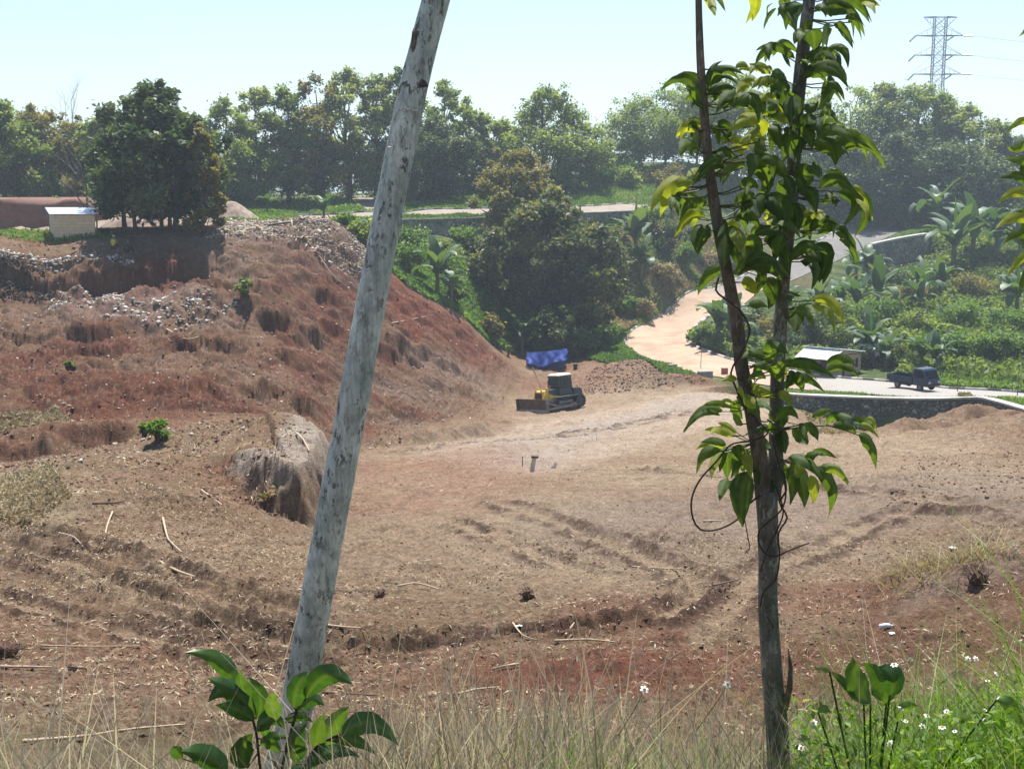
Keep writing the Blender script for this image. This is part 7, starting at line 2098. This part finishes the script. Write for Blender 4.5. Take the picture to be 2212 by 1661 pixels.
q_ = bank_pts(rs, 300, 1.9, 2.8, 4.0, 5.2, .0, 1.5, 11); blades("grass", q_, rs.uniform(.7, 1.25, len(q_)), rs.uniform(.009, .016, len(q_)), M_GRB, "tall broad grass blades at the right edge", 37, .3, 7, curve=.7, tints=.3 + .5 * rs.rand(len(q_)))
q_ = bank_pts(rs, 700, -2.4, .1, 4.0, 5.2, .2, 2.0, 12); blades("grass", q_, rs.uniform(.1, .38, len(q_)), rs.uniform(.003, .006, len(q_)), M_GRB, "short green weeds at the bottom left", 38, .5, curve=.8)
q_ = bank_pts(rs, 5200, -2.7, 2.7, 4.0, 7.4, .0, 2.4, 21); blades('dry_grass', q_, rs.uniform(.04, .2, len(q_)), rs.uniform(.003, .007, len(q_)), M_DRYB, 'short matted straw on the near bank', 39, .9, 3, curve=.8)
# leafy weed cover
rs = np.random.RandomState(77)
q_ = bank_pts(rs, 8000, 1.0, 2.8, 4.1, 6.0, .05, 2.0, 13)
hz = rs.uniform(.1, .62, len(q_)) * (.6 + .4 * rs.rand(len(q_)))
V, F, t = cards(np.stack([q_[:, 0], q_[:, 1], gz(q_[:, 0], q_[:, 1]) + hz], 1), rs.uniform(.025, .06, len(q_)), rs, elong=2.4, up=.3)
tag(link("weeds", np_mesh("weeds", V, F, attrs={"tint": ('FACE', t)}), M_GRB), label="small leafy weeds under the flowers at bottom right", kind="stuff", cat="weeds")

# little white daisies ---------------------------------------------------------------------
M_PET = plain("white_petal", (0.80, 0.80, 0.76), .6, var=.05); M_CEN = plain("yellow_centre", (0.65, 0.38, 0.03), .7, var=.1); M_FST = plain("flower_stem", (0.08, 0.14, 0.04), .6, var=.2)
def daisy_mesh():
    q = MB()
    for k in range(6):
        a = k * math.pi / 3
        d = Vector((math.cos(a), math.sin(a), 0)); s = Vector((-math.sin(a), math.cos(a), 0))
        q.add([d * .003, d * .010 + s * .0055 + Vector((0, 0, -.001)), d * .018 + s * .0035 + Vector((0, 0, -.003)), d * .018 - s * .0035 + Vector((0, 0, -.003)), d * .010 - s * .0055 + Vector((0, 0, -.001))], [(0, 1, 2, 3, 4)])
    pm = bpy.data.meshes.new("petals"); pm.from_pydata(q.v, [], q.f); pm.materials.append(M_PET)
    q = MB(); q.tube([(0, 0, -.003), (0, 0, .003), (0, 0, .007)], [.0055, .006, .003], 8)
    cm = bpy.data.meshes.new("centre"); cm.from_pydata(q.v, [], q.f); cm.materials.append(M_CEN)
    q = MB(); q.tube([(0, 0, 0), (.012, .004, -.15), (.0, .0, -.42)], [.0014, .0016, .002], 4, False)
    sm = bpy.data.meshes.new("stem"); sm.from_pydata(q.v, [], q.f); sm.materials.append(M_FST)
    return pm, cm, sm
DM = daisy_mesh()
FL = [(1620,690),(1690,690),(1870,820),(1790,880),(970,740),(1030,1130),(1045,1225),(1070,1235),(1260,1190),(1220,1285),(1430,1150),(1500,1325),(1390,1290),(1770,1140),(1760,1225),(930,1430),(260,1250),(120,1450),(150,1470),(30,980),(1180,1490),(800,1010),(60,1590),(1610,750),(1600,1480),(1880,1300),(1400,780)]
for i, (cx, cy) in enumerate(FL[:19]):
    x_, y_ = RC(cx, cy); p = at(x_, y_, 4.4 + .5 * rnd.random())
    e = empty("daisy", p, rnd.uniform(0, 6), "small white daisy with a yellow centre in the grass at bottom right", "flower", "daisies in the grass")
    e.rotation_euler = (rnd.uniform(.1, .9), rnd.uniform(-.4, .4), rnd.uniform(-.8, .8)); k_ = rnd.uniform(.5, .85); e.scale = (k_, k_, k_)
    for nm, m_ in zip(("petals", "centre", "stem"), DM):
        o = bpy.data.objects.new(nm, m_); COL.objects.link(o); o.parent = e
# two daisies left of the sapling
for (px, py) in ((1572, 1476), (1392, 1488)):
    e = empty("daisy", at(px, py, 4.7), 0, "small white daisy in the dry grass left of the sapling" if px > 1500 else "small white daisy in the middle of the dry grass", "flower")
    e.rotation_euler = (.7, 0, .3)
    for nm, m_ in zip(("petals", "centre", "stem"), DM):
        o = bpy.data.objects.new(nm, m_); COL.objects.link(o); o.parent = e

# sticks, stumps and scraps lying on the near ground ------------------------------------------
M_STICK = plain("bleached_wood", (0.40, 0.31, 0.21), .85, var=.25, scale=12, bmp=.4)
M_STICKD = plain("dark_wood", (0.10, 0.07, 0.05), .9, var=.3, scale=12, bmp=.4)
def stick(pts_, r, label, mat=None, lift=.02, group=None, Yh=None):
    W_ = [ground(px, py) if Yh is None else below(px, py, Yh) for px, py in pts_]
    o0 = W_[0].copy()
    L_ = resample([p + Vector((0, 0, lift + r)) - o0 for p in W_], .08)
    q = MB(); n = len(L_)
    q.tube(L_, [r * (1 - .5 * i / n) * (1 + .15 * math.sin(i * 2.1)) for i in range(n)], 7)
    o = q.build("dead_branch", mat or M_STICK, smooth=True); o.location = o0
    return tag(o, label, "stick", group)
for pts_, r, lab, mt in [
  ([(345,1218),(380,1238),(420,1252)],.03,"pale stick with a broken white end lying on the dark soil of the left track",None),
  ([(243,1110),(232,1140),(226,1170)],.025,"pale branch standing off the slope left of the clay bank",None),
  ([(352,1124),(362,1165),(372,1178),(392,1198)],.03,"crooked pale branch lying below the clay bank",None),
  ([(128,1157),(160,1164),(180,1188)],.02,"bent thin branch beside the left tracks",None),
  ([(0,1446),(60,1447),(113,1447)],.022,"long thin stick at the left edge below the root stump",None),
  ([(146,1446),(175,1450),(188,1451)],.018,"short dark piece of wood right of the long thin stick",M_STICKD),
  ([(88,1401),(190,1401),(304,1400)],.014,"very long straight straw lying across the left ground",None),
  ([(50,1610),(180,1600),(290,1583),(400,1573)],.016,"long pole half hidden in the grass at the bottom left",None),
  ([(200,1092),(245,1091),(270,1086)],.03,"dark stick on the left mound",M_STICKD),
  ([(435,1062),(480,1096)],.03,"thin pale stick leaning on the left mound",None),
  ([(1198,1391),(1270,1387),(1332,1393)],.022,"long pale plank on the ridge of the round earth hump in the middle",None),
  ([(1108,1355),(1130,1378),(1160,1388)],.018,"curved thin stick left of the white scrap",None),
  ([(1222,1376),(1240,1355)],.018,"forked pale stick in the middle of the near ground",None),
  ([(1120,1440),(1090,1445),(1060,1452)],.018,"pale stick over the dark hollow behind the dry grass",None),
  ([(990,1505),(1030,1495),(1080,1490)],.018,"brown stick behind the dry grass at the bottom middle",None),
  ([(1365,1228),(1430,1232),(1482,1235)],.02,"long straw on the field right of the torn clods",None),
  ([(1050,1150),(1068,1142)],.02,"short pale stick upright on the field",None),
  ([(706,1355),(740,1360),(780,1362)],.02,"pale stick just right of the leaning trunk on the red track",None),
  ([(700,1502),(760,1504),(815,1508)],.014,"dark stick right of the broad leaved plant",M_STICKD),
  ([(2095,1264),(2120,1267),(2146,1270)],.012,"thin dry twig beside the dead root ball",None),
  ([(1540,1270),(1600,1255)],.02,"stick on the field left of the sapling trunk",M_STICKD),
  ([(1520,1130),(1560,1128)],.03,"pale splinter on the field near the vine curl",None),
  ([(860,1270),(900,1264),(950,1278)],.02,"bent stick on the field right of the leaning trunk",None)]:
    stick(pts_, r, lab, mt)
for pts_, r, lab in [
  ([(640,940),(655,955),(668,978)],.035,"pale branch poking up behind the clay bank"),
  ([(845,700),(900,690),(935,683)],.05,"bare log on the red crest below the crest bananas"),
  ([(1148,790),(1158,812),(1168,838)],.06,"thin grey pole lying on the slope below the tarpaulin"),
  ([(360,715),(400,735),(430,742)],.06,"long pale pole lying on the rubble of the left slope"),
  ([(580,490),(640,484),(690,486)],.09,"dark pipe lying along the track on the plateau"),
  ([(690,560),(720,600),(745,622)],.06,"tilted plank on the rubble crest")]:
    stick(pts_, r, lab, M_STICKD if 'pole lying on the slope' in lab or 'pipe' in lab else None)
def rootball(px, py, w, label, seed, name="tree_stump"):
    g_ = ground(px, py); R_ = w / ppm(g_.y) / 2
    e = empty(name, g_, 0, label, "stump")
    rs = np.random.RandomState(seed)
    n = 26; th = np.linspace(0, np.pi, 14); ph = np.linspace(0, 2 * np.pi, n, endpoint=False)
    T2, P2 = np.meshgrid(th, ph, indexing='ij')
    r = R_ * (0.85 + .5 * fbm(np.cos(P2) * 1.7 + T2 * 1.3 + seed, np.sin(P2) * 1.7 + T2, 3, seed))
    V = np.stack([r * np.sin(T2) * np.cos(P2), r * np.sin(T2) * np.sin(P2), r * np.cos(T2) * .8 + R_ * .5], -1).reshape(-1, 3)
    F = [[i * n + k, (i + 1) * n + k, (i + 1) * n + (k + 1) % n, i * n + (k + 1) % n] for i in range(13) for k in range(n)]
    link("root_ball", np_mesh("root_ball", V, F, smooth=True), M_ROOTS, e)
    q = MB()
    for k in range(38):
        d = Vector(rs.normal(size=3)).normalized(); d.z = abs(d.z) * .7
        a = d * R_ * .7 + Vector((0, 0, R_ * .5)); b = a + d * R_ * rs.uniform(.3, .9) + Vector(rs.normal(size=3)) * R_ * .2
        q.tube([a, (a + b) / 2 + Vector(rs.normal(size=3)) * R_ * .1, b], [.05 * R_, .035 * R_, .008], 5, False)
    q.build("root", M_STICKD if seed % 2 else M_STICK, e)
    return e
M_ROOTS = plain("root_earth", (0.10, 0.055, 0.035), 1, var=.5, scale=14, bmp=1.0, dirt=(.22, .14, .08), dirt_amt=.5)
rootball(14, 1418, 54, "reddish brown uprooted stump at the left edge", 3)
rootball(2110, 1262, 46, "dark fibrous dead root ball on the grey mound at the right", 5)
rootball(1140, 1290, 34, "small torn up clump of roots in the middle of the near ground", 8)
rootball(820, 1290, 26, "small dark torn clump beside the leaning trunk", 9)
M_PLA = plain("white_plastic", (0.72, 0.78, 0.82), .35, var=.05)
g_ = ground(1913, 1358)
e = empty("plastic_bottle", g_ + Vector((0, 0, .04)), .2, "crushed white plastic bottle on the dark soil at the right", "bottle")
q = MB(); q.tube([(-.1, 0, 0), (-.09, 0, 0), (0, 0, .01), (.06, 0, 0), (.085, 0, 0), (.11, 0, 0)], [.01, .035, .033, .034, .014, .014], 12); q.build("body", M_PLA, e, smooth=True)
q = MB(); q.cyl((.11, 0, 0), (.13, 0, 0), .016, 10); q.build("cap", M_COPE, e)
for px, py, w, lab in ((1120, 1352, .06, "torn white plastic scrap on the near ground"), (1930, 1369, .06, "white crumpled paper beside the plastic bottle"), (2062, 1185, .08, "grey plastic scrap on the right side of the field")):
    g_ = ground(px, py); n = 8
    X_, Y_ = np.meshgrid(np.linspace(-1, 1, n), np.linspace(-1, 1, n)); Zz = .22 * fbm(X_ * 2 + px, Y_ * 2, 3, int(px)) + .12
    V = np.stack([X_ * w, Y_ * w * .6, Zz * w * 1.5], -1).reshape(-1, 3); i = np.arange(n * n).reshape(n, n)
    F = np.stack([i[:-1, :-1].ravel(), i[:-1, 1:].ravel(), i[1:, 1:].ravel(), i[1:, :-1].ravel()], 1)
    V2 = V.copy(); V2[:, 2] -= .004; F2 = F[:, ::-1] + len(V)
    o = link("plastic_scrap", np_mesh("plastic_scrap", np.vstack([V, V2]), np.vstack([F, F2])), M_PLA); o.location = g_
    tag(o, lab, "litter")

# green plants growing on the dirt --------------------------------------------------------------
shrub(343, 955, 66, 62, "bright green feathery shrub on the left mound", 'green', 900, None, .17, "shrub", seed=901)
shrub(312, 945, 30, 40, "small bright green sprig left of the feathery shrub", 'green', 250, None, .16, seed=902)
shrub(152, 800, 26, 22, "tiny green plant on the left slope", 'green', 200, None, .2, seed=903)
shrub(530, 650, 44, 50, "blue green bush growing on the rubble slope", 'mid', 500, None, .24, seed=904)
shrub(1098, 735, 20, 30, "small grey shrub near the foot of the dark tree", 'mid', 200, 124, .24, seed=905)
shrub(575, 1090, 90, 50, "sparse yellowish twigs hanging over the clay bank", 'dry', 260, None, .13, seed=906)
shrub(1855, 885, 30, 26, "small green weed growing in front of the stone wall", 'green', 200, 93, .2, seed=909)
shrub(2085, 850, 70, 16, "weeds between the road and the wall in front of the pickup", 'dry', 350, 93.5, .2, seed=910)

def tussock(px, py, n, spread, label, seed):
    rs = np.random.RandomState(seed); g_ = ground(px, py)
    q_ = np.stack([g_.x + rs.normal(0, spread, n), g_.y + rs.normal(0, spread * .6, n)], 1)
    o = blades("grass_tussock", q_, rs.uniform(.12, .5, n), rs.uniform(.008, .02, n), LM['dry'], label, seed, 1.1, 5, curve=1.0)
    del o["kind"]; o["category"] = "tussock"
tussock(2075, 1215, 420, .42, "tussock of bent pale grass on the grey mound at the right", 907)
tussock(2000, 1225, 160, .25, "smaller bent grass tuft left of the big tussock", 908)
tussock(1940, 1240, 80, .16, "small pale grass tuft left of the tussocks", 909)
# ---------------------------------------------------------------- haze
mb = MB()
mb.box((0, 1480, 5), (5200, 3100, 200))
hm = bpy.data.materials.new("haze_air"); hm.use_nodes = True
hn = hm.node_tree
for n_ in list(hn.nodes):
    if n_.type == 'BSDF_PRINCIPLED': hn.nodes.remove(n_)
pv = hn.nodes.new("ShaderNodeVolumePrincipled")
pv.inputs["Color"].default_value = (0.72, 0.87, 1.0, 1)
pv.inputs["Density"].default_value = 0.00045
pv.inputs["Anisotropy"].default_value = 0.35
hn.links.new(pv.outputs[0], hn.nodes["Material Output"].inputs["Volume"])
hz = mb.build("haze", hm)
tag(hz, label="thin bluish haze over the far hillsides", kind="stuff", cat="haze")
